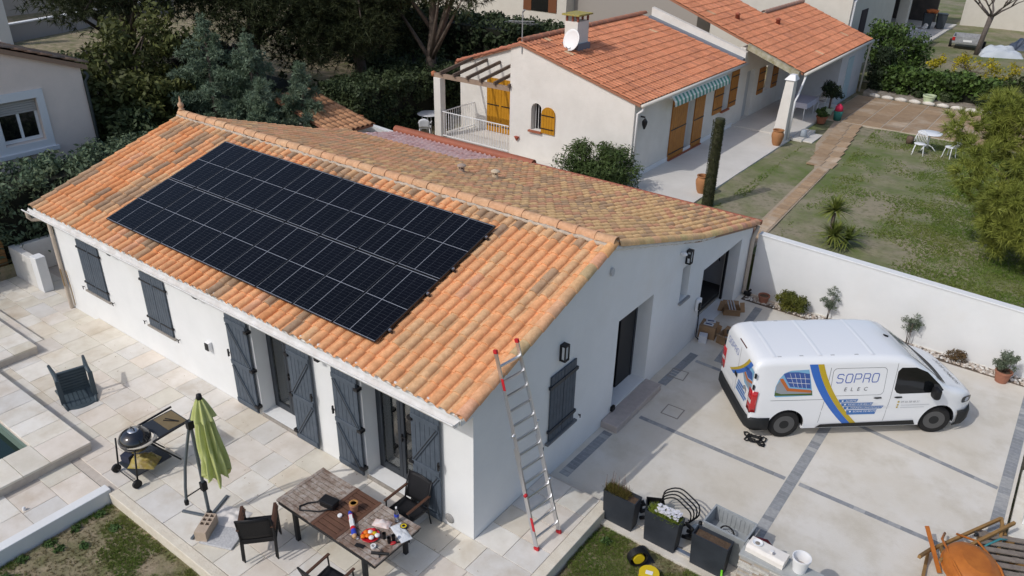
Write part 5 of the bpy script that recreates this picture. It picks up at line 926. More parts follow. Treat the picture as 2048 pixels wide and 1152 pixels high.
# tiled yard and path
tan_t = mm('tan_paver', (.36, .25, .155), (.30, .205, .125), 5, rough=.85, src='object', c3=(.42, .33, .24), sc3=.8)
yd = struct('paved_yard', B().box(-2.95, 28.3, .5, 7, 34, 1.0), mm('yard_joint', (.48, .42, .34)))
def paver(parent, x0, y0, x1, y1, z, k=None):
    b = B().box(x0+.02, y0+.012, z-.04, x1-.02, y1-.012, z); o = b.build('paver', tan_t, parent); k = k or rnd.uniform(.9, 1.15); o.color = (k, k, k, 1)
for i in range(12):
    for j in range(7): paver(yd, -2.94+i*.82, 28.31+j*.81, -2.94+(i+1)*.82, 28.31+(j+1)*.81, 1.012)
pth = struct('garden_path', B().prism([(-.60, 12.6), (-.10, 12.6), (-.50, 21), (-1.25, 28.29), (-2.4, 28.29), (-1.95, 24.2), (-1.0, 21)], .5, .985), mm('path_bed', (.42, .33, .24), (.36, .28, .2), 5))
for k in range(22): y = 12.7+k*.39; x = -.35-.045*(k*.39); paver(pth, x-.20, y, x+.20, y+.37, 1.0, rnd.uniform(1.0, 1.35))
for k in range(9): y = 21.4+k*.76; x = -.95-.09*k; paver(pth, x-.5, y, x+.06, y+.74, 1.003, rnd.uniform(.95, 1.3)); paver(pth, x+.08, y, x+.50, y+.74, 1.003, rnd.uniform(.95, 1.3))
# ---- neighbour house
nren = mm('cream_render_aged', (.74, .71, .66), (.68, .65, .60), 1.4, rough=.9, bump=.5, bsc=45, c3=(.62, .58, .52), sc3=.8, lo3=.55, hi3=.8)
ycl = mm('ochre_shutter', (.50, .235, .015), (.44, .20, .012), 5, rough=.5); ocr = mm('orange_shutter', (.44, .18, .03), (.36, .14, .025), 5, rough=.5)
nh = thing('neighbour_house', 'cream rendered villa with orange tiled roof and ochre shutters', 'house', (-8, 20, .9)); NO = Vector((-8, 20, .9))
def npart(b, name, m, parent=None, **k): o = b.build(name, m, parent or nh, **k); o.location = -NO if parent is None else (0, 0, 0); return o
RX, RZ_ = -10.3, 5.12; rs_, ls_ = .278, .335
def nz(x): return RZ_-(x-RX)*rs_ if x > RX else RZ_-(RX-x)*ls_
arch = [(-9.78, 2.05), (-9.32, 2.05), (-9.32, 2.82)]+[(-9.55+.23*cos(a*pi/8), 2.82+.23*sin(a*pi/8)) for a in range(1, 8)]+[(-9.78, 2.82)]
w = B(); holed(w, [(-10.75, .3), (-5.6, .3), (-5.6, nz(-5.6)-.06), (RX, RZ_-.06), (-10.75, nz(-10.75)-.06)], [arch], 'y', 15.32, 15.62); fixn(npart(w, 'gable_wall', nren))
w = B(); w.prism([(-14.8, .3), (-10.76, .3), (-10.76, nz(-10.76)-.06), (-14.8, nz(-14.8)-.06)], 17.3, 17.6, 'y'); npart(w, 'loggia_wall', nren); npart(B().box(-10.75, 15.63, .3, -10.45, 17.6, 4.85), 'loggia_side', nren)
w = B(); holed(w, [(15.63, .3), (31.0, .3), (31.0, 4.2), (24.7, 4.2), (24.69, 3.66), (15.63, 3.66)], [rect(19.5, 1.05, 20.15, 3.2), rect(22.85, 1.95, 23.5, 3.38), rect(25.3, 1.07, 26.2, 3.15), rect(27.5, 1.9, 28.5, 3.05)], 'x', -5.6, -5.85); fixn(npart(w, 'facade_wall', nren))
npart(B().box(-14.8, 17.61, .3, -14.5, 24.4, 3.5), 'side_wall', nren); npart(B().box(-5.597, 15.4, 1.001, -5.57, 24.28, 1.16), 'white_plinth', white_paint)
rb = B(); pr = [(-15.0, nz(-15)-.05), (RX, RZ_-.05), (-5.38, nz(-5.38)-.05)]
rb.prism([(RX, RZ_-.05), (-5.38, nz(-5.38)-.05), (-5.38, nz(-5.38)-.14), (RX, RZ_-.14)], 15.25, 24.35, 'y'); rb.prism([(-15.0, nz(-15)-.05), (RX-.001, RZ_-.05), (RX-.001, RZ_-.14), (-15, nz(-15)-.14)], 17.2, 24.35, 'y'); rb.prism([(-10.85, nz(-10.85)-.05), (RX-.001, RZ_-.05), (RX-.001, RZ_-.14), (-10.85, nz(-10.85)-.14)], 15.25, 17.19, 'y')
rb.prism([(-9.6, 6.02-.05), (-3.1, 3.6-.05), (-3.1, 3.46), (-9.6, 5.88)], 24.62, 29.5, 'y'); rb.prism([(-6.8, 4.978-.05), (-3.1, 3.6-.05), (-3.1, 3.46), (-6.8, 4.84)], 29.501, 35, 'y')
nroof = npart(rb, 'roof', mm('neighbour_deck', (.33, .15, .09)))
def ncol(pl, c, r, p): k = rnd.uniform(.88, 1.1)*(1+.12*noise.noise(Vector((p.x*.7, p.y*.7, 9)))); b_ = mixc((.66, .275, .15), (.62, .24, .125), rnd.random()); b_ = mixc(b_, (.46, .19, .12), .5) if rnd.random() < .12 else b_; b_ = (.62, .42, .26) if rnd.random() < .004 else b_; return tuple(v*k for v in b_)
ar, al, a3 = math.atan(rs_), math.atan(ls_), math.atan(.3723)
PR = plane_m(-5.34, 15.22, nz(-5.34)-.03, ar, 2); P3 = plane_m(-3.06, 24.6, 3.6-.04, a3, 2); P4 = plane_m(-3.06, 29.5, 3.6-.04, a3, 2); PL_ = plane_m(-15.05, 24.35, nz(-15.05)-.03, al, -2)
lay_tiles(nroof, [(PR, 41, 13), (P3, 22, 18), (P4, 25, 10), (PL_, 32, 12)], .2205, .395, .036, ncol, 300)
for i in range(22): o = inst('ridge_tile', rm, nroof, M=Matrix.Translation((RX, 15.25+i*.42, RZ_+.01))@Matrix.Rotation(pi/2, 4, 'Z')); o.color = (.48, .22, .14, 1)
for i in range(13): o = inst('ridge_tile', rm, nroof, M=Matrix.Translation((-6.8, 29.5+i*.42, 4.98))@Matrix.Rotation(pi/2, 4, 'Z')); o.color = (.42, .25, .19, 1)
lumpy([(-14.9, 17.22, nz(-14.9)-.02), (-10.9, 17.22, nz(-10.9)-.02)], .07, 9).build('verge_mortar', mm('red_mortar', (.42, .16, .1)), nroof, True).location = (0, 0, 0)
npart(B().prism([(-9.9, nz(-9.9)-.2), (-5.45, nz(-5.45)-.2), (-5.45, nz(-5.45)+.32), (-9.9, nz(-9.9)+.42)], 24.36, 24.6, 'y'), 'parapet', nren); npart(B().prism([(-9.9, nz(-9.9)+.0), (-5.45, nz(-5.45)+.0), (-5.45, nz(-5.45)+.09), (-9.9, nz(-9.9)+.09)], 24.1, 24.355, 'y'), 'lead_flashing', mm('lead', (.16, .18, .22), rough=.5))
npart(B().prism([(-5.44, 4.42), (-3.2, 3.6), (-3.2, 3.38), (-5.44, 4.2)], 24.40, 24.61, 'y'), 'verge_board', mm('mossy_board', (.45, .42, .33), (.25, .22, .12), 5)); fixn(nh.children[-1])
gcm = mm('cream_gutter', (.66, .62, .55), rough=.6)
for y0, y1, xx, zz in ((15.25, 24.3, -5.30, nz(-5.3)-.07), (24.65, 35, -3.0, 3.5)): npart(B().tube([(xx, y0, zz), (xx, y1, zz)], .065, 8), 'gutter', gcm, smooth=True)
npart(B().tube([(-5.30, 15.35, 3.66), (-5.32, 15.36, 3.5), (-5.52, 15.40, 3.35), (-5.53, 15.40, 1.0)], .045, 8), 'downpipe', white_paint, smooth=True); npart(B().tube([(-3.0, 24.75, 3.45), (-3.02, 24.7, 3.25), (-2.95, 23.95, 2.75), (-2.98, 23.85, 2.6), (-3.0, 23.85, 1.0)], .045, 8), 'downpipe', white_paint, smooth=True); npart(B().tube([(-3.0, 34.95, 3.45), (-3.1, 34.95, 3.2), (-3.15, 34.95, 1.0)], .045, 8), 'downpipe', gcm, smooth=True)
pil = npart(B().frustum((-3.55, 23.5, -3.05, 24.05), (-3.40, 23.62, -3.08, 24.0), .9, 3.42), 'porch_pillar', nren); B().frustum((-3.46, 23.56, -3.02, 24.06), (-3.30, 23.7, -3.1, 23.95), 3.421, 3.62).build('pillar_cap', white_paint, pil)
npart(B().prism([(-5.59, .9), (-3.3, .9), (-3.3, 3.5), (-5.59, 4.35)], 31.01, 31.25, 'y').box(-3.55, 31.26, .9, -3.3, 34.9, 3.55).prism([(-6.8, .9), (-3.3, .9), (-3.3, 3.5), (-6.8, 4.8)], 34.91, 35.0, 'y'), 'side_wing_wall', mm('shade_wall', (.55, .57, .60), (.5, .52, .54), 2)); npart(B().box(-3.297, 32.2, 1.0, -3.27, 33.1, 3.0), 'blue_door', mm('pale_blue_door', (.42, .56, .62), rough=.4))
npart(B().box(-5.84, 25.3, 1.07, -5.80, 26.2, 3.15), 'front_door', mm('grey_door', (.45, .46, .47))); npart(B().box(-5.84, 19.5, 1.05, -5.80, 20.15, 3.2), 'door_pane', mm('white_door', (.55, .56, .58), rough=.4)); npart(B().box(-5.84, 22.85, 1.95, -5.80, 23.5, 3.38), 'window_pane', mm('pale_curtain', (.55, .57, .60), rough=.3))
def nshut(y0, y1, z0, z1, n, m=ocr, x=-5.59):
    s_ = npart(B().box(x, y0, z0, x+.02, y1, z1), 'shutter', m); w_ = (y1-y0)/n
    for i in range(n): B().box(x+.0205, y0+i*w_+.006, z0, x+.04, y0+(i+1)*w_-.006, z1).build('plank', m, s_)
    for z in (z0+.2, (z0+z1)/2, z1-.2): B().box(x+.0405, y0, z-.022, x+.05, y1, z+.022).build('strap_hinge', black_iron, s_)
nshut(18.2, 19.48, 1.05, 3.25, 7); nshut(20.17, 21.05, 1.05, 3.2, 5); nshut(21.95, 22.83, 1.95, 3.42, 5); nshut(23.52, 24.27, 1.95, 3.42, 5); nshut(26.75, 27.45, 1.9, 3.05, 4); nshut(28.52, 29.2, 1.9, 3.05, 4)
npart(B().box(-5.599, 22.8, 1.88, -5.5, 23.56, 1.945).box(-5.599, 18.2, 1.0, -5.5, 21.05, 1.045), 'red_sill', mm('red_tile_sill', (.33, .11, .06)))
# arched window and shutter, ochre doors
npart(B().box(-9.8, 15.58, 2.05, -9.30, 15.60, 3.05), 'arched_pane', blk_glass); npart(B().box(-9.85, 15.22, 1.98, -9.28, 15.55, 2.045), 'red_sill', M_['red_tile_sill'])
for k in range(3): npart(B().box(-9.70+k*.12, 15.50, 2.05, -9.685+k*.12, 15.515, 3.0), 'grille_bar', white_paint)
ash = npart(B().prism([(-9.30, 2.02), (-8.72, 2.02), (-8.72, 2.72)]+[(-9.01+.29*cos(a*pi/8), 2.72+.27*sin(a*pi/8)) for a in range(1, 8)]+[(-9.30, 2.72)], 15.27, 15.31, 'y'), 'arched_shutter', ycl)
for z in (2.2, 2.68): B().box(-9.31, 15.25, z-.015, -8.74, 15.269, z+.015).build('strap_hinge', black_iron, ash)
for k in range(1, 5): B().box(-9.30+k*.116-.004, 15.264, 2.03, -9.30+k*.116+.004, 15.2695, 2.9).build('plank_joint', mm('ochre_dark', (.3, .13, .01)), ash)
for x0, x1 in ((-13.35, -12.62), (-12.61, -11.88)):
    s_ = npart(B().box(x0, 17.26, .95, x1, 17.285, 3.12), 'shutter', ycl)
    for k in range(5): w_ = (x1-x0)/5; B().box(x0+k*w_+.005, 17.24, .95, x0+(k+1)*w_-.005, 17.2595, 3.12).build('plank', ycl, s_)
    for z in (1.2, 2.05, 2.9): B().box(x0+.02, 17.225, z-.02, x1-.1, 17.2395, z+.02).build('strap_hinge', black_iron, s_)
# awning
aw = npart(B().box(-5.58, 17.4, 3.50, -5.28, 22.2, 3.60), 'awning', white_paint, bevel=.01); agr, awh = mm('awning_green', (.10, .28, .22)), mm('awning_cream', (.66, .68, .62))
for i in range(32): y = 17.4+i*.15; B().add([(-5.27, y, 3.56), (-5.27, y+.15, 3.56), (-5.14, y+.15, 3.40), (-5.14, y, 3.40), (-5.12, y, 3.26), (-5.12, y+.075, 3.235), (-5.12, y+.15, 3.26)], [(0, 1, 2, 3), (3, 2, 6, 5, 4)]).build('stripe', agr if i % 2 else awh, aw, solid=.008)
# chimney, dish, antenna, small fittings
chm = npart(B().box(-9.52, 16.9, 4.3, -8.98, 17.65, 5.72), 'chimney', nren)
for x in (-9.50, -9.26, -9.04):
    for y in (16.92, 17.58): B().box(x, y, 5.7205, x+.06, y+.06, 5.92).build('cap_post', mm('red_brick', (.26, .08, .05)), chm)
B().box(-9.62, 16.8, 5.9205, -8.88, 17.75, 5.98).build('cap_slab', mm('lichen_slab', (.30, .27, .12), (.38, .30, .05), 6, bump=.5), chm, bevel=.01)
B().box(-9.6, 16.85, nz(-9.3)-.25, -8.9, 17.7, nz(-9.3)+.12).build('flashing', M_['lead'], chm)
Mdish = Matrix.Translation((-9.05, 16.72, 5.12))@Matrix.Rotation(radians(72), 4, 'X')@Matrix.Rotation(radians(-12), 4, 'Y'); dsh = npart(B().lathe([(0, 0), (.15, .012), (.30, .05), (.38, .085), (.385, .08), (.30, .04), (.15, 0), (0, -.012)], 28, M=Mdish), 'satellite_dish', white_paint, smooth=True); B().tube([(-9.05, 16.72, 4.9), (-9.05, 16.45, 4.85), (-9.05, 16.30, 4.95)], .015, 6).build('feed_arm', mm('grey_arm', (.3, .3, .3)), dsh)
am = B(); am.tube([(-10.25, 15.3, 4.7), (-10.25, 15.3, 6.1)], .02, 6); an = npart(am, 'antenna_mast', mm('galv', (.3, .31, .32), rough=.5)); B().tube([(-10.85, 15.3, 5.75), (-9.75, 15.3, 5.85)], .012, 5).build('boom', M_['galv'], an)
for k in range(8): x = -10.85+k*.155; B().tube([(x, 15.05, 5.75+.0*k), (x, 15.55, 5.75)], .007, 5).build('element', M_['galv'], an)
B().tube([(-10.25, 15.3, 6.1), (-10.1, 15.2, 6.2)], .03, 5).build('boom', M_['galv'], an)
ln = npart(B().box(-5.58, 15.75, 3.15, -5.42, 15.78, 3.2), 'wall_lantern', black_iron); B().lathe([(.03, -.28), (.09, -.12), (.10, -.02), (.03, .08), (0, .1)], 8, (-5.42, 15.77, 3.05)).build('lantern', black_iron, ln)
npart(B().lathe([(.02, -.1), (.10, .04), (.10, .06), (0, .06)], 12, (-10.37, 15.27, 1.62)), 'wall_pot', mm('red_pot', (.33, .07, .04)), smooth=True)
for x, y, z in ((-6.9, 26.6, 0), (-5.9, 29.0, 0)): zz = 3.6+(-3.1-x)*.3723; npart(B().lathe([(.11, -.05), (.09, .18), (.14, .2), (.02, .28), (0, .28)], 10, (x, y, zz)), 'roof_vent', mm('red_vent', (.34, .1, .06)), smooth=True)
# pergola
pg = thing('pergola', 'brown timber pergola on a white pillar over the neighbour loggia', 'pergola', (-14.2, 15.35, .93)); PGO = Vector((-14.2, 15.35, .93)); ptim = mm('brown_timber', (.12, .085, .065), (.16, .12, .095), 6, rough=.85)
def pp(b, n, m, **k): o = b.build(n, m, pg, **k); o.location = -PGO; return o
pp(B().box(-14.42, 15.22, .93, -14.08, 15.52, 3.28), 'pillar', nren, bevel=.01); pp(B().beam((-14.5, 15.36, 3.36), (-10.77, 15.36, 3.36), .14, .16), 'front_beam', mm('beam_tan', (.34, .25, .18), (.28, .2, .15), 5)); pp(B().lathe([(0, -.12), (.1, -.1), (.11, .05), (0, .1)], 12, (-14.52, 15.36, 3.4)), 'beam_cap', mm('clay_cap', (.42, .16, .08)), smooth=True)
for k in range(6): x = -14.05+k*.66; pp(B().beam((x, 15.2, 3.49), (x, 17.29, 3.78), .07, .12), 'rafter', ptim)
rl = thing('balustrade', 'white metal balustrade around the neighbour loggia', 'railing', (-14.05, 15.3, .93)); RO = Vector((-14.05, 15.3, .93))
def rp(b, n, **k): o = b.build(n, white_paint, rl, **k); o.location = -RO; return o
for p, q_ in (((-14.05, 15.3, 0), (-10.78, 15.3, 0)), ((-14.05, 15.32, 0), (-14.05, 17.28, 0))):
    p, q_ = Vector(p), Vector(q_)
    for z in (1.03, 1.98): rp(B().beam(p+Vector((0, 0, z)), q_+Vector((0, 0, z)), .035, .03), 'rail')
    n = int((q_-p).length/.125)
    for i in range(n): c = p.lerp(q_, (i+.5)/n); rp(B().box(c.x-.008, c.y-.008, 1.046, c.x+.008, c.y+.008, 1.964), 'baluster')
t = thing('blue_tarpaulin', 'strip of blue tarpaulin along the loggia terrace edge', 'tarpaulin', (-12.2, 15.1, .6)); B().box(-2.0, -.02, .08, 2.15, .09, .24).build('tarp', mm('blue_tarp', (.03, .10, .30), rough=.5), t, bevel=.02)
# white garden wall with a yellow door, shed behind the house
gw_ = thing('yard_wall', 'white rendered yard wall with an ochre door behind the tiled roof', 'wall', (-14.6, 12.6, .6)); b = B(); holed(b, [(-1.6, -.5), (.75, -.5), (.75, 1.07), (-1.6, 1.20)], [rect(-1.15, -.4, .0, .90)], 'y', 0, .2); fixn(b.build('wall', render_white, gw_)); B().box(-1.14, .08, -.4, -.01, .12, .89).build('door', ycl, gw_); B().box(-1.85, -.3, .0, -1.3, .1, 1.35).build('flue', render_white, gw_); B().box(-1.9, -.36, 1.351, -1.25, .16, 1.42).build('flue_cap', mm('clay_cap', (.42, .16, .08)), gw_)
sh_ = thing('garden_shed', 'small shed with tiled lean-to roof, upper tiles coloured as tree shadow and debris', 'shed', (-16.0, 10.9, .40)); B().box(-1.6, -.85, 0, 1.45, .75, 1.7).build('wall', nren, sh_); sdk = B().prism([(-1.75, 2.55), (1.72, 1.78), (1.72, 1.70), (-1.75, 2.47)], -.95, .85, 'y').build('roof', M_['neighbour_deck'], sh_); fixn(sdk)
PS = plane_m(1.76, -.97, 1.79, math.atan(.222), 2); vs_, fs_ = tile_geo(.24, .44, .06); b = B(); b.v, b.f = vs_, fs_; sm_ = b.mesh('roof_tile', clay_o, True)
for r_ in range(9):
    for c_ in range(8): o = inst('roof_tile', sm_, sdk, M=PS@Matrix.Translation(((c_+.5)*.233, r_*.385, 0))); k = rnd.uniform(.85, 1.1)*(1 if r_ < 5 else .6); o.color = (.60*k, .32*k, .17*k, 1)  # upper rows darkened: tree shadow and debris put into the tile colour
# ---- porch and yard furniture
wpl = mm('white_plastic', (.72, .73, .75), rough=.4)
def rtable(x, y, z, r_, h, lb, group=None):
    t = thing('round_table', lb, 'table', (x, y, z), 0, group); B().lathe([(r_*.97, h-.03), (r_, h-.015), (r_*.98, h), (0, h)], 24).build('table_top', wpl, t, True, sharp=40)
    for k in range(4): a = k*pi/2+.5; B().tube([(r_*.55*cos(a), r_*.55*sin(a), h-.03), (r_*.75*cos(a), r_*.75*sin(a), 0)], .025, 6).build('leg', wpl, t, True)
    return t
def pchair(x, y, z, rz, lb, group=None):
    t = thing('plastic_chair', lb, 'chair', (x, y, z), rz, group); B().box(-.22, -.22, .40, .22, .22, .43).build('seat', wpl, t, bevel=.01)
    B().grid(lambda u, v: ((u-.5)*.44, -.22-.10*v, .43+.42*v*(1-.25*abs(2*u-1)**2)), 6, 4).build('backrest', wpl, t, True, solid=.02)
    for sx in (-1, 1):
        for sy in (-1, 1): B().tube([(sx*.2, sy*.2, .40), (sx*.24, sy*.25, 0)], .022, 6).build('leg', wpl, t, True)
        B().beam((sx*.24, -.24, .64), (sx*.24, .2, .62), .04, .025).build('armrest', wpl, t)
    return t
rtable(-15.7, 16.3, .7, .5, .72, 'round white plastic table under the dark hedge beside the loggia'); pchair(-15.15, 15.45, .7, .6, 'white plastic chair in the shade beside the loggia pillar')
tp_ = thing('porch_table', 'table with a white lace cloth on the neighbour porch', 'table', (-3.9, 27.9, 1.06)); B().box(-.45, -.75, .70, .45, .75, .73).build('table_top', wpl, tp_, bevel=.01); B().grid(lambda u, v: ((.5+.03*sin(u*60)*v)*max(-1, min(1, 2.2*cos(2*pi*u)))*(1+.05*v), (.8+.03*cos(u*60)*v)*max(-1, min(1, 2.2*sin(2*pi*u)))*(1+.05*v), .735-.22*v), 60, 3).add([(-.5, -.8, .736), (.5, -.8, .736), (.5, .8, .736), (-.5, .8, .736)], [(0, 1, 2, 3)]).build('cloth', mm('lace', (.50, .50, .58)), tp_, True, sharp=30)
for sx in (-1, 1):
    for sy in (-1, 1): B().tube([(sx*.38, sy*.65, .70), (sx*.42, sy*.7, 0)], .025, 6).build('leg', wpl, tp_, True)
pchair(-3.5, 29.2, 1.06, 2.6, 'white plastic chair behind the lace covered table')
jar = [(.55, 0), (.75, .15), (.98, .55), (1, .72), (.85, .86), (.78, .9), (.92, .96), (.92, 1), (.75, 1), (.72, .86)]; ter_o = mm('orange_clay', (.40, .19, .08), (.34, .16, .07), 6)
pot('clay_jar', 'tall clay jar on the terrace next to the porch pillar', -3.12, 22.9, 1.0, .24, .62, ter_o, False, jar); pot('clay_jar', 'tall clay jar beside the clipped trunk on the pale terrace', -3.15, 15.9, 1.0, .23, .60, ter_o, False, jar)
pot('green_pot', 'pale green flower pot at the porch edge', -2.9, 28.9, 1.06, .2, .3, mm('pale_green_pot', (.45, .55, .40))); pot('red_tub', 'brown clay tub of plants at the porch edge', -2.75, 27.4, 1.0, .25, .32, mm('brown_tub', (.26, .10, .06))); pot('celadon_pot', 'pale green pot by the white border stones', .2, 34.4, 1.0, .3, .42, mm('celadon', (.50, .58, .38)))
t = thing('teal_bin', 'dark green wire bin with a red bag on the paved yard', 'bin', (-2.35, 28.4, 1.0)); B().lathe([(.16, 0), (.2, .42), (.19, .42), (.15, .02)], 14).build('bin', mm('teal_bin_m', (.03, .15, .13)), t, True); B().lathe([(.18, .40), (.16, .6), (.05, .72), (0, .72)], 10).build('bag', mm('crimson', (.55, .03, .08)), t, True)
st2 = thing('porch_steps', 'pale stone steps from the porch down to the path', 'steps', (-2.5, 25.0, .95)); B().box(-.45, -.9, 0, .0, .9, .10).build('step', nconc, st2, bevel=.01); B().box(.001, -.8, 0, .4, .6, .05).build('step', nconc, st2, bevel=.01)
t = thing('watering_pot', 'grey metal watering can on the porch step', 'watering can', (-2.62, 24.6, 1.05)); B().lathe([(.12, 0), (.14, .1), (.12, .26), (.09, .3)], 14).build('body', mm('zinc', (.32, .36, .40), rough=.5), t, True); B().tube([(.1, 0, .1), (.28, 0, .3)], .02, 6).build('spout', M_['zinc'], t, True)
# cast iron set on the lawn
lace = mm('white_iron', (.75, .76, .77), rough=.4)
t = thing('bistro_table', 'round white cast iron table on the lawn', 'table', (1.75, 26.3, NZ)); B().lathe([(.44, .68), (.46, .70), (.44, .715), (0, .715)], 24).build('table_top', lace, t, True, sharp=40); B().tube([(0, 0, .68), (0, 0, .1)], .035, 8).build('stem', lace, t, True)
for k in range(3): a = k*2.1; B().tube([(0, 0, .25), (.2*cos(a), .2*sin(a), .15), (.34*cos(a), .34*sin(a), 0)], .022, 6).build('leg', lace, t, True)
def ichair(x, y, rz, lb):
    t = thing('bistro_chair', lb, 'chair', (x, y, NZ), rz, 'white cast iron chairs on the lawn'); B().lathe([(.2, .43), (.215, .44), (.2, .455)], 20).build('seat_ring', lace, t, True)
    for k in range(7): a = k*pi/7; B().beam((.19*cos(a), .19*sin(a), .443), (-.19*cos(a), -.19*sin(a), .443), .022, .01).build('seat_lattice', lace, t)
    for k in range(-3, 4): B().tube([(k*.05, -.2, .45), (k*.06, -.24, .65), (k*.045, -.27, .85-.012*k*k)], .011, 5).build('back_bar', lace, t, True)
    B().tube([(.22*sin(a*pi/8-pi/2), -.2-.08*cos(a*pi/8-pi/2), .46+.42*cos(a*pi/8-pi/2)) for a in range(9)], .016, 6).build('back_rim', lace, t, True)
    for a in (.7, 2.4, 3.8, 5.6): B().tube([(.18*cos(a), .18*sin(a), .43), (.22*cos(a), .22*sin(a), .25), (.24*cos(a), .24*sin(a), .1), (.28*cos(a), .28*sin(a), 0)], .016, 6).build('leg', lace, t, True)
ichair(1.60, 25.45, 3.3, 'white lattice iron chair in front of the round iron table'); ichair(2.65, 25.75, 1.2, 'white lattice iron chair turned away from the iron table')
t = thing('tree_stump', 'small brown log beside the white iron table', 'log', (1.0, 26.9, NZ)); B().lathe([(.14, 0), (.15, .2), (.12, .3), (0, .3)], 12).build('log', mm('bark_brown', (.10, .07, .05), (.16, .11, .08), 12), t, True)
bst = mm('border_stone', (.66, .62, .55), (.56, .52, .46), 6)
for k in range(11): t = B().lathe([(0, .0), (.30, .02), (.26, .12), (.1, .17), (0, .18)], 12, M=Matrix.Diagonal((1, .5, 1, 1))).build('border_stone', bst, None, True); t.location = (-2.2+k*.62, 34.15-.05*sin(k), .99); t.rotation_euler = (0, 0, rnd.uniform(-.2, .2)); tag(t, 'rounded pale border stone edging the paved yard', 'stone', 'border stones along the paved yard')
struct('planting_bed', B().box(-2.8, 34.35, .5, 8, 36.3, 1.15), mm('grey_bed', (.34, .30, .26), (.2, .17, .13), 5))
# ---- upper yard things
t = thing('utility_trailer', 'small grey box trailer with red lights parked on the upper yard', 'trailer', (-.85, 50.9, 1.25), .1); B().box(-.85, -.9, .35, .85, .9, .42).build('bed', alu, t)
for x0, y0, x1, y1 in ((-.87, -.92, .87, -.88), (-.87, .88, .87, .92), (-.87, -.879, -.83, .879), (.83, -.879, .87, .879)): B().box(x0, y0, .4205, x1, y1, .80).build('side_panel', mm('trailer_grey', (.36, .37, .38), (.25, .25, .26), 6), t)
for s in (-1, 1): B().lathe([(.08, -.08), (.26, -.08), (.26, .08), (.08, .08)], 18, M=Matrix.Translation((s*.95, 0, .26))@Matrix.Rotation(pi/2, 4, 'Y')).build('wheel', tyre, t, True, sharp=40); B().box(s*.8-.08, -.96, .55, s*.8+.08, -.925, .75).build('tail_light', tl, t); B().beam((s*.02, .9, .38), (s*.02, 2.0, .38), .05, .05).build('drawbar', alu, t)
B().box(-.25, -.945, .5, .25, -.925, .62).build('number_plate', white_paint, t)
t = thing('tarp_heap', 'silvery crumpled tarpaulin heap under the bare tree', 'tarpaulin', (1.2, 49.4, 1.25), .4); crinkle(26, 20, 2.4, 1.6, .8, 51).build('tarp', mm('silver_tarp', (.52, .56, .60), rough=.35, bump=.5, bsc=6), t, True)
for i, (x, y, c, s, lb) in enumerate([(2.2, 53, (.06, .08, .12), .9, 'dark blue covered heap behind the silver tarpaulin'), (3.2, 54.5, (.55, .56, .57), 1.3, 'white covered shape at the edge of the upper yard')]): t = thing('covered_heap', lb, 'heap', (x, y, 1.25), i); crinkle(18, 16, 2.2*s, 1.7*s, 1.0*s, 60+i).build('cover', mm('cover_%d' % i, c, rough=.5), t, True)
fh = thing('far_villa', 'pale cream house with a porch beyond the neighbour roof', 'house', (-8, 43, 1)); fc = mm('far_cream', (.62, .585, .52), (.58, .545, .48), 2, bump=.2)
B().box(-4.2, -6.6, 0, 3.3, 3.2, 6.5).build('wall', fc, fh); B().box(3.301, -4.4, .1, 3.34, -3.2, 3.4).build('dark_door', mm('dark_door', (.035, .025, .03)), fh); B().box(2.9, .6, 3.301*0, 3.3, 1.4, 4.5).build('porch_pillar', fc, fh) if False else None
dkw = mm('porch_shade_wall', (.10, .085, .075), (.07, .06, .055), 2); B().box(-4, 3.21, 0, -.5, 19, 4.5).build('porch_back_wall', dkw, fh); B().box(-.499, 3.21, 3.6, 3.3, 18.4, 4.4).build('porch_shade_roof', fc, fh); B().box(2.7, 7.5, 0, 3.3, 8.2, 3.59).build('porch_pillar', fc, fh); B().box(-.49, 18.0, 0, 3.3, 18.4, 3.59).build('porch_end_wall', dkw, fh); B().tube([(3.4, -6.5, 4.9), (3.4, -5.7, 4.7), (3.38, -5.4, 4.5), (3.36, -6.4, 4.0), (3.36, -6.45, 1)], .06, 6).build('downpipe', white_paint, fh); B().box(-.49, 3.21, .0, 4.9, 17.9, .35).build('porch_slab', nconc, fh)  # recess shade put into wall colour; unseen roof slab added to darken it
t = thing('oval_table', 'grey-white oval plastic table on the far porch', 'table', (-4.9, 51.3, 1.35)); B().lathe([(1, .68), (1, .72), (0, .72)], 22, M=Matrix.Diagonal((.9, .55, 1, 1))).build('table_top', wpl, t)
for sx in (-1, 1):
    for sy in (-1, 1): B().tube([(sx*.55, sy*.3, .68), (sx*.6, sy*.35, 0)], .04, 6).build('leg', wpl, t)
pchair(-4.1, 53.0, 1.35, 2.4, 'white plastic chair at the oval table on the far porch')
for i, (x, y, lb) in enumerate([(-4.5, 57.0, 'dark grey wheeled bin topped with orange pots'), (-3.7, 57.6, 'dark grey wheeled bin near the cream far wall')]):
    t = thing('wheeled_bin', lb, 'bin', (x, y, 1.35), .3, 'bins on the far porch'); B().frustum((-.25, -.25, .25, .25), (-.32, -.32, .32, .32), .05, 1.0).build('body', mm('bin_grey', (.05, .06, .07), rough=.5), t, bevel=.02); B().box(-.34, -.36, 1.001, .34, .34, 1.06).build('lid', M_['bin_grey'], t, bevel=.02)
    for s in (-1, 1): B().lathe([(.1, -.03), (.1, .03)], 12, M=Matrix.Translation((s*.25, .3, .1))@Matrix.Rotation(pi/2, 4, 'Y')).build('wheel', black_plastic, t)
t = thing('stacked_pots', 'orange plastic pots stacked on the wheeled bin', 'pots', (-4.4, 57.0, 2.415)); 
for k in range(3): B().lathe([(.16, 0), (.24, .22), (.22, .22), (.15, .02)], 12, (-.1+.18*k, .05*k, .04*(k % 2))).build('pot', mm('orange_pot', (.50, .15, .05)), t, True)
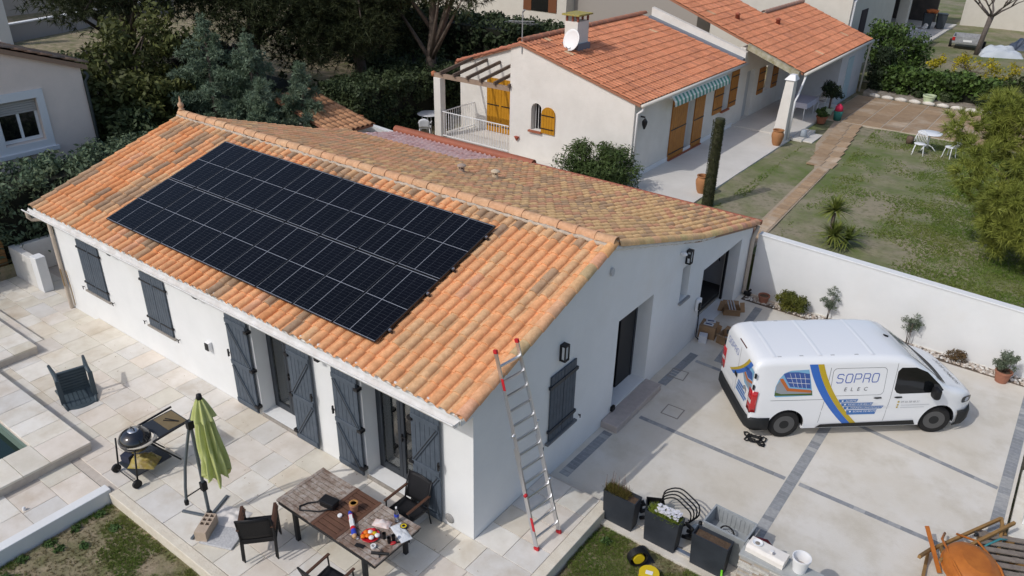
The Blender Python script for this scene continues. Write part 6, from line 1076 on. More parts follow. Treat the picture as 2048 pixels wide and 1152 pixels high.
fv = thing('far_cottage', 'cream house wall with small window beyond the upper yard', 'house', (5, 61.5, 1.2)); B().box(-8, 0, 0, 12, 8, 5).build('wall', fc, fv); B().box(-2.6, -.03, 2.6, -1.2, -.002, 3.9).build('window', mm('brown_win', (.2, .09, .04)), fv); B().box(2.2, -.04, 0, 6.5, -.002, 4.2).build('pale_shutter', mm('pale_shut', (.60, .64, .66)), fv)
# ---- left and back houses
lh = thing('left_house', 'mauve-grey rendered house with white framed window behind the hedge', 'house', (-20, 2.5, .3)); mau = mm('mauve_render', (.80, .68, .60), (.75, .64, .565), 2, rough=.9, bump=.3, bsc=60)
b = B(); holed(b, [(-9, 0), (2.02, 0), (2.02, 4.30), (-1.9, 5.65), (-9, 3.2)], [rect(-.75, 2.25, .47, 3.55)], 'x', -.3, 0); fixn(b.build('wall', mau, lh)); B().box(-8, -9, 0, -.301, 2.01, 4.2).build('wall', mau, lh)
lw = B(); holed(lw, rect(-.97, 2.0, .69, 3.80), [rect(-.75, 2.22, .47, 3.56)], 'x', .002, .06); wn = fixn(lw.build('window_surround', mm('white_trim', (.72, .73, .74)), lh)); B().box(.002, -1.05, 1.86, .14, .77, 1.999).build('sill', M_['white_trim'], wn, bevel=.01)
wf = B()
for y in (-.74, -.16, .38): wf.box(-.2, y, 2.26, -.14, y+.08, 3.54)
wf.box(-.2, -.66, 2.26, -.14, -.16, 2.36).box(-.2, -.08, 2.26, -.14, .38, 2.36); wf.build('window_frame', white_paint, lh); B().box(-.19, -.74, 2.3, -.18, .46, 3.5).build('pane', blk_glass, lh); rsb = B()
for k in range(6): B().box(-.14, -.74, 3.14+k*.07, -.10, .46, 3.20+k*.07).build('roller_slat', mm('shutter_grey', (.42, .40, .38)), lh)
lr = fixn(B().prism([(2.2, 4.30), (-1.9, 5.72), (-9.2, 3.2), (-9.2, 3.05), (-1.9, 5.57), (2.2, 4.15)], -8.2, .12, 'x').build('roof', mm('left_deck', (.3, .2, .14)), lh)); al2 = math.atan(1.42/4.1); PLf = plane_m(.15, 2.25, 4.33, al2, -1); lc = [(.46, .27, .17), (.36, .25, .18), (.30, .22, .17), (.52, .34, .22)]
for c_ in range(9):
    for r_ in range(13): o = inst('roof_tile', sm_, lr, M=PLf@Matrix.Translation(((c_+.5)*.235, r_*.37, 0))); o.color = (*rnd.choice(lc), 1)
B().tube([(.05, 2.1, 4.1), (.05, 2.2, 3.95), (.06, 2.06, 3.8), (.06, 2.06, 0)], .05, 8).build('downpipe', mm('dark_pipe', (.05, .06, .06), rough=.5), lh, True)
bh = thing('back_villa', 'cream villa with brown shutters behind the pine trees', 'house', (-29.5, 41, .7)); B().box(-6, 0, 0, 4.5, 9, 8).build('wall', fc, bh); B().box(.8, -.05, 1.2, 1.5, -.002, 3.3).build('shutter', mm('brown_shut', (.16, .06, .025)), bh); B().box(3.0, -.05, 1.2, 3.7, -.002, 3.3).build('shutter', M_['brown_shut'], bh); B().box(1.52, -.04, 1.2, 2.98, -.002, 3.3).build('pane', blk_glass, bh); B().box(4.501, 1, 0, 14, 9, 6.5).build('wing', mm('grey_wing', (.34, .31, .28)), bh); B().box(-22, 3, 0, -6.001, 9, 5.5).build('wing', fc, bh)
wl_ = thing('street_wall', 'long pale wall with light coping beyond the left house', 'wall', (-50, 16, .6)); B().beam((2.4, -4.5, .5), (-3.2, 12, .5), .3, 1.2).build('wall', mm('street_wall_m', (.36, .34, .33)), wl_); B().beam((2.4, -4.5, 1.14), (-3.2, 12, 1.14), .4, .08).build('coping', M_['white_trim'], wl_); B().box(2.2, -3.2, 0, 2.9, -2.5, 3.2).build('gate_pillar', render_white, wl_)
ff = thing('far_left_house', 'tall beige house wall in the far left corner', 'house', (-62, 20, .5)); B().box(-4, -14, 0, 3, 16, 9).build('wall', mm('far_beige', (.42, .37, .32), (.38, .335, .29), 3), ff)
# ================================================================ vegetation
def unit(r, n): v = r.normal(size=(n, 3)); return v/np.linalg.norm(v, axis=1, keepdims=True)
def clumps(lobes, k, rs, seed):
    "break big lobes (cx,cy,cz,rx,ry,rz) into clumps spread over their surface"
    r = np.random.default_rng(seed); out = []
    w = np.array([l[3]*l[5] for l in lobes]); w = w/w.sum()
    for i in r.choice(len(lobes), k, p=w):
        cx, cy, cz, rx, ry, rz = lobes[i]; d = unit(r, 1)[0]; t = r.uniform(.45, 1.0); s = r.uniform(.6, 1.3)*rs; out.append((cx+d[0]*rx*t, cy+d[1]*ry*t, cz+d[2]*rz*t, s*1.1, s*1.1, s*.85))
    return out
def leaf_cloud(lobes, n, size, aspect=.45, seed=0, up=.25, outw=.6, zmin=None, bend=0):
    r = np.random.default_rng(seed); L = np.array(lobes); w = L[:, 3]*L[:, 4]; idx = r.choice(len(L), n, p=w/w.sum()); d = unit(r, n); t = r.uniform(0, 1, (n, 1))**.45; c = L[idx, :3]+d*L[idx, 3:]*t
    if zmin is not None: k = c[:, 2] > zmin; c, d = c[k], d[k]; n = len(c)
    nn = d*outw+unit(r, n)*.8+np.array([0, 0, up]); nn /= np.linalg.norm(nn, axis=1, keepdims=True); a = np.cross(nn, unit(r, n)); a /= np.linalg.norm(a, axis=1, keepdims=True)+1e-6; b = np.cross(nn, a); s = size*r.uniform(.6, 1.35, (n, 1))
    V = np.stack([c-a*s, c+b*s*aspect, c+a*s, c-b*s*aspect], 1).reshape(-1, 3); return V, np.arange(4*n).reshape(-1, 4)
def needle_cloud(centres, dirs, per, length, width, seed, spread=1.1):
    "tufts of thin needles"
    r = np.random.default_rng(seed); n = len(centres)*per; c = np.repeat(centres, per, 0); d = np.repeat(dirs, per, 0)+unit(r, n)*spread*.8; d /= np.linalg.norm(d, axis=1, keepdims=True); s = np.cross(d, unit(r, n)); s /= np.linalg.norm(s, axis=1, keepdims=True)+1e-6; l = length*r.uniform(.7, 1.2, (n, 1)); droop = np.array([0, 0, -1])*l*.12
    V = np.stack([c-s*width, c+s*width, c+d*l+droop], 1).reshape(-1, 3); return V, np.arange(3*n).reshape(-1, 3)
def tufts(lobes, k, seed, lo=.4):
    r = np.random.default_rng(seed); L = np.array(lobes); w = L[:, 3]*L[:, 4]; idx = r.choice(len(L), k, p=w/w.sum()); d = unit(r, k); t = r.uniform(lo, 1, (k, 1)); return L[idx, :3]+d*L[idx, 3:]*t, d*.75+np.array([0, 0, .45])
bark = mm('pine_bark', (.085, .065, .05), (.13, .10, .08), 9, bump=.8, bsc=20)
def leafm_(name, c, c2, **k): return mm(name, c, c2, k.pop('sc', 1.2), rough=.6, island=k.pop('island', .35), trans=k.pop('trans', .18), spec=.25, **k)
LV = dict(pine=leafm_('dark_pine_needles', (.036, .047, .019), (.056, .066, .026)), cedar=leafm_('blue_cedar_needles', (.215, .28, .20), (.15, .205, .125), trans=.3), thuja=leafm_('olive_thuja', (.11, .12, .034), (.07, .082, .026)), hedge=leafm_('dark_hedge_leaves', (.046, .068, .030), (.062, .082, .032)),
          juniper=leafm_('juniper_leaves', (.095, .145, .09), (.15, .185, .10)), oleander=leafm_('oleander_leaves', (.055, .09, .025), (.08, .115, .035)), ypine=leafm_('young_pine_needles', (.26, .28, .055), (.19, .23, .045)), yucca=leafm_('yucca_leaves', (.22, .24, .05), (.12, .16, .035)), ivy=leafm_('ivy_leaves', (.085, .14, .03), (.04, .07, .018), island=.65),
          olive=leafm_('olive_leaves', (.16, .19, .13), (.10, .13, .08)), scrub=leafm_('yellow_scrub', (.15, .15, .025), (.08, .10, .02)), dry=leafm_('dry_stems', (.14, .085, .04), (.08, .07, .03)), yellow=leafm_('yellow_blossom', (.42, .34, .015), (.30, .27, .02)), white=leafm_('white_petals', (.78, .77, .80), (.65, .64, .70), island=.1), grass=leafm_('grass_blades', (.12, .20, .032), (.19, .22, .055), sc=.8), palm=leafm_('dark_palm', (.02, .035, .015), (.03, .045, .02)))
def limbs(b, base, top, r0, targets, seed, bend=.3):
    rr = random.Random(seed); base, top = Vector(base), Vector(top); path = [base.lerp(top, i/6)+Vector((rr.uniform(-1, 1), rr.uniform(-1, 1), 0))*bend*.25*(i > 0) for i in range(7)]; b.tube(path, [r0*(1-.75*i/6) for i in range(7)], 10)
    for t in targets:
        t = Vector(t); i = rr.randrange(2, 6); s = path[i]; m = s.lerp(t, .5)+Vector((rr.uniform(-.3, .3), rr.uniform(-.3, .3), rr.uniform(0, .35)))*bend; b.tube([s, m, t], [r0*.38, r0*.22, r0*.07], 6)
    return b
def tree(name, lb, cat, base, top, r0, lobes, fol, seed, mtl, kcl=60, rs=.8, n=9000, size=.14, group=None, needles=None, asp=.45, trunk_m=bark, cname='crown'):
    t = thing(name, lb, cat, base, 0, group); O = np.array(base); cl = clumps(lobes, kcl, rs, seed); tb_ = B(); limbs(tb_, (0, 0, 0), tuple(np.array(top)-O), r0, [tuple(np.array(c[:3])-O) for c in cl[:14]], seed); tb_.build('trunk', trunk_m, t, True)
    if needles: c, d = tufts(cl, needles[0], seed+1); V, F = needle_cloud(c, d, needles[1], needles[2], needles[3], seed+2)
    else: V, F = leaf_cloud(cl, n, size, asp, seed+1)
    soup(cname, V-O, F, mtl, t); return t
# big pines behind the house
G = 'tall dark pines behind the house'
tree('pine_tree', 'tall dark pine overhanging the left house', 'tree', (-28, 10.5, .6), (-28, 10.5, 9), .35, [(-28, 10.5, 7.6, 4.6, 4.6, 2.9), (-25.6, 8.6, 6.8, 2.6, 2.6, 1.7), (-29, 13.5, 6, 3.5, 3.5, 2)], None, 11, LV['pine'], 130, 1.1, group=G, needles=(5600, 13, .28, .017))
tree('pine_tree', 'broad dark pine behind the blue cedars', 'tree', (-24.5, 14.5, .6), (-24.5, 14.5, 9), .35, [(-24.5, 14, 7.3, 4.2, 4.2, 2.9), (-22, 12.2, 6.0, 2.4, 2.4, 1.6), (-24, 16, 4.5, 3, 3, 2)], None, 12, LV['pine'], 130, 1.1, group=G, needles=(5600, 13, .28, .017))
tree('pine_tree', 'dark pine between the cedars and the far villa', 'tree', (-21, 17.5, .7), (-21, 17.5, 8.5), .32, [(-20.8, 16.8, 6.8, 3.4, 3.4, 2.3), (-20, 15.5, 4.6, 2.1, 2.1, 1.4)], None, 13, LV['pine'], 95, 1.0, group=G, needles=(4200, 13, .28, .017))
tree('pine_tree', 'dark pine with a thick bare trunk beside the pergola house', 'tree', (-17.1, 18.0, .7), (-17.1, 18.4, 8), .30, [(-17.4, 18.8, 7.4, 3.4, 3.0, 2.1), (-15.4, 18.2, 6.6, 1.9, 1.9, 1.1), (-19.2, 18.2, 6.0, 1.7, 1.7, 1.2)], None, 14, LV['pine'], 80, .85, group=G, needles=(3400, 13, .26, .016))
for i, (x, y, z, s, lb) in enumerate([(-31, 24, 5.5, 4.5, 'dark pine standing beyond the broad pine'), (-36, 15, 6, 5, 'dark pine at the far side of the garden'), (-25, 23, 5.0, 3.6, 'dark pine standing in front of the cream villa')]): tree('pine_tree', lb, 'tree', (x, y, .7), (x, y, z+2), .3, [(x, y, z+1.5, s, s, s*.55), (x+1, y-1, z-1, s*.7, s*.7, s*.45)], None, 20+i, LV['pine'], 70, 1.2, group=G, needles=(1800, 10, .42, .035))
# cedars: tiers of hanging fans
def cedar(x, y, z0, z1, R_, lb, seed, lean=0):
    r = random.Random(seed); lob = []
    for k in range(34):
        f = (k+.5)/34; z = z0+(z1-z0)*f; rad = R_*(1-f)**.8*r.uniform(.55, 1.1); a = k*2.4+r.uniform(-.4, .4)
        for j in (.35, .7, 1.0): lob.append((x+rad*j*cos(a), y+rad*j*sin(a), z-.12*j*R_*(1-f)+.1*j, .34*R_*.38*(1.25-f)+.05, .34*R_*.38*(1.25-f)+.05, .14*R_*.5+.05))
    t = thing('cedar_tree', lb, 'tree', (x, y, z0-.6), 0, 'blue cedars behind the roof ridge'); O = np.array([x, y, z0-.6]); B().tube([(0, 0, 0), (0, 0, (z1-z0)*.6), (.05, 0, z1-z0+.55)], [.14, .09, .015], 8).build('trunk', bark, t, True); c, d = tufts(lob, 3600, seed, .1); V, F = needle_cloud(c, d+np.array([0, 0, .2]), 9, .17, .022, seed+1); V2, F2 = leaf_cloud(lob, 5000, .05, .4, seed+2); soup('crown', V-O, F, LV['cedar'], t); soup('inner_crown', V2-O, F2, LV['cedar'], t)
cedar(-19.3, 8.7, .9, 5.6, 2.7, 'tallest blue-green cedar rising behind the roof finial', 31); cedar(-17.9, 9.4, .9, 5.1, 2.3, 'second blue-green cedar close to the tallest one', 32); cedar(-16.0, 8.4, .6, 3.9, 1.5, 'pale silvery cedar beside the shed roof', 33); cedar(-16.3, 10.3, .6, 4.2, 1.7, 'soft green cedar between the silvery cedar and the hedge', 34)
tree('thuja_tree', 'tall olive-green thuja beside the left house', 'tree', (-21.8, 6.3, .4), (-21.8, 6.3, 4.5), .2, [(-21.8, 6.3, 2.8, 1.9, 1.9, 2.6), (-22.5, 8.2, 3.6, 1.8, 1.8, 2.2), (-20.6, 7.4, 2.2, 1.3, 1.3, 1.9)], None, 41, LV['thuja'], 90, .6, 16000, .12)
tree('laurel_bush', 'dark leafy laurel against the corner of the left house', 'bush', (-19.3, 5.4, .3), (-19.3, 5.4, 2.2), .1, [(-19.2, 5.5, 1.6, 1.1, 1.0, 1.5), (-18.0, 5.6, 1.0, 1.0, 1.0, 1.0)], None, 42, LV['hedge'], 50, .45, 7000, .11)
def hedge(name, lb, x0, y0, x1, y1, z0, z1, mtl, n, size, seed, rs=.28, asp=.45, group=None, k=260):
    r = np.random.default_rng(seed); t = thing(name, lb, 'hedge', ((x0+x1)/2, (y0+y1)/2, z0), 0, group); O = np.array([(x0+x1)/2, (y0+y1)/2, z0]); c = np.stack([r.uniform(x0, x1, k), r.uniform(y0, y1, k), z0+(z1-z0)*r.uniform(0, 1, k)**.7], 1)
    f = r.integers(0, 3, k); c[f == 0, 2] = z1-r.uniform(0, .15, (f == 0).sum()); q = f == 1; c[q, 0] = x1-r.uniform(0, .12, q.sum()); q = f == 2; c[q, 1] = y0+r.uniform(0, .12, q.sum()); s = rs*r.uniform(.7, 1.3, k); lob = np.concatenate([c, np.stack([s, s, s*.8], 1)], 1); V, F = leaf_cloud(lob, n, size, asp, seed+1); soup('foliage', V-O, F, mtl, t)
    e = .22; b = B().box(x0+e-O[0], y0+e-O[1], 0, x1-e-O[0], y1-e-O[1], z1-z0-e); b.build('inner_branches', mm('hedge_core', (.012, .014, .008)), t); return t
hedge('juniper_hedge', 'thick blue-green hedge between the low wall and the left house', -18.6, -4.5, -16.7, 6.4, .0, 2.45, LV['juniper'], 26000, .075, 51, .34, k=420)
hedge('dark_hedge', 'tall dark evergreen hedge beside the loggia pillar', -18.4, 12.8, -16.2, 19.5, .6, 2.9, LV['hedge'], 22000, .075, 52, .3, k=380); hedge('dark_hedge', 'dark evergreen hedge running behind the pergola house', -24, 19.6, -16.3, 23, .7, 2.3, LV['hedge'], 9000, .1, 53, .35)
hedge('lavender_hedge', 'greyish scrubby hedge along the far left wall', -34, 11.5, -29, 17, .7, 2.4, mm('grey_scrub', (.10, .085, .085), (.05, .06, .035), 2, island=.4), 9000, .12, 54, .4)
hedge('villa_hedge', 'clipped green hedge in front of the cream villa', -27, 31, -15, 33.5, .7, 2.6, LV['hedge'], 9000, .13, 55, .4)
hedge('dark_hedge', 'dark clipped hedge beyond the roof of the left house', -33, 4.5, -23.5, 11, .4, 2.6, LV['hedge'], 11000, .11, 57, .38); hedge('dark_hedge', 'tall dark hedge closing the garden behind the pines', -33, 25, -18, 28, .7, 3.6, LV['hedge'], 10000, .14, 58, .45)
# undergrowth added so the ground behind reads as shade
hedge('shade_scrub', 'added low dark scrub standing in for shade under the pines', -34, 9.5, -20.5, 16.5, .5, 1.7, LV['hedge'], 9000, .13, 56, .4)
# ---- neighbour garden
tree('oleander_bush', 'rounded dark green oleander bush against the cream gable', 'bush', (-6.3, 14.35, .95), (-6.3, 14.35, 1.9), .08, [(-6.3, 14.3, 1.75, 1.25, .85, .85), (-7.1, 14.3, 1.6, .7, .7, .7), (-5.5, 14.3, 1.6, .75, .7, .75), (-6.2, 14.2, 1.1, 1.1, .75, .5)], None, 61, LV['oleander'], 110, .3, 13000, .085, asp=.22)
cy = thing('clipped_trunk', 'tall bare cypress trunk wrapped in dark moss and ivy', 'trunk', (-2.55, 15.05, .95)); B().grid(lambda u, v: ((.165+.02*noise.noise(Vector((cos(2*pi*u)*2, sin(2*pi*u)*2, v*9)))-.02*v)*cos(2*pi*u)+.02*v, (.165+.02*noise.noise(Vector((cos(2*pi*u)*2, sin(2*pi*u)*2, v*9)))-.02*v)*sin(2*pi*u), 2.85*v), 18, 30).add([(.145*cos(a*.35)+.02, .145*sin(a*.35), 2.85) for a in range(18)], [tuple(range(18))]).build('trunk', mm('mossy_bark', (.05, .055, .022), (.03, .03, .018), 14, bump=1, bsc=25), cy, True)
rr_ = np.random.default_rng(4); a_ = rr_.uniform(0, 6.28, 2600); z_ = rr_.uniform(0, 2.8, 2600); cc_ = np.stack([.165*np.cos(a_), .165*np.sin(a_), z_], 1); V, F = needle_cloud(cc_, np.stack([np.cos(a_), np.sin(a_), .3+0*a_], 1), 3, .04, .008, 5); soup('moss', V, F, leafm_('moss_tufts', (.06, .065, .02), (.035, .04, .015)), cy)
yp = tree('young_pine', 'bushy yellow-green pine at the edge of the neighbour lawn', 'tree', (6.4, 16.6, .95), (6.3, 16.5, 5.2), .12, [(5.5, 16.2, 3.2, 1.6, 1.5, 1.4), (6.5, 16.4, 4.1, 1.5, 1.4, 1.3), (4.45, 16.4, 4.4, .65, .6, .9), (5.6, 16.6, 4.6, .8, .8, .9), (6.0, 15.6, 2.0, 1.4, 1.2, .8), (7.2, 15.8, 2.8, 1.2, 1.2, 1.6), (5.0, 16.0, 2.1, .8, .8, .55), (7.0, 17, 5.0, 1.1, 1.1, .9), (4.5, 15.9, 3.0, .5, .6, .5)], None, 62, LV['ypine'], 110, .42, needles=(4400, 30, .26, .0095))
for i, (dx, dy, h, n) in enumerate(((0, 0, .35, 120), (-.14, .13, 1.05, 130), (.35, .2, .25, 80))):
    if i == 0: yu = thing('yucca_plant', 'spiky yucca with two rosettes behind the white wall', 'plant', (1.62, 14.3, NZ)); B().tube([(-.1, .1, 0), (-.16, .15, .95)], [.06, .05], 8).build('stem', bark, yu, True)
    r = random.Random(70+i); V, F = [], []
    for k in range(n):
        a = r.uniform(0, 2*pi); el = r.uniform(-.1, 1.45); L = r.uniform(.5, .72); p = Vector((dx, dy, h)); s = Vector((-sin(a), cos(a), 0))*.026; prev = len(V)
        for j in range(5): t_ = j/4; q = p+Vector((cos(a)*cos(el), sin(a)*cos(el), sin(el)))*L*t_+Vector((0, 0, -.30*L*t_*t_)); w_ = (1-t_**2)+.04; V += [tuple(q-s*w_), tuple(q+s*w_)]
        F += [(prev+2*j, prev+2*j+1, prev+2*j+3, prev+2*j+2) for j in range(4)]
    soup('rosette', V, F, LV['yucca'], yu)
hedge('ivy_hedge', 'clipped ivy hedge behind the planting bed', -2.2, 35.0, 4.2, 36.2, 1.1, 2.2, LV['ivy'], 15000, .10, 63, .3, asp=.7, k=260)
tree('forsythia', 'yellow flowering forsythia behind the ivy hedge', 'bush', (1.2, 37.6, 1.25), (1.2, 37.6, 2.4), .05, [(.5, 37.6, 2.4, 1.3, .7, .5), (2.4, 37.8, 2.3, .9, .7, .5)], None, 64, LV['yellow'], 30, .26, 1700, .07)
tree('leafy_shrub', 'loose green shrub at the corner of the porch wing', 'bush', (-2.6, 36.8, 1.2), (-2.6, 36.8, 3.4), .07, [(-2.6, 37.2, 2.9, 1.3, 1.0, 1.3), (-1.7, 38.2, 2.4, 1.2, .9, 1.0), (-3.0, 38.5, 3.2, 1.0, 1.0, 1.0)], None, 65, LV['ivy'], 60, .42, 6500, .10)
tree('cypress_clump', 'dark cypress in the shade behind the porch downpipe', 'tree', (-2.2, 35.6, 1.0), (-2.2, 35.6, 3.0), .08, [(-2.4, 35.4, 2.0, .5, .5, 1.3)], None, 66, LV['palm'], 30, .35, 4000, .07)
tree('olive_tree', 'large dark olive tree at the right edge of the yard', 'tree', (5.2, 36.5, 1.1), (5.2, 36.5, 4.5), .2, [(5.6, 36, 3.4, 2.4, 2.2, 2.0), (7, 38, 4.6, 2.6, 2.4, 2.2), (4.2, 35, 2.2, 1.2, 1.2, .8), (8, 33, 3.2, 2.2, 2.2, 1.6)], None, 67, leafm_('dull_olive', (.065, .072, .028), (.04, .048, .02)), 110, .6, 17000, .11, asp=.3)
tree('dark_conifer', 'dark conifer at the far right of the upper yard', 'tree', (6.5, 52, 1.25), (6.5, 52, 6), .2, [(6.5, 52, 4, 2.2, 2.2, 2.8)], None, 68, LV['hedge'], 60, .7, 7000, .15)
for i, (x, y, s, lb) in enumerate([(.8, 34.75, .3, 'small dark bush beside the celadon pot'), (2.6, 34.8, .55, 'low dark shrub in the planting bed'), (3.5, 34.7, .35, 'small green shrub at the end of the planting bed'), (-.4, 34.7, .22, 'tiny green bush at the start of the bed')]): tree('bed_shrub', lb, 'bush', (x, y, 1.14), (x, y, 1.14+s), .02, [(x, y, 1.2+s*.5, s, s*.8, s*.6)], None, 80+i, LV['hedge'], 14, s*.4, 900, .06, 'shrubs in the planting bed')
pc = thing('porch_palm', 'dark potted palm on the porch', 'plant', (-2.9, 28.9, 1.32)); V, F = leaf_cloud(clumps([(0, 0, .85, .5, .5, .4)], 20, .2, 5), 1500, .09, .2, 6); B().tube([(0, 0, 0), (0, 0, .8)], .05, 6).build('stem', bark, pc); soup('foliage', V, F, LV['palm'], pc)
pc = thing('tub_plant', 'leafy plant in the brown clay tub', 'plant', (-2.75, 27.4, 1.26)); V, F = leaf_cloud(clumps([(0, 0, .2, .3, .3, .22)], 12, .12, 7), 700, .06, .4, 8); soup('foliage', V, F, LV['ivy'], pc)
# bare tree
bt = thing('bare_tree', 'leafless pollarded tree on the upper yard', 'tree', (.05, 48.8, 1.25)); bm_ = mm('grey_bark', (.15, .125, .11), (.11, .09, .08), 10); B().tube([(0, 0, 0), (.1, 0, 1.2), (.22, 0, 2.3)], [.16, .14, .16], 10).build('trunk', bm_, bt, True); r = random.Random(9); br_ = B()
def grow(p, d, L, w_, k):
    q = p+d*L+Vector((0, 0, .05)); m = p.lerp(q, .5)+Vector((r.uniform(-.08, .08), r.uniform(-.08, .08), .05)); br_.tube([p, m, q], [w_, w_*.8, w_*.6], 6)
    if k: 
        for _ in range(3): e = (d+Vector((r.uniform(-.7, .7), r.uniform(-.7, .7), r.uniform(-.1, .6)))).normalized(); grow(q, e, L*.68, w_*.55, k-1)
for k in range(7): a = k*.9; grow(Vector((.22, 0, 2.2)), Vector((cos(a), sin(a), .75)).normalized(), 1.1, .07, 3)
br_.build('branches', bm_, bt, True)
# ---- plants inside the drive
def small(name, lb, x, y, z, lob, mtl, n, size, seed, asp=.3, stem=None, cat='plant'):
    t = thing(name, lb, cat, (x, y, z)); V, F = leaf_cloud(clumps(lob, 26, lob[0][3]*.34, seed), n, size, asp, seed+1); soup('foliage', V, F, mtl, t)
    b = B(); rr = random.Random(seed)
    for k in range(5 if not stem else 3): b.tube([(rr.uniform(-.03, .03), rr.uniform(-.03, .03), 0), (rr.uniform(-.15, .15)*lob[0][3]*3, rr.uniform(-.1, .1), lob[0][2]*1.1)], [.012, .005], 5)
    b.build('stems', bark, t, True); return t
small('broom_shrub', 'yellow-green broom shrub growing from the pebbles by the wall', 1.45, 11.86, -.155, [(0, 0, .30, .42, .22, .30), (.15, 0, .38, .28, .2, .26), (-.2, 0, .3, .25, .2, .24)], LV['scrub'], 5200, .035, 91, .3)
small('olive_shrub', 'thin grey-green olive shoot against the white wall behind the van', 2.40, 11.98, -.155, [(0, 0, .62, .22, .14, .34)], LV['olive'], 1100, .03, 92, .28, True); small('olive_sapling', 'wispy olive sapling against the wall above the van bonnet', 4.42, 11.95, -.155, [(0, 0, .60, .24, .14, .28)], LV['olive'], 1000, .03, 93, .28, True); small('rust_shrub', 'dry rusty shrub at the wall by the van bonnet', 5.55, 11.88, -.155, [(0, 0, .16, .24, .14, .14)], LV['dry'], 900, .03, 94)
small('potted_olive', 'small bushy grey olive growing in the terracotta pot', 6.58, 11.62, .09, [(0, 0, .30, .26, .24, .24)], LV['olive'], 1900, .032, 95, .28)
# planter plants
def spikes(name, lb, x, y, z, w_, d_, n, L, mtl, seed, flow=None):
    r = np.random.default_rng(seed); t = thing(name, lb, 'plant', (x, y, z)); c = np.stack([r.uniform(-w_, w_, n), r.uniform(-d_, d_, n), np.zeros(n)], 1); V, F = needle_cloud(c, np.stack([r.normal(0, .35, n), r.normal(0, .35, n), np.ones(n)], 1), 4, L, .006, seed, .5); soup('foliage', V, F, mtl, t)
    if flow:
        k = flow; c = np.stack([r.uniform(-.16, .26, k), r.uniform(-d_*.6, d_*1.3, k), L*r.uniform(.55, 1.0, k)], 1); a = r.uniform(.02, .034, k); V = []; F = []
        for i in range(k):
            p = len(V); V.append(tuple(c[i]+[0, 0, .004])); V += [tuple(c[i]+a[i]*np.array([np.cos(q*pi/4), np.sin(q*pi/4), 0])*(1 if q % 2 else .8)) for q in range(8)]; F += [(p, p+1+q, p+1+(q+1) % 8) for q in range(8)]
        soup('flowers', V, F, LV['white'], t)
spikes('dry_spikes', 'dry spiky greenery with tall stems in the first planter', 1.60, 2.10, .41, .19, .09, 420, .20, leafm_('spike_green', (.12, .13, .03), (.16, .095, .035)), 101); spikes('flower_plant', 'white daisies over bright green leaves in the middle planter', 2.53, 2.10, .41, .26, .10, 520, .16, leafm_('fresh_green', (.26, .32, .05), (.14, .20, .03)), 102, 190)
t = thing('dry_stalks', 'tall thin dry stalks in the first planter', 'plant', (1.55, 2.12, .41)); b = B(); r = random.Random(2)
for k in range(9): x = r.uniform(-.2, .25); b.tube([(x, r.uniform(-.05, .05), 0), (x+r.uniform(-.06, .06), r.uniform(-.05, .05), r.uniform(.25, .45))], [.005, .003], 5)
b.build('stalks', mm('stalk_brown', (.16, .09, .07)), t)
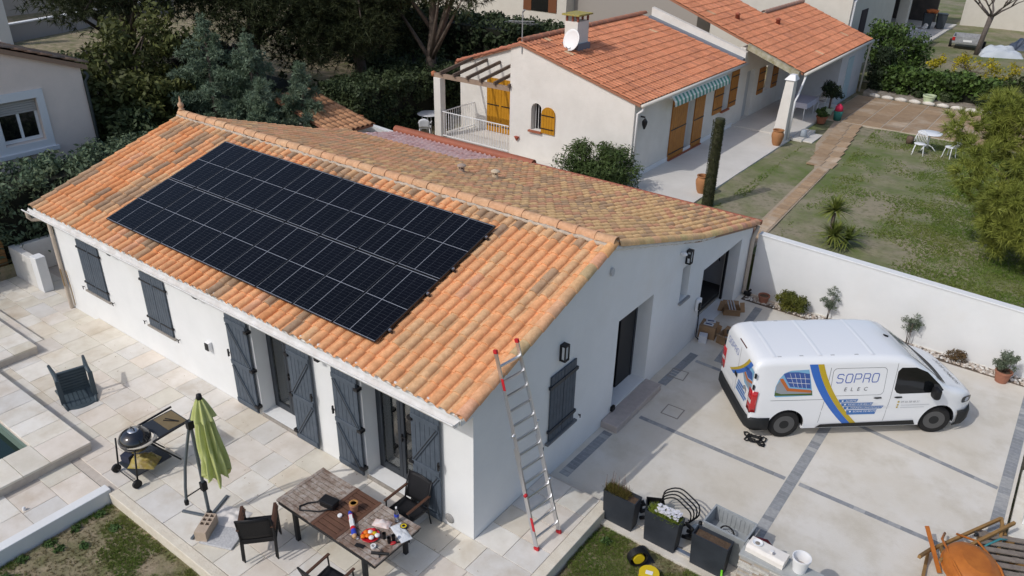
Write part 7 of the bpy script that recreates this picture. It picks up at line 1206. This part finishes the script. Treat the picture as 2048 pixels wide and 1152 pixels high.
# ---- grass tufts
def grass(name, lb, x0, y0, x1, y1, z, n, L, wd, seed, mask, mtl=LV['grass'], per=7):
    r = np.random.default_rng(seed); xy = np.stack([r.uniform(x0, x1, n*3), r.uniform(y0, y1, n*3)], 1); m = np.array([mask(x, y) for x, y in xy]); xy = xy[m][:n]; zz = z+.02*np.array([noise.noise(Vector((x*.9, y*.9, 3))) for x, y in xy]); c = np.stack([xy[:, 0], xy[:, 1], zz-.01], 1); V, F = needle_cloud(c, np.tile([0, 0, 1.0], (len(c), 1)), per, L, wd, seed, .9); return tag(soup(name, V, F, mtl), lb, 'grass', kind='stuff')
nf = lambda x, y: noise.noise(Vector((x*.8, y*.8, 7)))+.5*noise.noise(Vector((x*2.4, y*2.4, 2)))
grass('lawn_grass', 'rough patchy grass in the dug-up front lawn', -5.98, -6.6, -1.5, -3.25, -.23, 17000, .065, .0055, 201, lambda x, y: nf(x, y) > -.16+rnd.uniform(-.15, .15)); grass('lawn_grass', 'rough patchy grass beside the planters', 1.46, -1.5, 4.3, 1.86, -.23, 13000, .065, .0055, 202, lambda x, y: nf(x, y) > -.12+rnd.uniform(-.15, .15))
dryg = leafm_('dry_grass', (.26, .21, .12), (.18, .15, .07)); grass('dry_grass', 'dry straw grass in the front lawns', -5.98, -6.6, -1.5, -3.25, -.23, 6500, .055, .004, 203, lambda x, y: True, dryg); grass('dry_grass', 'dry straw grass beside the planters', 1.46, -1.5, 4.3, 1.86, -.23, 6500, .055, .004, 204, lambda x, y: True, dryg)
nf2 = lambda x, y: noise.noise(Vector((x*.25, y*.25, 11)))+.6*noise.noise(Vector((x*.9, y*.9, 5)))
grass('garden_grass', 'green grass patches on the neighbour lawn', -2.5, 12.6, 8, 28.2, NZ, 24000, .08, .010, 205, lambda x, y: nf2(x, y)+.10*(x-1.2) > .05+rnd.uniform(-.25, .25) and not (-1.6-.06*(y-12) < x < .15-.05*(y-12.6)) and x > -2.3, per=5)
grass('garden_grass', 'denser green grass on the far side of the neighbour lawn', 1.5, 13, 8, 27.5, NZ, 14000, .08, .010, 206, lambda x, y: x+1.6*nf2(x, y)+rnd.uniform(-.8, .8) > 3.0, per=5)
lfw = leafm_('weed_leaves', (.08, .14, .035), (.06, .11, .03)); r = random.Random(77)
for k in range(16):
    side_ = k % 2; x, y = (r.uniform(-5.9, -2.9), -3.35-r.uniform(0, 2.2)) if side_ == 0 else (r.uniform(1.55, 3.2), r.uniform(-.6, 1.7))
    if k < 6: x, y = (-5.85, -3.5-k*.45) if k < 4 else (-3.2+.5*k*.3, -3.38)
    t = thing('weed_tuft', 'broad-leaved green weed %s' % ('in the dug-up front lawn' if y < -3 else 'in the grass beside the planters'), 'weed', (x, y, -.235), r.uniform(0, 6), 'weeds in the front lawns'); V, F = leaf_cloud([(0, 0, .035, .10, .10, .04)], 90, .035, .4, 300+k, .8, .2); soup('leaves', V, F, lfw, t)
